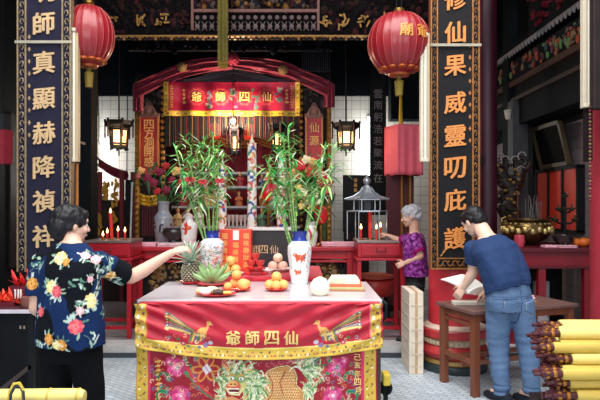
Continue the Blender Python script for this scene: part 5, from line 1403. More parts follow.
lo(MB().bb(-w_*1.0, w_*1.12, -0.10, 0.12, 0, 0.014), 'tray', M('tray_wood',(176,120,80),0.5), bevel=0.003)
lo(MB().bb(-w_*0.95, w_*1.05, -0.095, 0.11, 0.014, 0.03), 'green_layer', M('parcel_green',(186,190,130),0.6), bevel=0.003)
lo(MB().bb(-w_*0.9, w_*0.95, -0.09, 0.10, 0.03, 0.055), 'red_band', M('parcel_red',(232,110,80),0.6), bevel=0.003)
b = MB()
for k in range(4): b.bb(-w_*0.95+0.01*k, w_*(0.85-0.05*k), -0.08, 0.10, 0.055+k*0.012, 0.0665+k*0.012, rot=Matrix.Rotation(0.04*(k-1),3,'Z'))
lo(b, 'cream_sheets', M('parcel_cream',(248,234,206),0.7,var=0.04), bevel=0.002)

# yellow caster housing by the table's right foot
t = thing('floor_caster', (PX(388,4.3), 4.3, 0.2), 'yellow trolley corner with a black wheel beside the right end of the offering table', 'trolley')
x, y = PX(386.5,4.3), 4.35
MB().bb(x-0.025, x+0.03, y-0.06, y+0.06, PZ(386,4.3), PZ(374,4.3)).build('yellow_corner', YELL, t, smooth=False, bevel=0.012)
b = MB(); b.lathe([(0.0,-0.02),(0.05,-0.018),(0.055,0),(0.05,0.018),(0.0,0.02)], (x,y,PZ(390,4.3)), 18, axis=(0.6,1,0)); b.bb(x-0.015, x+0.015, y-0.02, y+0.02, 0.0, PZ(386,4.3)); b.build('wheel', BLACKL, t)

# ---------------------------------------------------------------- lucky bamboo
def leaf_blade(mb, base, d, l, wd, droop, m=0):
    d = Vector(d).normalized(); s_, up = basis(d)
    pts = []
    for k in range(6):
        q = k/5; pts.append(base + d*l*q - Vector((0,0,1))*droop*l*q*q)
    w = [0.25,0.8,1.0,0.8,0.45,0.02]
    vs, fs = [], []
    for p, ww in zip(pts, w):
        vs += [p - s_*wd*ww, p + up*0.004*-ww, p + s_*wd*ww]
    for k in range(5):
        for j in range(2):
            a = k*3+j; fs.append((a,a+1,a+4,a+3))
    return mb.add(vs, fs, m)
LEAFM = [M('bamboo_leaf', (58,158,72), 0.4, var=0.25, scale=12), M('bamboo_leaf_light', (150,200,110), 0.4, var=0.2, scale=12), M('bamboo_leaf_pale', (206,222,190), 0.45, var=0.1)]
def stalk(x, y, z, tx, ty, tz, rd, label, group, curly=False):
    t = thing('bamboo_stalk', (x, y, z), label, 'plant', group)
    A, B_ = Vector((x,y,z)), Vector((tx,ty,tz)); pts = []; rs = []
    side = Vector((rd.uniform(-1,1), rd.uniform(-1,1), 0))
    for k in range(17):
        q = k/16; p = A.lerp(B_, q) + side*0.02*math.sin(q*3.1)
        if curly and q > 0.62: a = (q-0.62)*22; p += Vector((math.cos(a)*0.05, math.sin(a)*0.05, 0))*min(1,(q-0.62)*6)
        pts.append(p); rs.append(0.0085 - 0.003*q)
    b = MB().tube(pts, rs, 7)
    for k in range(2, 16, 2): b.ell(pts[k], (0.011,0.011,0.005), 7, 1)
    b.build('stem', [LGREEN, M('node_pale',(206,216,160),0.5)], t)
    b = MB(); n = 46
    for i in range(n):
        q = 0.58+0.42*rd.random(); a = rd.random()*6.28; rr_ = 0.07*rd.random(); el = rd.uniform(-0.5,0.9)
        p = A.lerp(B_, q) + side*0.02*math.sin(q*3.1) + Vector((math.cos(a)*rr_, math.sin(a)*rr_, rd.uniform(-0.03,0.03)))
        d = Vector((math.cos(a)*math.cos(el), math.sin(a)*math.cos(el), math.sin(el)))
        if i % 6 == 0: b.tube([A.lerp(B_, q), p], 0.003, 4, 1)
        leaf_blade(b, p, d, 0.07+0.09*rd.random(), 0.007+0.006*rd.random(), rd.uniform(0.0,0.8), rd.choice([0,0,0,1,1,2]))
    for i in range(4):
        d = Vector((rd.uniform(-0.9,0.9), rd.uniform(-0.6,0.6), 0.8)); leaf_blade(b, B_, d, 0.07+0.06*rd.random(), 0.009, 0.3, rd.choice([0,0,1]))
    for i in range(2):
        c0 = A.lerp(B_, rd.uniform(0.62,0.8)); a0 = rd.random()*6.28; b.tube([c0 + Vector((math.cos(a0+k*0.6)*0.05*(0.3+k/9), math.sin(a0+k*0.6)*0.04, 0.02*math.sin(a0+k*0.9)+0.006*k)) for k in range(9)], 0.0035, 5, 2)
    b.build('leaves', LEAFM, t)
    return t
rd = random.Random(31)
vx, vy, vz = PX(212,5.3), 5.3, 0.985
for i, (px, py, dy) in enumerate(((176,150,-.05),(184,138,.1),(190,165,-.12),(196,150,.12),(204,141,-.1),(213,137,.05),(218,148,-.08),(222,160,.1),(186,176,.0))):
    stalk(vx+0.02*math.cos(i*2.1), vy+0.02*math.sin(i*2.1), vz+0.06, PX(px,5.3+dy), 5.3+dy, PZ(py,5.3+dy), rd, 'green lucky bamboo stalk with leafy top standing in the vase behind the bananas', 'bamboo stalks in the vase behind the bananas', i % 3 == 1)
vx, vy, vz = PX(299.5,4.82), 4.82, 0.95
for i, (px, py, dy) in enumerate(((268,165,-.05),(276,150,.1),(283,138,.05),(288,128,-.08),(297,168,.12),(325,150,.05),(334,148,-.08),(318,168,.1),(273,178,.08))):
    stalk(vx+0.018*math.cos(i*2.1), vy+0.018*math.sin(i*2.1), vz+0.08, PX(px,4.82+dy), 4.82+dy, PZ(py,4.82+dy), rd, 'green lucky bamboo stalk with leafy top standing in the orange lion vase', 'bamboo stalks in the orange lion vase', i % 3 == 1)

# ---------------------------------------------------------------- flower arrangements on the altar
def bloom(mb, c, r, m, n=9):
    for k in range(n):
        a = k*2.4; q = (k+0.5)/n; d = Vector((math.cos(a)*math.sqrt(q), -0.5+q*0.4, math.sin(a)*math.sqrt(q)))
        mb.ell(c + d*r*0.7, (r*0.45,r*0.3,r*0.45), 7, m, None, 5)
def arrangement(x, y, z, spots, label, ribbon=None, seed=1, leaves=60, spread=(0.3,0.35), zc=None):
    rd = random.Random(seed); t = thing('flower_arrangement', (x,y,z), label, 'flowers')
    b = MB(); cs = []
    for px, py, r, m in spots:
        c = P(px, py, y-0.05+rd.uniform(-0.06,0.06)); cs.append(c)
        b.tube([(x,y,z), (x+(c.x-x)*0.35, y, z+(c.z-z)*0.6), c], 0.006, 5)
    b.build('stems', M('stem_dark',(60,110,56),0.5), t)
    for (px, py, r, m), c in zip(spots, cs):
        q = MB(); bloom(q, c, r*0.72, 0); q.build('bloom', m, t)
    b = MB()
    for i in range(leaves):
        c = rd.choice(cs) + Vector((rd.uniform(-0.1,0.1), rd.uniform(-0.02,0.1), rd.uniform(-0.14,0.08))); a = rd.random()*6.28
        leaf_blade(b, c, (math.cos(a), rd.uniform(-0.6,0.6), math.sin(a)), 0.10+0.08*rd.random(), 0.02, 0.3, 0)
    b.build('leaves', M('flower_leaf',(40,86,50),0.5,var=0.3), t)
    return t
MAG = M('bloom_magenta',(128,20,54),0.6,var=0.15); PEA = M('bloom_peach',(246,180,110),0.6,var=0.1); PNK = M('bloom_pink',(236,110,120),0.6,var=0.1); YLW = M('bloom_yellow',(240,206,110),0.6,var=0.1); CRM = M('bloom_cream',(244,226,180),0.6,var=0.06); RDB = M('bloom_red',(200,34,44),0.6,var=0.12); WHB = M('bloom_white',(236,226,214),0.6,var=0.05)
arrangement(PX(163.5,7.5), 7.5, AZ+0.40, ((141,171,.075,PEA),(139,176,.05,PNK),(147,178,.08,MAG),(153,183,.09,MAG),(160,172,.08,MAG),(166,166,.07,RDB),(176,171,.09,PEA),(172,180,.07,MAG),(181,184,.09,RDB),(166,190,.08,MAG),(157,191,.07,RDB),(184,193,.06,PNK),(150,188,.06,MAG)), 'magenta and peach flowers in the large vase left of the bamboo', seed=2, leaves=70)
arrangement(PX(311,7.15), 7.15, AZ+0.22, ((296,196,.08,YLW),(303,193,.09,CRM),(308,199,.09,YLW),(314,195,.08,CRM),(302,205,.08,YLW),(311,208,.07,YLW),(318,202,.06,CRM),(298,187,.06,YLW)), 'cream and yellow chrysanthemums behind the lion vase', seed=3, leaves=60)
arrangement(PX(325,7.55), 7.55, AZ+0.0, ((300,166,.11,RDB),(311,171,.12,RDB),(322,177,.12,RDB),(306,160,.09,CRM),(313,162,.08,PEA),(298,176,.08,RDB),(294,172,.07,PEA),(329,183,.08,RDB),(318,168,.07,YLW),(326,190,.09,PNK)), 'red and peach flowers at the right of the altar behind the bamboo', seed=4, leaves=80)
# red bows tied on the bamboo
def bow(px, py, y, r, label):
    t = thing('ribbon_bow', P(px,py,y), label, 'ribbon', 'red ribbon bows on the bamboo'); c = P(px,py,y)
    b = MB()
    for s_ in (-1,1):
        b.tube([c, c+Vector((s_*r*0.5,-0.02,r*0.45)), c+Vector((s_*r,-0.02,r*0.3)), c+Vector((s_*r*0.95,-0.02,-r*0.25)), c+Vector((s_*r*0.4,-0.02,-r*0.2)), c], r*0.16, 6, flat=2.0)
        b.tube([c, c+Vector((s_*r*0.3,-0.02,-r*0.6)), c+Vector((s_*r*0.5,-0.02,-r*1.2))], r*0.14, 6, flat=0.4)
    b.ell(c, r*0.25, 8); b.build('loops', M('ribbon_red',(170,34,46),0.4), t)
    return t
bow(190,180,5.15,0.038,'red ribbon bow at the left of the bamboo behind the bananas'); bow(203,182,5.12,0.034,'red ribbon bow in the middle of the bamboo behind the bananas'); bow(220,181,5.15,0.036,'red ribbon bow at the right of the bamboo behind the bananas'); bow(271,187,4.75,0.038,'red ribbon bow at the left of the bamboo in the lion vase')
bow(322,183,4.8,0.034,'red ribbon bow at the right of the bamboo in the lion vase')
# red glass votive lamps on the altar shelf
for px, py, lbl in ((268,192,'red glass votive lamp right of the tallest dragon candle'),(321,214,'red glass votive lamp at the right end of the altar')):
    y = 7.3 if px > 300 else 7.9; z = AZ if px > 300 else PZ(206,8.2)
    c_ = PX(px,y)
    t = thing('votive_lamp', (c_, y, AZ), lbl, 'lamp', 'red votive lamps on the altar')
    zt_ = PZ(py-8,y); MB().lathe([(0.05,PZ(py+9,y)),(0.075,PZ(py+4,y)),(0.08,PZ(py,y)),(0.06,zt_)], (c_,y,0), 20).build('glass', M('votive_red',(190,30,44),0.2,emit=(220,30,40),estr=0.25), t)
    MB().lathe([(0.06,AZ),(0.02,AZ+0.03),(0.02,PZ(py+9,y)-0.02),(0.055,PZ(py+9,y))], (c_,y,0), 16).build('stem', BRASS, t)
# ---------------------------------------------------------------- people
class HeadFrame:
    def __init__(s, c, f, up, h):
        s.c = Vector(c); s.f = Vector(f).normalized(); u = Vector(up); s.r = s.f.cross(u).normalized(); s.u = s.r.cross(s.f).normalized(); s.h = h
        s.rot = Matrix((s.r, s.f, s.u)).transposed()
    def p(s, x, y, z): return s.c + (s.r*x + s.f*y + s.u*z)*s.h
    def ell(s, mb, x, y, z, a, b, c, n=16, m=0): mb.ell(s.p(x,y,z), (a*s.h, b*s.h, c*s.h), n, m, s.rot)
def head(mb, H):
    H.ell(mb, 0,-0.06,0.12, 0.335,0.43,0.385, 22); H.ell(mb, 0,0.10,-0.08, 0.28,0.315,0.40, 20)
    H.ell(mb, 0,0.20,-0.32, 0.20,0.19,0.15); H.ell(mb, 0,0.31,-0.405, 0.10,0.09,0.075); H.ell(mb, 0,0.30,0.14, 0.24,0.12,0.12)
    for s_ in (-1,1):
        H.ell(mb, s_*0.15,0.31,-0.12, 0.11,0.09,0.11); H.ell(mb, s_*0.345,-0.01,-0.05, 0.035,0.085,0.135); H.ell(mb, s_*0.365,-0.04,-0.02, 0.022,0.06,0.10)
    mb.limb([H.p(0,0.385,0.06), H.p(0,0.44,-0.04), H.p(0,0.475,-0.12)], [0.035*H.h,0.042*H.h,0.055*H.h], 10)
    for s_ in (-1,1): H.ell(mb, s_*0.05,0.42,-0.135, 0.04,0.05,0.035, 8)
    H.ell(mb, 0,0.395,-0.245, 0.10,0.05,0.03, 10); H.ell(mb, 0,0.39,-0.285, 0.085,0.05,0.028, 10)
def face_bits(H, root, lipc=(190,116,104), brow=(40,34,34)):
    b = MB()
    for s_ in (-1,1): H.ell(b, s_*0.135,0.335,0.02, 0.06,0.06,0.045, 12)
    b.build('eye', M('eye_white',(226,220,214),0.2,var=0), root)
    b = MB()
    for s_ in (-1,1): H.ell(b, s_*0.135,0.385,0.02, 0.026,0.016,0.028, 10)
    b.build('iris', M('iris_dark',(36,26,24),0.2,var=0), root)
    b = MB(); H.ell(b, 0,0.437,-0.247, 0.085,0.018,0.018, 12); H.ell(b, 0,0.43,-0.283, 0.07,0.018,0.018, 12); b.build('mouth', M('lips',lipc,0.45,var=0.03), root)
    b = MB()
    for s_ in (-1,1): b.tube([H.p(s_*0.06,0.42,0.10), H.p(s_*0.14,0.405,0.125), H.p(s_*0.22,0.34,0.10)], 0.012*H.h, 6)
    b.build('eyebrow', M('brow_%d' % brow[0],brow,0.8), root)
def hand(mb, wrist, d, nrm, thumb, L=0.175, curl_=0.5, spread=0.12):
    """palm and five fingers; d along the hand, nrm out of the back of the hand, thumb = +1/-1 side"""
    d = Vector(d).normalized(); n = Vector(nrm); n = (n - d*n.dot(d)).normalized(); s_ = d.cross(n)*thumb
    w = Vector(wrist); k = L/0.175
    mb.loft([(w-d*0.02*k, s_*0.024*k, n*0.017*k),(w+d*0.012*k, s_*0.028*k, n*0.016*k),(w+d*0.045*k, s_*0.038*k, n*0.016*k),(w+d*0.08*k, s_*0.041*k, n*0.0145*k),(w+d*0.094*k, s_*0.038*k, n*0.010*k)], 16, p=2.6)
    for i, (o_, l) in enumerate(((0.030,0.070),(0.010,0.079),(-0.011,0.073),(-0.031,0.056))):
        base = w + d*0.082*k + s_*o_*k; a = spread*(o_/0.03); dd = (d + s_*a).normalized(); pts = [base-dd*0.012]; ang = 0.15*curl_
        p = base.copy(); pts.append(p.copy())
        for seg, fr in enumerate((0.45,0.32,0.23)):
            ang += curl_*(0.55 if seg else 0.35)*(1+0.12*i)
            v = dd*math.cos(ang) - n*math.sin(ang); p = p + v*l*k*fr; pts.append(p.copy())
        mb.limb(pts, [0.0092*k,0.0092*k,0.0084*k,0.0076*k,0.0066*k], 10)
    b0 = w + d*0.022*k + s_*0.026*k; v1 = (d*0.55+s_*0.8-n*0.25).normalized(); v2 = (d*0.85+s_*0.45-n*0.35).normalized(); v3 = (d*1.0+s_*0.1-n*0.45).normalized()
    p1 = b0+v1*0.032*k; p2 = p1+v2*0.03*k; p3 = p2+v3*0.024*k
    mb.limb([b0-v1*0.01, p1, p2, p3], [0.014*k,0.0115*k,0.0098*k,0.008*k], 10)
def nz(p, f, s=(1,1,1), o=0): return noise.noise(Vector((p.x*f*s[0]+o, p.y*f*s[1]+o*0.7, p.z*f*s[2]-o)))
def shoe(root, heel, toe, mat, nm='shoe'):
    heel = Vector(heel); toe = Vector(toe); d = (toe-heel); L = d.length; d.normalize(); s_ = d.cross(Vector((0,0,1))); z = Vector((0,0,1)); b = MB()
    b.loft([(heel-d*0.02+z*0.03,s_*0.012,z*0.02),(heel-d*0.01+z*0.045,s_*0.033,z*0.045),(heel+d*0.06+z*0.05,s_*0.038,z*0.05),(heel+d*L*0.5+z*0.04,s_*0.042,z*0.04),(heel+d*L*0.75+z*0.031,s_*0.05,z*0.031),(heel+d*L*0.95+z*0.025,s_*0.036,z*0.025),(heel+d*L+z*0.02,s_*0.012,z*0.014)], 16, p=2.4)
    o = b.build(nm, mat, root)
    b = MB(); b.loft([(heel-d*0.025+z*0.006,s_*0.02,z*0.006),(heel+z*0.006,s_*0.038,z*0.006),(heel+d*L*0.7+z*0.006,s_*0.052,z*0.006),(heel+d*L*1.02+z*0.006,s_*0.022,z*0.006)], 14, p=3); b.build('sole', M('sole_dark',(44,44,48),0.7), o)
def hair_mesh(H, root, blobs, mat, voxel, amp, freq, caps=()):
    b = MB()
    for q in blobs: H.ell(b, *q, 20)
    f = fuse(b, voxel, 2); wrinkle(f, lambda p: amp*nz(p, freq, (1,1,0.6)) + amp*0.5*nz(p, freq*2.3, (1,1,0.5), 3)); return f.build('hair', mat, root, ang=70)
SKIN_W = M('skin_tan',(222,176,154),0.55,var=0.05,scale=6); SKIN_M = M('skin_light',(226,184,162),0.55,var=0.05,scale=6)
HAIRB = M('hair_black',(19,16,22),0.5,var=0.3,scale=60,spec=0.35); HAIRG = M('hair_grey',(176,178,184),0.55,var=0.22,scale=50)

# ---- woman in the floral shirt
Yw = 3.72
t = thing('person', (PX(70,Yw), Yw, 0), 'woman with short black hair in a navy floral shirt reaching over the offering table', 'person')
sd = Vector((0.90,-0.43,0)); fr = Vector((0.43,0.90,0)); UP = Vector((0,0,1))
def tc(px, z, dy=0.0): return Vector((PX(px,Yw+dy), Yw+dy, z))
H = HeadFrame(P(72.5,224.5,3.80), (0.80,0.58,-0.14), (0.05,0.05,1), 0.226)
sR, eR, wR = P(99,263,3.72), P(131,277,3.92), P(172,252.5,4.02)
sL, eL, wL = P(43,264,3.80), P(36,308,3.76), P(52,322,3.98)
sk = MB(); head(sk, H)
sk.limb([P(71,252,3.74), P(72,243,3.76), H.p(0,-0.10,-0.25)], [0.075,0.062,0.06], 18)
sk.loft([(tc(70,0.80),sd*0.17,fr*0.13),(tc(70,0.95),sd*0.165,fr*0.12),(tc(70,1.12),sd*0.165,fr*0.11),(tc(70,1.25),sd*0.17,fr*0.09),(tc(71,1.33,0.02),sd*0.11,fr*0.07),(tc(71,1.37,0.03),sd*0.06,fr*0.06)], 24, p=2.3)
sk.limb([sR, sR.lerp(eR,0.5), eR], [0.062,0.056,0.047], 16); sk.limb([eR, eR.lerp(wR,0.3)-UP*0.006, eR.lerp(wR,0.7), wR], [0.047,0.047,0.034,0.026], 16)
hd = (P(192,246,4.06)-wR); hand(sk, wR+hd.normalized()*0.005, hd.normalized()+Vector((0,0.1,0)), (0.25,-0.35,1), -1, 0.165, 0.75)
sk.limb([sL, sL.lerp(eL,0.5), eL], [0.06,0.055,0.045], 16); sk.limb([eL, eL.lerp(wL,0.6), wL], [0.045,0.036,0.027], 16); hand(sk, wL, (wL-eL), (-0.6,-0.5,0.5), 1, 0.165, 0.8)
hipx = [(tc(59,0.82), tc(56,0.46,0.01), tc(57,0.09,0.0)), (tc(82,0.82,-0.02), tc(89,0.46,-0.02), tc(90,0.09,-0.03))]
for a, k_, an in hipx: sk.limb([a, k_, an], [0.09,0.06,0.045], 16)
for a, k_, an in hipx: sk.limb([an-UP*0.02, an-UP*0.045+fr*0.10], [0.04,0.03], 12)
fuse(sk, 0.0055, 5).build('body', SKIN_W, t, ang=180)
face_bits(H, t)
hair_mesh(H, t, [(0,-0.12,0.17,0.42,0.52,0.41),(0,-0.36,-0.10,0.40,0.32,0.36),(0,-0.30,-0.34,0.30,0.20,0.2),(0,0.17,0.33,0.30,0.24,0.18),(0.30,0.10,0.16,0.09,0.16,0.17),(-0.30,0.10,0.16,0.09,0.16,0.17),(0.33,-0.16,0.0,0.08,0.12,0.22),(-0.33,-0.16,0.0,0.08,0.12,0.22),(0,-0.35,0.15,0.30,0.22,0.3)], HAIRB, 0.0055, 0.007, 30)
# shirt
sh = MB()
sh.loft([(tc(70.5,0.715),sd*0.232,fr*0.168),(tc(70.5,0.80),sd*0.232,fr*0.17),(tc(70,0.95),sd*0.222,fr*0.16),(tc(70,1.08),sd*0.215,fr*0.150),(tc(70,1.19),sd*0.215,fr*0.135),(tc(70.5,1.265,0.01),sd*0.198,fr*0.115),(tc(71,1.325,0.02),sd*0.135,fr*0.092),(tc(71.5,1.356,0.03),sd*0.090,fr*0.080)], 32, p=2.4)
def sleeve(mb, a, e, r0, r1, q=0.62):
    d = (e-a).normalized(); mb.tube([a-d*0.07, a-d*0.03, a, a.lerp(e,q*0.5), a.lerp(e,q)], [r0*0.5, r0*0.92, r0, (r0+r1)/2, r1], 20)
sleeve(sh, sR, eR, 0.082, 0.078, 0.80); sleeve(sh, sL, eL, 0.082, 0.076, 0.72)
f = fuse(sh, 0.0055, 4)
wrinkle(f, lambda p: 0.011*nz(p,7,(1,1,0.45)) + 0.005*nz(p,17,(1,1,0.6),5) + 0.010*max(0,nz(p,10,(1.3,1.3,0.18),9))*(1.3-p.z))
V = np.array(f.v); cc = np.empty((len(V),3)); cc[:] = lin((18,40,80))
blk = np.array([noise.noise(Vector((q[0]*5,q[1]*5,q[2]*4))) for q in V]); cc[blk > 0.04] = lin((12,15,22))
rd = random.Random(17)
def print_motif(ctr, fn):
    ctr = np.array(ctr); dd = np.linalg.norm(V-ctr, axis=1); near = np.where(dd < 0.16)[0]
    if len(near) == 0: return
    k = near[np.argmin(dd[near])]; n = f.nrm[k]
    if abs(n[2]) > 0.75: return
    q = V[near]-V[k]
    ux = np.cross([0,0,1], n); ux /= (np.linalg.norm(ux)+1e-9); uy = np.cross(n, ux)
    a = q@ux; b_ = q@uy; dep = np.abs(q@n); cv = Canvas((0,0,0)); cv.base = (-1,-1,-1); fn(cv); c = cv.ev(a, b_); ok = (c[:,0] >= 0)&(dep < 0.07); cc[near[ok]] = c[ok]
def flower_motif(r, c1, c2, seed):
    def g(cv):
        q = random.Random(seed)
        for k in range(7):
            a = q.random()*6.28; x_, y_ = math.cos(a)*r*1.35, math.sin(a)*r*1.35
            cv.ell(x_, y_, r*0.55, r*0.16, q.choice([(150,176,150),(206,216,206),(86,126,110),(176,196,186)]), a+q.uniform(-.5,.5))
        for k in range(8): cv.ell(math.cos(k*0.79)*r*0.55, math.sin(k*0.79)*r*0.55, r*0.48, r*0.40, c1 if k%2 else c2, k*0.79)
        for k in range(5): cv.ell(math.cos(k*1.26)*r*0.25, math.sin(k*1.26)*r*0.25, r*0.26, r*0.2, tuple(min(255,int(v*1.08)) for v in c2), k)
        cv.ell(0,0,r*0.15,r*0.13,(150,80,50))
    return g
def spray_motif(seed):
    def g(cv):
        q = random.Random(seed); a0 = q.random()*6.28
        cv.stroke(curl(0,0,a0,0.10,1.2), 0.003, (120,150,130))
        for k in range(9):
            a = a0+q.uniform(-0.5,0.5); l = 0.015+0.085*k/9; cv.ell(math.cos(a)*l, math.sin(a)*l, 0.016, 0.006, q.choice([(150,180,160),(210,220,214),(96,136,120)]), a+q.uniform(-1,1))
    return g
back = lambda px, py: tuple(P(px,py,Yw-0.13))
for i in range(55): print_motif(V[rd.randrange(len(V))], spray_motif(i))
Y1,Y2,P1,P2,O1,O2,R1,R2 = (240,206,130),(250,226,170),(236,160,170),(246,196,200),(196,130,60),(226,160,84),(214,76,90),(236,110,116)
for i in range(10):
    q = V[rd.randrange(len(V))]; print_motif(q, flower_motif(0.028+0.012*rd.random(), *rd.choice([(Y1,Y2),(P1,P2),(O1,O2),(R1,R2)]), i+50))
for px, py, r, c in ((58,257,.042,(Y1,Y2)),(67,262,.026,(O1,O2)),(52,287,.040,(Y1,Y2)),(60,291,.038,(R1,R2)),(88,250,.03,(P1,P2)),(97,257,.03,(P1,P2)),(76,326,.045,(R1,R2)),(53,338,.034,(O1,O2)),(91,300,.04,(Y1,Y2)),(101,329,.022,(P1,P2)),(110,273,.036,(Y2,O2)),(90,279,.02,(P2,P1)),(38,312,.03,(R1,R2)),(80,311,.024,(P1,P2)),(92,303,.03,(Y1,Y2))):
    print_motif(P(px,py,Yw-0.12 if px < 100 else 3.74), flower_motif(r, *c, px))
f.build('floral_shirt', FABRIC, t, ang=180, cols=cc)
# trousers
tr = MB(); tr.loft([(tc(70.5,0.62),sd*0.19,fr*0.14),(tc(70.5,0.72),sd*0.205,fr*0.15),(tc(70,0.86),sd*0.195,fr*0.145),(tc(70,0.93),sd*0.17,fr*0.13)], 28, p=2.4)
for a, k_, an in hipx: tr.tube([a, a.lerp(k_,0.4), k_, k_.lerp(an,0.5), an-UP*0.02], [0.12,0.113,0.098,0.092,0.092], 20)
f = fuse(tr, 0.008, 5); wrinkle(f, lambda p: 0.008*nz(p,9,(1,1,0.5),2)); f.build('black_trousers', M('cloth_black',(11,12,15),0.9,spec=0.1,var=0.1), t, ang=180)
for a, k_, an in hipx: shoe(t, (an.x-fr.x*0.07, an.y-fr.y*0.07, 0), (an.x+fr.x*0.17, an.y+fr.y*0.17, 0), M('shoe_black',(34,34,38),0.5))

# ---- man in blue leaning over the side table
Ym = 4.70
t = thing('person', (PX(510,Ym), Ym, 0), 'man in a navy T-shirt and pale jeans bending over papers on the side table', 'person')
fr = Vector((-0.40,0.92,0)); sd = Vector((0.92,0.40,0))
def mc(px, py, Y): return P(px,py,Y)
H = HeadFrame(P(473.5,221.5,4.96), (-0.46,0.74,-0.60), (-0.30,0.30,0.9), 0.232)
nk = P(486,236,4.84)
sR, eR, wR = P(509,249,4.80), P(508,276,5.00), P(488,290,5.08)     # far right arm
sL, eL, wL = P(474,249,4.90), P(473,272,4.93), P(464,287,4.99)
sk = MB(); head(sk, H)
sk.limb([nk+Vector((0.03,-0.02,-0.05)), nk, H.p(0,-0.14,-0.22)], [0.075,0.066,0.062], 18)
TS = [(mc(508,300,4.70),0.165,0.11),(mc(507,286,4.70),0.165,0.105),(mc(503,268,4.74),0.175,0.105),(mc(497,254,4.79),0.18,0.105),(mc(492,244,4.82),0.165,0.09),(mc(487,237,4.84),0.09,0.07)]
ax = (TS[-1][0]-TS[0][0]).normalized()
s2 = (sd - ax*sd.dot(ax)).normalized(); f2 = s2.cross(ax)*-1
sk.loft([(c, s2*a, f2*b_) for c, a, b_ in TS], 24, p=2.3)
sk.limb([sL, sL.lerp(eL,0.5), eL], [0.056,0.05,0.044], 16); sk.limb([eL, eL.lerp(wL,0.35), wL], [0.044,0.043,0.027], 16); hand(sk, wL, (wL-eL)+Vector((-0.03,0.01,-0.02)), (-0.2,-0.8,0.6), 1, 0.18, 0.6)
sk.limb([sR, sR.lerp(eR,0.5), eR], [0.056,0.05,0.044], 16); sk.limb([eR, eR.lerp(wR,0.35), wR], [0.044,0.042,0.027], 16); hand(sk, wR, (wR-eR), (0.3,-0.3,0.9), -1, 0.18, 0.6)
legs = [(P(499,300,4.72), P(498,345,4.76), P(502,389,4.73)), (P(520,300,4.68), P(527.5,345,4.70), P(532,390,4.66))]
for a, k_, an in legs: sk.limb([a, k_, an], [0.085,0.056,0.042], 16); sk.limb([an-UP*0.03, an-UP*0.05+fr*0.1], [0.04,0.03], 12)
fuse(sk, 0.0055, 5).build('body', SKIN_M, t, ang=180); face_bits(H, t)
hair_mesh(H, t, [(0,-0.09,0.18,0.375,0.45,0.375),(0,-0.30,-0.06,0.34,0.24,0.30),(0,0.20,0.36,0.27,0.2,0.13),(0.31,-0.12,0.08,0.07,0.14,0.2),(-0.31,-0.12,0.08,0.07,0.14,0.2)], HAIRB, 0.0055, 0.005, 50)
sh = MB(); SS = [(mc(508,289.5,4.70),0.205,0.145),(mc(507.5,284,4.70),0.205,0.145),(mc(505,274,4.72),0.205,0.142),(mc(500,260,4.77),0.21,0.138),(mc(495,250,4.80),0.205,0.125),(mc(490,242,4.83),0.165,0.10),(mc(487,237.5,4.84),0.105,0.085)]
sh.loft([(c, s2*a, f2*b_) for c, a, b_ in SS], 32, p=2.4)
sleeve(sh, sL, eL, 0.076, 0.074, 0.66); sleeve(sh, sR, eR, 0.076, 0.072, 0.66)
f = fuse(sh, 0.0055, 4); wrinkle(f, lambda p: 0.012*nz(p,6.5,(1.5,1,0.6),1) + 0.010*nz(Vector((p.x+p.z*0.6,p.y,p.z-p.x*0.5)),9,(1.6,1,0.35),6) + 0.003*nz(p,24,(1,1,1),4))
f.build('blue_shirt', M('tshirt_blue',(15,46,90),0.85,var=0.08,scale=30,bump=0.06,bscale=300), t, ang=180)
JE = M('denim_pale',(98,122,154),0.85,var=0.18,scale=7,bump=0.05,bscale=400)
tr = MB(); tr.loft([(mc(509,310,4.70),sd*0.185,fr*0.13),(mc(509,300,4.70),sd*0.2,fr*0.14),(mc(508.5,288,4.70),sd*0.185,fr*0.125),(mc(508,283,4.70),sd*0.175,fr*0.12)], 28, p=2.4)
for a, k_, an in legs: tr.tube([a, a.lerp(k_,0.35), k_, k_.lerp(an,0.5), an-UP*0.035], [0.108,0.103,0.086,0.074,0.066], 20)
f = fuse(tr, 0.006, 4); wrinkle(f, lambda p: 0.006*nz(p,8,(1,1,0.6),3) + 0.008*nz(p,13,(0.5,0.5,1.9),8)*(1 if p.z < 0.62 else 0.45) + (0.006*math.sin(p.z*120) if p.z < 0.16 else 0))
V = np.array(f.v); cc = np.empty((len(V),3)); cc[:] = lin((92,116,150))
nn = np.array([noise.noise(Vector((a[0]*9,a[1]*9,a[2]*5))) for a in V]); cc *= (1+0.22*nn)[:,None]
c0 = np.array(P(509,300,4.70)); uu = (V-c0)@np.array(sd); vv = V[:,2]-c0[2]; bk = (f.nrm@np.array(fr)) < 0.1
cv = Canvas((0,0,0)); cv.base = (-1,-1,-1)
for s_ in (-1,1):
    x = s_*0.092; pk = [(x-0.055,0.03),(x-0.058,-0.07),(x,-0.10),(x+0.058,-0.07),(x+0.055,0.03),(x-0.055,0.03)]
    cv.stroke(pk, 0.007, (60,80,112)); cv.stroke([(p*0.97+x*0.03,q-0.008) for p,q in pk[:5]], 0.003, (150,150,140))
cv.stroke([(0,0.1),(0.002,-0.12),(-0.004,-0.2)], 0.007, (58,78,108)); cv.stroke([(-0.3,0.045),(0.3,0.045)], 0.006, (58,78,108)); cv.stroke([(-0.2,0.03),(-0.12,0.02),(0,-0.005),(0.12,0.02),(0.2,0.03)], 0.005, (62,82,112))
c = cv.ev(uu, vv); ok = (c[:,0] >= 0)&bk; cc[ok] = c[ok]
for a, k_, an in legs: cc[np.abs(V[:,2]-an.z-0.0) < 0.012] = lin((74,96,130))
f.build('jeans', FABRIC, t, ang=180, cols=cc)
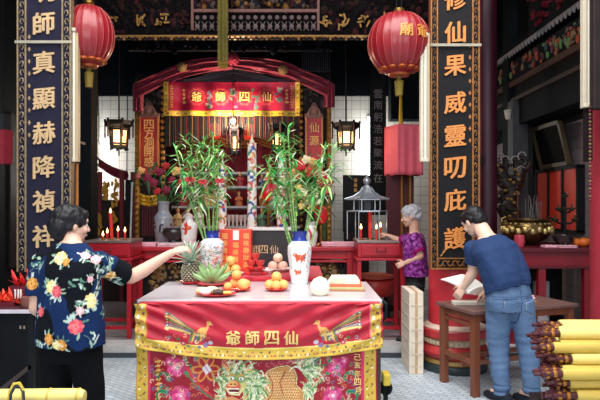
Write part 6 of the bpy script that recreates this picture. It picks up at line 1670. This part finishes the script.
for a, k_, an in legs: shoe(t, (an.x-fr.x*0.075, an.y-fr.y*0.075, 0), (an.x+fr.x*0.19, an.y+fr.y*0.19, 0), M('shoe_navy',(20,25,36),0.6))

# ---- old woman in purple by the candle table
Yo = 6.25
t = thing('person', (PX(414,Yo), Yo, FZ), 'grey-haired old woman in a purple blouse reaching to the candles', 'person')
fr = Vector((-0.97,0.25,0)); sd = Vector((-0.25,-0.97,0))   # sd: her left, towards the camera
H = HeadFrame(P(411,216,Yo), (-0.95,0.22,-0.22), (-0.15,0,1), 0.222)
sN, eN, wN = P(415,239,Yo-0.14), P(420.5,256,Yo-0.16), P(405,263,Yo-0.12)
sF, eF, wF = P(409,238,Yo+0.15), P(400,241,Yo+0.28), P(388.5,235.5,Yo+0.36)
def oc(px, py, dy=0.0): return P(px,py,Yo+dy)
sk = MB(); head(sk, H)
sk.limb([oc(415,236), oc(414,230), H.p(0,-0.12,-0.2)], [0.065,0.052,0.05], 16)
sk.loft([(oc(416,276),fr*0.095,sd*0.145),(oc(415.5,262),fr*0.095,sd*0.14),(oc(414.5,248),fr*0.10,sd*0.145),(oc(414,238),fr*0.085,sd*0.14),(oc(414.5,232),fr*0.05,sd*0.06)], 24, p=2.2)
sk.limb([sN, eN], [0.046,0.038], 14); sk.limb([eN, eN.lerp(wN,0.4), wN], [0.038,0.034,0.023], 14); hand(sk, wN, (wN-eN)+Vector((-0.02,0,0.01)), (-0.1,-0.9,0.3), 1, 0.15, 1.1)
sk.limb([sF, eF], [0.045,0.037], 14); sk.limb([eF, eF.lerp(wF,0.4), wF], [0.037,0.033,0.022], 14); hand(sk, wF, (wF-eF)+Vector((-0.03,0.0,-0.01)), (0.1,-0.3,1), -1, 0.15, 0.7)
legs = [(oc(415,284,-0.08), oc(415,312,-0.08), Vector((PX(417,Yo),Yo-0.08,FZ+0.08))), (oc(416,284,0.08), oc(414,312,0.09), Vector((PX(412,Yo),Yo+0.1,FZ+0.08)))]
for a, k_, an in legs: sk.limb([a,k_,an], [0.075,0.052,0.04], 14); sk.limb([an-UP*0.03, an-UP*0.05+fr*0.09], [0.036,0.028], 10)
fuse(sk, 0.006, 4).build('body', M('skin_old',(216,170,146),0.55,var=0.06,scale=8), t, ang=180); face_bits(H, t, brow=(130,126,126))
hair_mesh(H, t, [(0,-0.08,0.17,0.40,0.47,0.39),(0,-0.30,-0.04,0.34,0.24,0.28),(0,0.16,0.33,0.30,0.24,0.17),(0.33,-0.10,0.06,0.08,0.16,0.2),(-0.33,-0.10,0.06,0.08,0.16,0.2)], HAIRG, 0.006, 0.013, 30)
sh = MB(); sh.loft([(oc(416,275.5),fr*0.135,sd*0.19),(oc(416,270),fr*0.135,sd*0.188),(oc(415.5,258),fr*0.128,sd*0.18),(oc(414.5,247),fr*0.128,sd*0.178),(oc(414,239),fr*0.112,sd*0.165),(oc(414.5,233.5),fr*0.078,sd*0.095)], 28, p=2.3)
sleeve(sh, sN, eN, 0.066, 0.066, 0.75); sleeve(sh, sF, eF, 0.062, 0.06, 0.75)
f = fuse(sh, 0.007, 4); wrinkle(f, lambda p: 0.008*nz(p,9,(1,1,0.5),4)); V = np.array(f.v)
cc = np.empty((len(V),3)); cc[:] = lin((136,52,138))
q = np.array([noise.noise(Vector((a[0]*34,a[1]*34,a[2]*34))) for a in V]); cc[q > 0.18] = lin((164,94,168)); cc[q < -0.25] = lin((84,24,84))
q = V[:,2]; dn = np.linalg.norm(V-np.array(oc(414,233)), axis=1); cc[dn < 0.10] = lin((150,24,104))
for a, e in ((sN,eN),(sF,eF)):
    h_ = np.array(a.lerp(e,0.75)); dn = np.linalg.norm(V-h_, axis=1); cc[dn < 0.075] = lin((158,24,104))
f.build('purple_blouse', FABRIC, t, ang=180, cols=cc)
tr = MB(); tr.loft([(oc(415.5,288),fr*0.10,sd*0.15),(oc(415.5,278),fr*0.105,sd*0.155),(oc(416,270),fr*0.10,sd*0.145)], 22)
for a,k_,an in legs: tr.tube([a,k_,an], [0.098,0.085,0.078], 16)
fuse(tr, 0.009, 4).build('dark_trousers', M('cloth_black2',(22,22,27),0.85), t, ang=180)
for a,k_,an in legs: shoe(t, (an.x-fr.x*0.06,an.y-fr.y*0.06,FZ), (an.x+fr.x*0.15,an.y+fr.y*0.15,FZ), MATS['shoe_black'])
# ---------------------------------------------------------------- the side table on the right
ANG = R(21); O_ = Vector((1.45,4.84,0)); ux = Vector((math.cos(ANG),math.sin(ANG),0)); uy = Vector((-math.sin(ANG),math.cos(ANG),0))
t = thing('side_table', O_, 'brown wooden side table the man leans over, beside the red column', 'table', None, ANG)
def st(mb, nm, mat, **k):
    o = mb.build(nm, mat, None, loc=(0,0,0), smooth=False, **k); o.parent = t; o.location = (0,0,0); return o
TW, TD, THt = 1.10, 0.52, 0.72
st(MB().bb(-0.03, TW, -0.03, TD, THt-0.03, THt), 'tabletop', M('side_top',(112,84,78),0.35,var=0.12,scale=6), bevel=0.005)
st(MB().bb(0.0, TW-0.03, 0.0, TD-0.03, THt-0.09, THt-0.03), 'apron', BROWN)
for x in (0.02, TW-0.06):
    for y in (0.02, TD-0.06): st(MB().bb(x-0.03, x+0.03, y-0.03, y+0.03, 0, THt-0.03), 'leg', BROWN, bevel=0.004)
b = MB(); b.bb(0.0,0.03,0.02,TD-0.06,0.26,0.30); st(b, 'side_rail', BROWN); st(MB().bb(0.0,0.03,0.02,TD-0.06,0.58,0.61), 'side_rail', BROWN)
for y_ in (0.20, TD-0.07): st(MB().bb(0.02,TW-0.06,y_,y_+0.03,0.20,0.24), 'long_rail', M('rail_brown',(146,92,66),0.5))
# papers in his hands
t = thing('open_paper_sheaf', P(462,296,5.12), 'white open sheaf of papers under the hands of the man on the brown side table', 'paper')
b = MB(); zt = THt
for k, (pa, pb, pc, pd) in enumerate((((441,279),(467,294),(486,287),(462,274)),((486,287),(467,294),(489,297),(500,291)))):
    A, B_, C_, D_ = [P(*q, 5.12 if i in (0,1) else 5.22) for i, q in enumerate((pa,pb,pc,pd))]
    def sf(u, v, A=A, B_=B_, C_=C_, D_=D_):
        a = np.array(A)[None]; b_ = np.array(B_)[None]; c = np.array(C_)[None]; d_ = np.array(D_)[None]; u = u[:,None]; v = v[:,None]
        p = a*(1-u)*(1-v)+b_*u*(1-v)+c*u*v+d_*(1-u)*v; p[:,2] += 0.02*np.sin(u[:,0]*3.1); return p
    b.grid(sf, 12, 8)
b.build('pages', PAPER, t, solid=0.012)
MB().bb(PX(452,5.17), PX(492,5.17), 5.10, 5.20, THt, THt+0.035).build('closed_pages', M('page_block',(222,214,200),0.7), t, smooth=False, bevel=0.006)
c = O_ + ux*0.80 + uy*0.28
t = paper_stack(c.x-0.055, c.x+0.055, c.y-0.05, c.y+0.05, THt, 0.05, PINKP, 'pink paper stack on the brown side table right of the man', n=5, seed=9)
o = MB().bb(c.x-0.03, c.x+0.05, c.y-0.13, c.y-0.06, THt, THt+0.012).build('brown_packet', M('packet_gold',(150,110,60),0.5), smooth=False, bevel=0.003); tag(o, 'small gold-brown packet before the pink papers on the side table', 'packet')
# things on the floor under it
o = MB().lathe([(0.055,0),(0.06,0.02),(0.06,0.16),(0.05,0.18),(0.001,0.18)], (PX(546,5.7),5.75,0), 18).build('red_can', M('can_red',(176,24,34),0.4)); tag(o, 'small red can on the floor behind the legs of the man', 'can')

# cream cartons left of the column base
t = thing('carton', (1.095,5.7,0), 'tall cream cardboard carton standing left of the red column base', 'box')
MB().bb(1.03,1.165,5.5,5.93,0,PZ(292,5.5)).build('box_body', M('carton_cream',(226,212,194),0.75,var=0.08), t, smooth=False, bevel=0.004)
b = MB()
for k in range(6):
    z = 0.07+k*0.115; b.bb(1.026,1.03,5.53,5.90,z,z+0.012); b.bb(1.05,1.15,5.496,5.5,z,z+0.012)
b.build('printed_lines', M('carton_print',(206,192,176),0.75), t, smooth=False)
b = MB(); b.bb(1.085,1.11,5.497,5.5,0.01,PZ(292,5.5)); b.bb(1.085,1.11,5.5,5.93,PZ(292,5.5),PZ(292,5.5)+0.002); b.build('tape', M('carton_tape',(190,160,120),0.4), t, smooth=False)

# ---------------------------------------------------------------- red-draped canopy and its poles behind the column
Yc = 8.0
t = thing('draped_canopy', (PX(404,Yc), Yc, FZ), 'square canopy draped in bright red cloth on gold poles behind the old woman', 'canopy')
x0, x1, z0, z1 = PX(388,Yc), PX(424,Yc), PZ(175,Yc), PZ(124,Yc)
xm = PX(398,Yc)
def drape(a, b_, n):
    def g(u, v):
        x = a[0]+(b_[0]-a[0])*u; y = a[1]+(b_[1]-a[1])*u
        w_ = 0.012*np.sin(u*n*6.28)*(1-v*0.6)
        return np.stack([x+w_*0.3, y+w_, z0+(z1-z0)*v+0.006*np.sin(u*n*3.1)*(1-v)], 1)
    return g
b = MB(); C_ = [(x0,Yc+0.35),(xm,Yc),(x1,Yc+0.05),(x1-0.05,Yc+0.5)]
for i in range(4): b.grid(drape(C_[i], C_[(i+1)%4], 3), 30, 12)
b.add([(q[0],q[1],z1) for q in C_], [(0,1,2,3)]); b.build('red_cover', M('cover_red',(236,104,122),0.7,var=0.06), t, solid=0.008)
b = MB()
for px in (404.5, 413): b.tube([(PX(px,Yc),Yc+0.2,FZ),(PX(px,Yc),Yc+0.2,z1-0.01)], 0.022, 10)
b.build('pole', M('pole_gold',(156,104,50),0.4,metal=0.3), t)
b = MB(); b.tube([(PX(402,Yc),Yc+0.1,z1),(PX(402,Yc),Yc+0.1,z1+0.42)], [0.03,0.018], 10); b.ell((PX(402,Yc),Yc+0.1,z1+0.43), 0.025, 10); b.build('tassel', M('tassel_yellow',(206,170,40),0.7), t)
MB().bb(PX(389,Yc), PX(417,Yc), Yc+0.22, Yc+0.28, FZ, z0+0.02).build('backing', M('backing_dark_red',(80,24,34),0.6), t, smooth=False)
# dark cabinet behind, over the canopy
o = MB().bb(PX(391,9.3), PX(424,9.3), 9.3, 9.6, PZ(119,9.3), 5.0).build('hanging_cabinet', NAVY, smooth=False); tag(o, 'dark blank cabinet hanging above the red-draped canopy', 'cabinet')

# ---------------------------------------------------------------- right side gallery
# red panelled screen against the side wall
XW = 3.29
t = thing('red_screen', (XW, 7.5, 1.28), 'bright red panelled screen with dark frames on the right side wall', 'screen')
ys = [6.87, 7.27, 7.68, 8.08]
for i in range(3): MB().bb(XW-0.01, XW+0.06, ys[i]+0.02, ys[i+1]-0.02, 1.30, 2.04).build('panel', M('screen_red',(226,62,40),0.5,var=0.06), t, smooth=False)
b = MB()
for y in ys: b.bb(XW-0.03, XW+0.06, y-0.02, y+0.02, 1.28, 2.06)
b.bb(XW-0.03, XW+0.06, 6.85, 8.10, 2.04, 2.08); b.bb(XW-0.03, XW+0.06, 6.85, 8.10, 1.26, 1.30); b.build('frame', BLACKL, t, smooth=False)
# framed picture leaning out above it
t = thing('framed_picture', (3.2, 7.45, 2.10), 'dark picture in a dull gold frame tilted above the red screen', 'picture')
A = Vector((3.27,7.86,2.11)); B_ = Vector((3.27,7.06,2.11)); tl = Vector((-0.12,0,0.50)); nx = Vector((-0.97,0,-0.25))
MB().add([A+nx*0.005,B_+nx*0.005,B_+tl+nx*0.005,A+tl+nx*0.005,A+nx*-0.03,B_+nx*-0.03,B_+tl+nx*-0.03,A+tl+nx*-0.03],[(0,1,2,3),(7,6,5,4),(0,4,5,1),(1,5,6,2),(2,6,7,3),(3,7,4,0)]).build('canvas', M('picture_dark',(16,17,18),0.8,var=0.3,spec=0.1), t, smooth=False)
b = MB()
for p, q in ((A,B_),(B_,B_+tl),(B_+tl,A+tl),(A+tl,A)): b.bar(p+nx*0.01, q+nx*0.01, 0.05, 0.05)
b.build('frame', M('frame_gold',(74,60,36),0.45,metal=0.3), t, smooth=False)
MB().bar(A.lerp(B_,0.5)+tl*0.9, A.lerp(B_,0.5)+tl*0.9+Vector((0.2,0,0.05)), 0.015).build('hanger', BLACKL, t, smooth=False)

# red altar-table on the right
t = thing('side_altar', (2.7, 6.7, FZ), 'red side altar table carrying the brass cauldron on the right', 'table')
SZ = 1.14; RX0, RX1 = 2.15, 3.25
MB().bb(RX0, RX1, 6.2, 7.2, SZ-0.045, SZ).build('tabletop', REDDK, t, smooth=False, bevel=0.006)
MB().bb(RX0+0.06, RX1-0.03, 6.24, 7.16, SZ-0.19, SZ-0.045).build('apron', M('altar_apron',(132,18,34),0.4), t, smooth=False)
MB().bb(RX0+0.02, RX1, 6.215, 7.18, SZ-0.22, SZ-0.19).build('moulding', REDDK, t, smooth=False, bevel=0.005)
for x in (RX0+0.44, RX0+0.12, RX1-0.17):
    for y in (6.27, 7.12): MB().bb(x-0.04, x+0.04, y-0.04, y+0.04, FZ, SZ-0.2).build('leg', MATS['altar_apron'], t, smooth=False, bevel=0.005)
MB().bb(RX0+0.12, RX1-0.08, 7.05, 7.1, 0.3, SZ-0.2).build('back_panel', BLACKL, t, smooth=False)
b = MB(); b.bb(RX0+0.1, RX1-0.06, 6.27, 7.12, 0.22, 0.26); b.build('shelf', DKBRN, t, smooth=False)
o = MB().bb(2.62, 2.78, 6.5, 6.56, 0.26, 0.75).build('white_notice', M('notice_grey',(150,150,156),0.7), smooth=False); tag(o, 'pale grey board standing on the shelf of the red side altar', 'board')
t = paper_stack(2.44, 2.64, 6.22, 6.42, 0.26, 0.16, M('paper_grey',(170,160,164),0.8), 'grey stack of papers on the shelf of the red side altar', seed=12, n=6)
t = paper_stack(PX(543,6.3), PX(554,6.3), 6.22, 6.36, SZ, 0.028, PINKP, 'left pink paper stack on the front edge of the red side altar', seed=13, n=3)
t = paper_stack(PX(557,6.3), PX(574,6.3), 6.22, 6.36, SZ, 0.026, PINKP, 'right pink paper stack on the front edge of the red side altar', seed=14, n=3)
# brass cauldron
t = thing('brass_cauldron', (PX(527,6.75), 6.75, SZ), 'big round brass incense cauldron on the red side altar', 'cauldron')
cx, cy = PX(527,6.75), 6.75
BRD = M('aged_brass',(112,92,56),0.3,metal=0.85,var=0.4,scale=14)
MB().lathe([(0.10,SZ),(0.13,SZ+0.03),(0.22,SZ+0.08),(0.265,SZ+0.16),(0.25,SZ+0.24),(0.215,SZ+0.275),(0.25,SZ+0.29),(0.25,SZ+0.305),(0.2,SZ+0.305),(0.19,SZ+0.2),(0.001,SZ+0.2)], (cx,cy,0), 40).build('bowl', BRD, t)
b = MB()
for j in range(22):
    a = 2*math.pi*j/22; b.ell((cx+0.262*math.cos(a), cy+0.262*math.sin(a), SZ+0.165+0.02*(j%2)), (0.035,0.035,0.04), 8); b.ell((cx+0.235*math.cos(a+.1), cy+0.235*math.sin(a+.1), SZ+0.245), (0.022,0.022,0.018), 6)
b.build('embossed_band', M('brass_light',(190,170,110),0.35,metal=0.7,var=0.3), t)
for s_ in (-1,1): MB().tube([(cx+s_*0.24,cy,SZ+0.22),(cx+s_*0.29,cy,SZ+0.23),(cx+s_*0.295,cy,SZ+0.30),(cx+s_*0.25,cy,SZ+0.32)], 0.015, 8).build('handle', BRD, t)
MB().tube([(cx-0.1,cy,SZ+0.2),(cx-0.11,cy,SZ+0.6)], 0.004, 6).build('incense_stick', BROWN, t)
b = MB(); rd = random.Random(3)
for i in range(14): x = cx+0.06+rd.uniform(-0.12,0.1); b.tube([(x,cy+rd.uniform(-.08,.08),SZ+0.2),(x+rd.uniform(-.05,.05),cy,SZ+0.48+rd.random()*0.1)], 0.004, 5)
b.build('incense_stick', M('incense_grey',(110,100,100),0.7), t)
# candelabrum
t = thing('candelabrum', (PX(565,6.5), 6.5, SZ), 'dark iron candelabrum with green-tinged cups before the red screen', 'candelabrum'); x = PX(565,6.5); y = 6.5
b = MB(); b.lathe([(0.09,SZ),(0.09,SZ+0.015),(0.03,SZ+0.04),(0.016,SZ+0.08),(0.014,PZ(193,y))], (x,y,0), 18)
for zz, l in ((PZ(211,y),0.075),(PZ(222,y),0.11)):
    b.tube([(x-l,y,zz+0.02),(x-l*0.6,y,zz-0.015),(x,y,zz-0.02),(x+l*0.6,y,zz-0.015),(x+l,y,zz+0.02)], 0.011, 8)
b.build('stem', BLACKL, t)
for dx, zz in ((-0.075,PZ(211,y)),(0.075,PZ(211,y)),(0,PZ(198,y)),(-0.11,PZ(222,y)),(0.11,PZ(222,y)),(0,PZ(211,y))): MB().lathe([(0.012,zz),(0.036,zz+0.02),(0.04,zz+0.035),(0.01,zz+0.04),(0.008,zz+0.08)], (x+dx,y,0), 12).build('cup', M('patina',(58,70,52),0.4,metal=0.5), t)
# censer and oranges on the side altar
t = thing('tripod_censer', (PX(565,6.32), 6.32, SZ), 'small dark censer under the candelabrum', 'censer'); x = PX(563,6.4)
MB().lathe([(0.05,SZ+0.03),(0.10,SZ+0.07),(0.115,SZ+0.12),(0.10,SZ+0.13),(0.08,SZ+0.08),(0.001,SZ+0.08)], (x,6.4,0), 20).build('bowl', MATS['bronze_dark'], t)
b = MB()
for j in range(3): a = 2.1*j+0.5; MB().tube([(x+0.06*math.cos(a),6.4+0.06*math.sin(a),SZ+0.06),(x+0.075*math.cos(a),6.4+0.075*math.sin(a),SZ)], 0.014, 8).build('foot', MATS['bronze_dark'], t)
for px, dd, rr_, lbl in ((576,6.42,0.05,'left orange on the right end of the red side altar'),(583.5,6.40,0.055,'middle orange on the right end of the red side altar'),(590,6.44,0.05,'right orange on the right end of the red side altar'),):
    fruit(PX(px,dd), dd, SZ, rr_, lbl, None, mat=M('orange_deep',(224,112,36),0.4,bump=0.2,bscale=220))
# dragon scrollwork ornament
t = thing('dragon_ornament', (PX(511,7.4), 7.4, SZ), 'dark gilt scrolling dragon ornament standing before the grey post', 'ornament'); Yd = 7.45
b = MB(); rd = random.Random(2)
def scroll(px, py, r, turns, a0, w_):
    c = P(px,py,Yd); pts = []
    for k in range(26):
        q = k/25; a = a0+turns*6.28*q; rr_ = r*(1-0.8*q); pts.append(c+Vector((math.cos(a)*rr_, -0.03*q, math.sin(a)*rr_)))
    b.tube(pts, [w_*(1-0.6*k/25) for k in range(26)], 7)
scroll(500,165,0.11,1.5,3.0,0.045); scroll(521,163,0.11,-1.5,0.2,0.045); scroll(499,196,0.08,1.4,4.0,0.035)
b.tube([P(497,168,Yd),P(503,180,Yd),P(512,190,Yd),P(507,203,Yd),P(514,216,Yd),P(509,228,Yd)], [0.08,0.10,0.105,0.09,0.09,0.07], 10); b.tube([P(521,168,Yd),P(517,182,Yd),P(509,196,Yd),P(501,208,Yd),P(508,222,Yd)], [0.07,0.09,0.09,0.075,0.06], 10)
for i in range(70): q_ = rd.random(); c = P(509+rd.uniform(-13,13)*(1-0.6*q_), 158+70*q_, Yd-0.09); b.ell(c, (0.03,0.02,0.022), 6, rd.choice([0,0,1]))
b.build('scroll_body', [M('dragon_dark',(54,44,40),0.4,metal=0.4,var=0.4,scale=30), M('dragon_gold',(150,116,66),0.4,metal=0.5)], t)
for px, py in ((500,157),(505,160),(522,156),(515,160),(499,208),(521,170)): 
    c = P(px,py,Yd-0.05); MB().tube([c+Vector((0.05*math.cos(a*0.5),0,0.05*math.sin(a*0.5))) for a in range(9)], 0.008, 5).build('silver_edge', M('dragon_silver',(170,160,160),0.4,metal=0.4), t)
MB().lathe([(0.16,FZ),(0.16,0.2),(0.09,0.24),(0.09,PZ(229,Yd))], (PX(509,Yd),Yd,0), 16).build('pedestal', DKBRN, t)
o = MB().lathe([(0.045,SZ),(0.06,SZ+0.06),(0.05,SZ+0.13),(0.001,SZ+0.13)], (PX(516,6.55),6.45,0), 16).build('red_jar', M('jar_pink',(206,70,90),0.4)) ; tag(o, 'small pinkish red jar in front of the dragon ornament', 'jar')
t = thing('wall_lamp', (PX(508,8.05), 8.05, PZ(119,8.05)), 'small pale spotlight on the dark post in the right gallery', 'lamp'); c = P(508,114.5,8.0)
MB().lathe([(0.035,-0.06),(0.05,0.06)], c, 14, axis=(-0.2,-0.4,1)).build('shade', M('spot_white',(220,214,206),0.4), t); MB().tube([c, c+Vector((0.06,0.12,0.05))], 0.012, 6).build('bracket', BLACKL, t)

# ---------------------------------------------------------------- bundles of giant joss sticks at the right
SOFTY = M('joss_wrap',(198,168,74),0.5,var=0.12,scale=9,stretch=(0.6,4,4)); SOFTY2 = M('joss_wrap_pale',(222,202,116),0.5,var=0.1,scale=9,stretch=(0.6,4,4)); BURG = M('joss_handle',(74,22,30),0.4,var=0.2); FOIL = M('joss_foil',(176,116,44),0.3,metal=0.5)
JB = 0.44
t = thing('crate', (1.95,3.3,0), 'dark wooden crate below the pile of yellow joss sticks', 'crate')
MB().bb(1.42,2.3,3.02,3.62,JB-0.05,JB).build('crate_top', DKBRN, t, smooth=False, bevel=0.004)
for x in (1.45,2.27):
    for y in (3.05,3.59): MB().bb(x-0.03,x+0.03,y-0.03,y+0.03,0,JB-0.05).build('leg', DKBRN, t, smooth=False)
rd = random.Random(41); rj = 0.031; k = 0
rows = 8
for lay in range(rows):
    zc = JB + rj + lay*rj*1.86
    ncol = 8 - (lay >= 5) * (lay-4)
    for j in range(ncol):
        yc = 3.10 + (rj if lay % 2 else 0) + j*rj*2.02 + (0.05*max(0,lay-4))
        xs = PX(574 if lay < 4 else 566 if lay < 6 else 558, yc) + rd.uniform(-0.03,0.03)
        lbl = 'thick yellow-wrapped joss stick with a burgundy end in the pile at the lower right'
        t = thing('joss_stick', (xs, yc, zc-rj), lbl, 'joss stick', 'pile of thick yellow joss sticks at the lower right')
        b = MB(); b.tube([(xs,yc,zc),(xs+0.02,yc,zc),(xs+0.25,yc,zc),(2.28,yc,zc)], [rj*0.9,rj,rj,rj], 14); b.build('yellow_wrap', SOFTY2 if (lay*3+j) % 5 == 0 or lay == rows-1 else SOFTY, t)
        b = MB(); hl = rd.uniform(0.07,0.13); b.tube([(xs-hl,yc,zc),(xs+0.01,yc,zc)], rj*0.62, 10)
        b.tube([(xs-hl-0.035,yc,zc-0.003),(xs-hl,yc,zc)], rj*0.36, 8); b.build('burgundy_end', BURG, t)
        b = MB(); b.lathe([(rj*0.66,-0.008),(rj*0.7,0),(rj*0.66,0.008)], (xs-hl*0.35,yc,zc), 12, axis=(1,0,0))
        for q in range(4): a = q*1.6+lay; b.ell((xs-hl*0.7, yc+rj*0.6*math.cos(a), zc+rj*0.6*math.sin(a)), (0.012,0.008,0.008), 6)
        b.build('foil_trim', FOIL, t)

# ---------------------------------------------------------------- lower left: yellow roll and looped handle on a low bench
t = thing('bench', (-1.13,2.6,0), 'dark bench at the lower left under the yellow paper roll', 'bench')
MB().bb(-1.45,-0.85,2.50,2.68,0.66,0.70).build('bench_top', DKBRN, t, smooth=False)
for x in (-1.42,-0.88):
    for y in (2.53,2.65): MB().bb(x-0.025,x+0.025,y-0.025,y+0.025,0,0.66).build('leg', DKBRN, t, smooth=False)
t = thing('paper_roll', (-1.12,2.62,0.70), 'pale yellow paper-wrapped roll lying across the bottom left corner', 'roll')
b = MB(); b.tube([(PX(-8,2.6),2.62,0.736),(PX(60,2.62),2.62,0.739),(PX(80,2.62),2.62,0.741),(PX(85,2.62),2.62,0.742)], [0.036,0.036,0.034,0.024], 20); b.build('wrapper', SOFTY2, t)
for px in (50,79): MB().lathe([(0.0365,-0.005),(0.0385,0),(0.0365,0.005)], (PX(px,2.62),2.62,0.74), 20, axis=(1,0,0.01)).build('wrapper_fold', SOFTY, t)
t = thing('looped_handle', (PX(17,2.5), 2.5, 0.70), 'black and yellow looped bag handle at the bottom left corner', 'bag')
c = Vector((PX(17,2.52), 2.52, 0.775)); b = MB(); pts = [c+Vector((-0.038,0,-0.06)), c+Vector((-0.03,0,0.02)), c+Vector((-0.012,0,0.052)), c+Vector((0.010,0,0.055)), c+Vector((0.024,0,0.03)), c+Vector((0.028,0,-0.06))]
b.tube(pts, 0.0075, 10); b.build('strap', M('strap_yellow',(206,176,60),0.5), t)
MB().tube([p+Vector((0.003,-0.001,-0.012)) for p in pts], 0.007, 10).build('strap_lining', M('strap_black',(40,44,58),0.5), t)
MB().bb(c.x-0.06,c.x+0.05,2.49,2.56,0.70,0.72).build('bag', BLACKL, t, smooth=False, bevel=0.008)

# ---------------------------------------------------------------- left: dark folding table with red things, stool, hanging red lantern
t = thing('folding_table', (-2.1,4.5,0), 'dark table with a pale edge behind the woman in the floral shirt', 'table')
x0, x1 = PX(-30,4.5), PX(44,4.5); zt = PZ(309,4.3)
MB().bb(x0,x1,4.3,4.85,zt-0.03,zt).build('tabletop', M('table_dark_red',(60,12,22),0.75), t, smooth=False, bevel=0.004)
MB().bb(x0,x1,4.285,4.3,zt-0.03,zt-0.004).build('pale_edge', M('edge_pale',(196,186,196),0.4), t, smooth=False)
for y in (4.36,4.8):
    MB().bar((x0+0.06,y,0.02),(x1-0.03,y,0.40),0.04,0.03).build('cross_brace', M('xleg',(56,40,35),0.5), t, smooth=False); MB().bar((x1-0.03,y,0.02),(x0+0.06,y,0.40),0.04,0.03).build('cross_brace', MATS['xleg'], t, smooth=False)
    for x in (x0+0.04, x1-0.03): MB().bb(x-0.02,x+0.02,y-0.02,y+0.02,0,zt-0.03).build('leg', BLACKL, t, smooth=False)
MB().bb(x0+0.02,x1-0.02,4.55,4.58,0.12,zt-0.05).build('back_panel', BLACKL, t, smooth=False)
b = MB()
for s_ in (0,0.03): b.bb(PX(17,4.5)+s_,PX(17,4.5)+s_+0.012,4.54,4.55,PZ(330,4.5),PZ(327,4.5))
b.build('bolt', M('bolt_pale',(200,170,150),0.4), t, smooth=False)
def paperflower(px, py, y, s, label, mat, z):
    t = thing('paper_ornament', (PX(px,y), y, z), label, 'paper ornament')
    b = MB(); c = Vector((PX(px,y), y, z)); rd = random.Random(px)
    for i in range(26):
        a = rd.uniform(0.3,2.5); d = Vector((math.cos(a), rd.uniform(-0.5,0.3), math.sin(a)*0.9)); leaf_blade(b, c+Vector((rd.uniform(-s,s)*0.6,0,0.01)), d, s*(0.8+0.7*rd.random()), s*0.13, 0.25, 0)
    b.build('petals', mat, t); MB().bb(c.x-s*0.7,c.x+s*0.7,y-0.05,y+0.05,z,z+0.03).build('base', REDDK, t, smooth=False); return t
paperflower(24,270,4.6,0.14,'bright red paper flower ornament standing against the violet couplet board', M('paper_scarlet',(226,46,44),0.55), PZ(289,4.6))
paperflower(6,300,4.45,0.12,'orange-red paper fan ornament at the left edge on the dark table', M('paper_orange_red',(240,76,44),0.55), zt)
# box that carries the red flower, with white paper strip
t = thing('red_box', (PX(24,4.6), 4.6, zt), 'dark red box with white paper slips under the red paper flower', 'box')
MB().bb(PX(12,4.6), PX(34,4.6), 4.53, 4.67, zt, PZ(289,4.6)).build('box_body', REDDK, t, smooth=False, bevel=0.004)
b = MB()
for px in (19,22,24.5): b.bb(PX(px,4.6), PX(px,4.6)+0.012, 4.525, 4.53, PZ(297,4.6), PZ(288,4.6))
b.build('white_slip', PAPER, t, smooth=False)
o = MB().lathe([(0.04,zt),(0.055,zt+0.04),(0.05,zt+0.08),(0.001,zt+0.085)], (PX(27.5,4.36),4.37,0), 16).build('brown_gourd', M('gourd_brown',(120,70,60),0.6)); tag(o, 'small brown round pot on the pale-edged table by the elbow of the woman', 'pot')
t = thing('red_hanging', (PX(4,6.2), 6.2, PZ(164,6.2)), 'red cloth-sided lamp hanging in the dark at the left edge', 'lamp'); c = P(3,147,6.2)
MB().lathe([(0.10,PZ(164,6.2)),(0.105,PZ(160,6.2)),(0.105,PZ(131,6.2)),(0.08,PZ(130,6.2))], (c.x,6.2,0), 6).build('shade', M('hang_red',(150,30,50),0.6), t)
MB().lathe([(0.085,PZ(130,6.2)),(0.09,PZ(115,6.2)),(0.02,PZ(114,6.2))], (c.x,6.2,0), 6).build('top', M('hang_grey',(30,34,38),0.5), t); MB().tube([(c.x,6.2,PZ(115,6.2)),(c.x,6.2,5.0)], 0.006, 6).build('cord', BLACKL, t)
# small faint vertical script on the dark left wall board
t = thing('dark_wall_board', (-4.05, 8.5, 1.0), 'dark board with faint pale script on the left wall beside the violet couplet board', 'board')
MB().bb(-4.1,-4.07,8.2,8.9,FZ+0.6,2.9).build('panel', DKBRN, t, smooth=False)
b = MB()
for k in range(5): b.bb(-4.07,-4.065,8.38-0.02*(k%2),8.41,1.15+k*0.06,1.175+k*0.06)
b.build('script', M('script_pale',(150,140,140),0.6), t, smooth=False)
# left side altar behind the floral woman: gold relief cabinet
t = thing('side_cabinet', (PX(112,9.0), 9.0, FZ), 'dark cabinet with hanging gold ornaments behind the left candle table', 'cabinet')
Yk = 9.0; MB().bb(PX(99,Yk), PX(134,Yk), Yk, Yk+0.5, FZ, PZ(200,Yk)).build('case', DKBRN, t, smooth=False)
b = MB()
for px in (100,122,133): b.bb(PX(px,Yk)-0.03, PX(px,Yk)+0.03, Yk-0.03, Yk+0.03, FZ, PZ(172,Yk))
b.build('post', REDDK, t, smooth=False)
b = MB(); rd = random.Random(9)
for px, y0, y1 in ((106,183,200),(115,180,222),(98,214,235)):
    b = MB()
    for i in range(26): c = P(px+rd.uniform(-3,3), rd.uniform(y0,y1), Yk-0.05); b.ell(c, (0.025,0.03,0.04), 6)
    b.build('gold_ornament', M('ornament_gold',(176,132,56),0.35,metal=0.4,var=0.3), t)
MB().bb(PX(126,Yk), PX(133,Yk), Yk-0.04, Yk+0.2, FZ, PZ(180,Yk)).build('side_post', BLACKL, t, smooth=False)
# pale slanting rod
o = MB().tube([(PX(128,6.9),6.9,FZ),(PX(132,6.9),6.9,PZ(182,6.9))], 0.012, 8).build('slanting_rod', M('rod_grey',(150,160,160),0.35,metal=0.4)); tag(o, 'thin grey rod leaning upright right of the left candle table', 'rod')
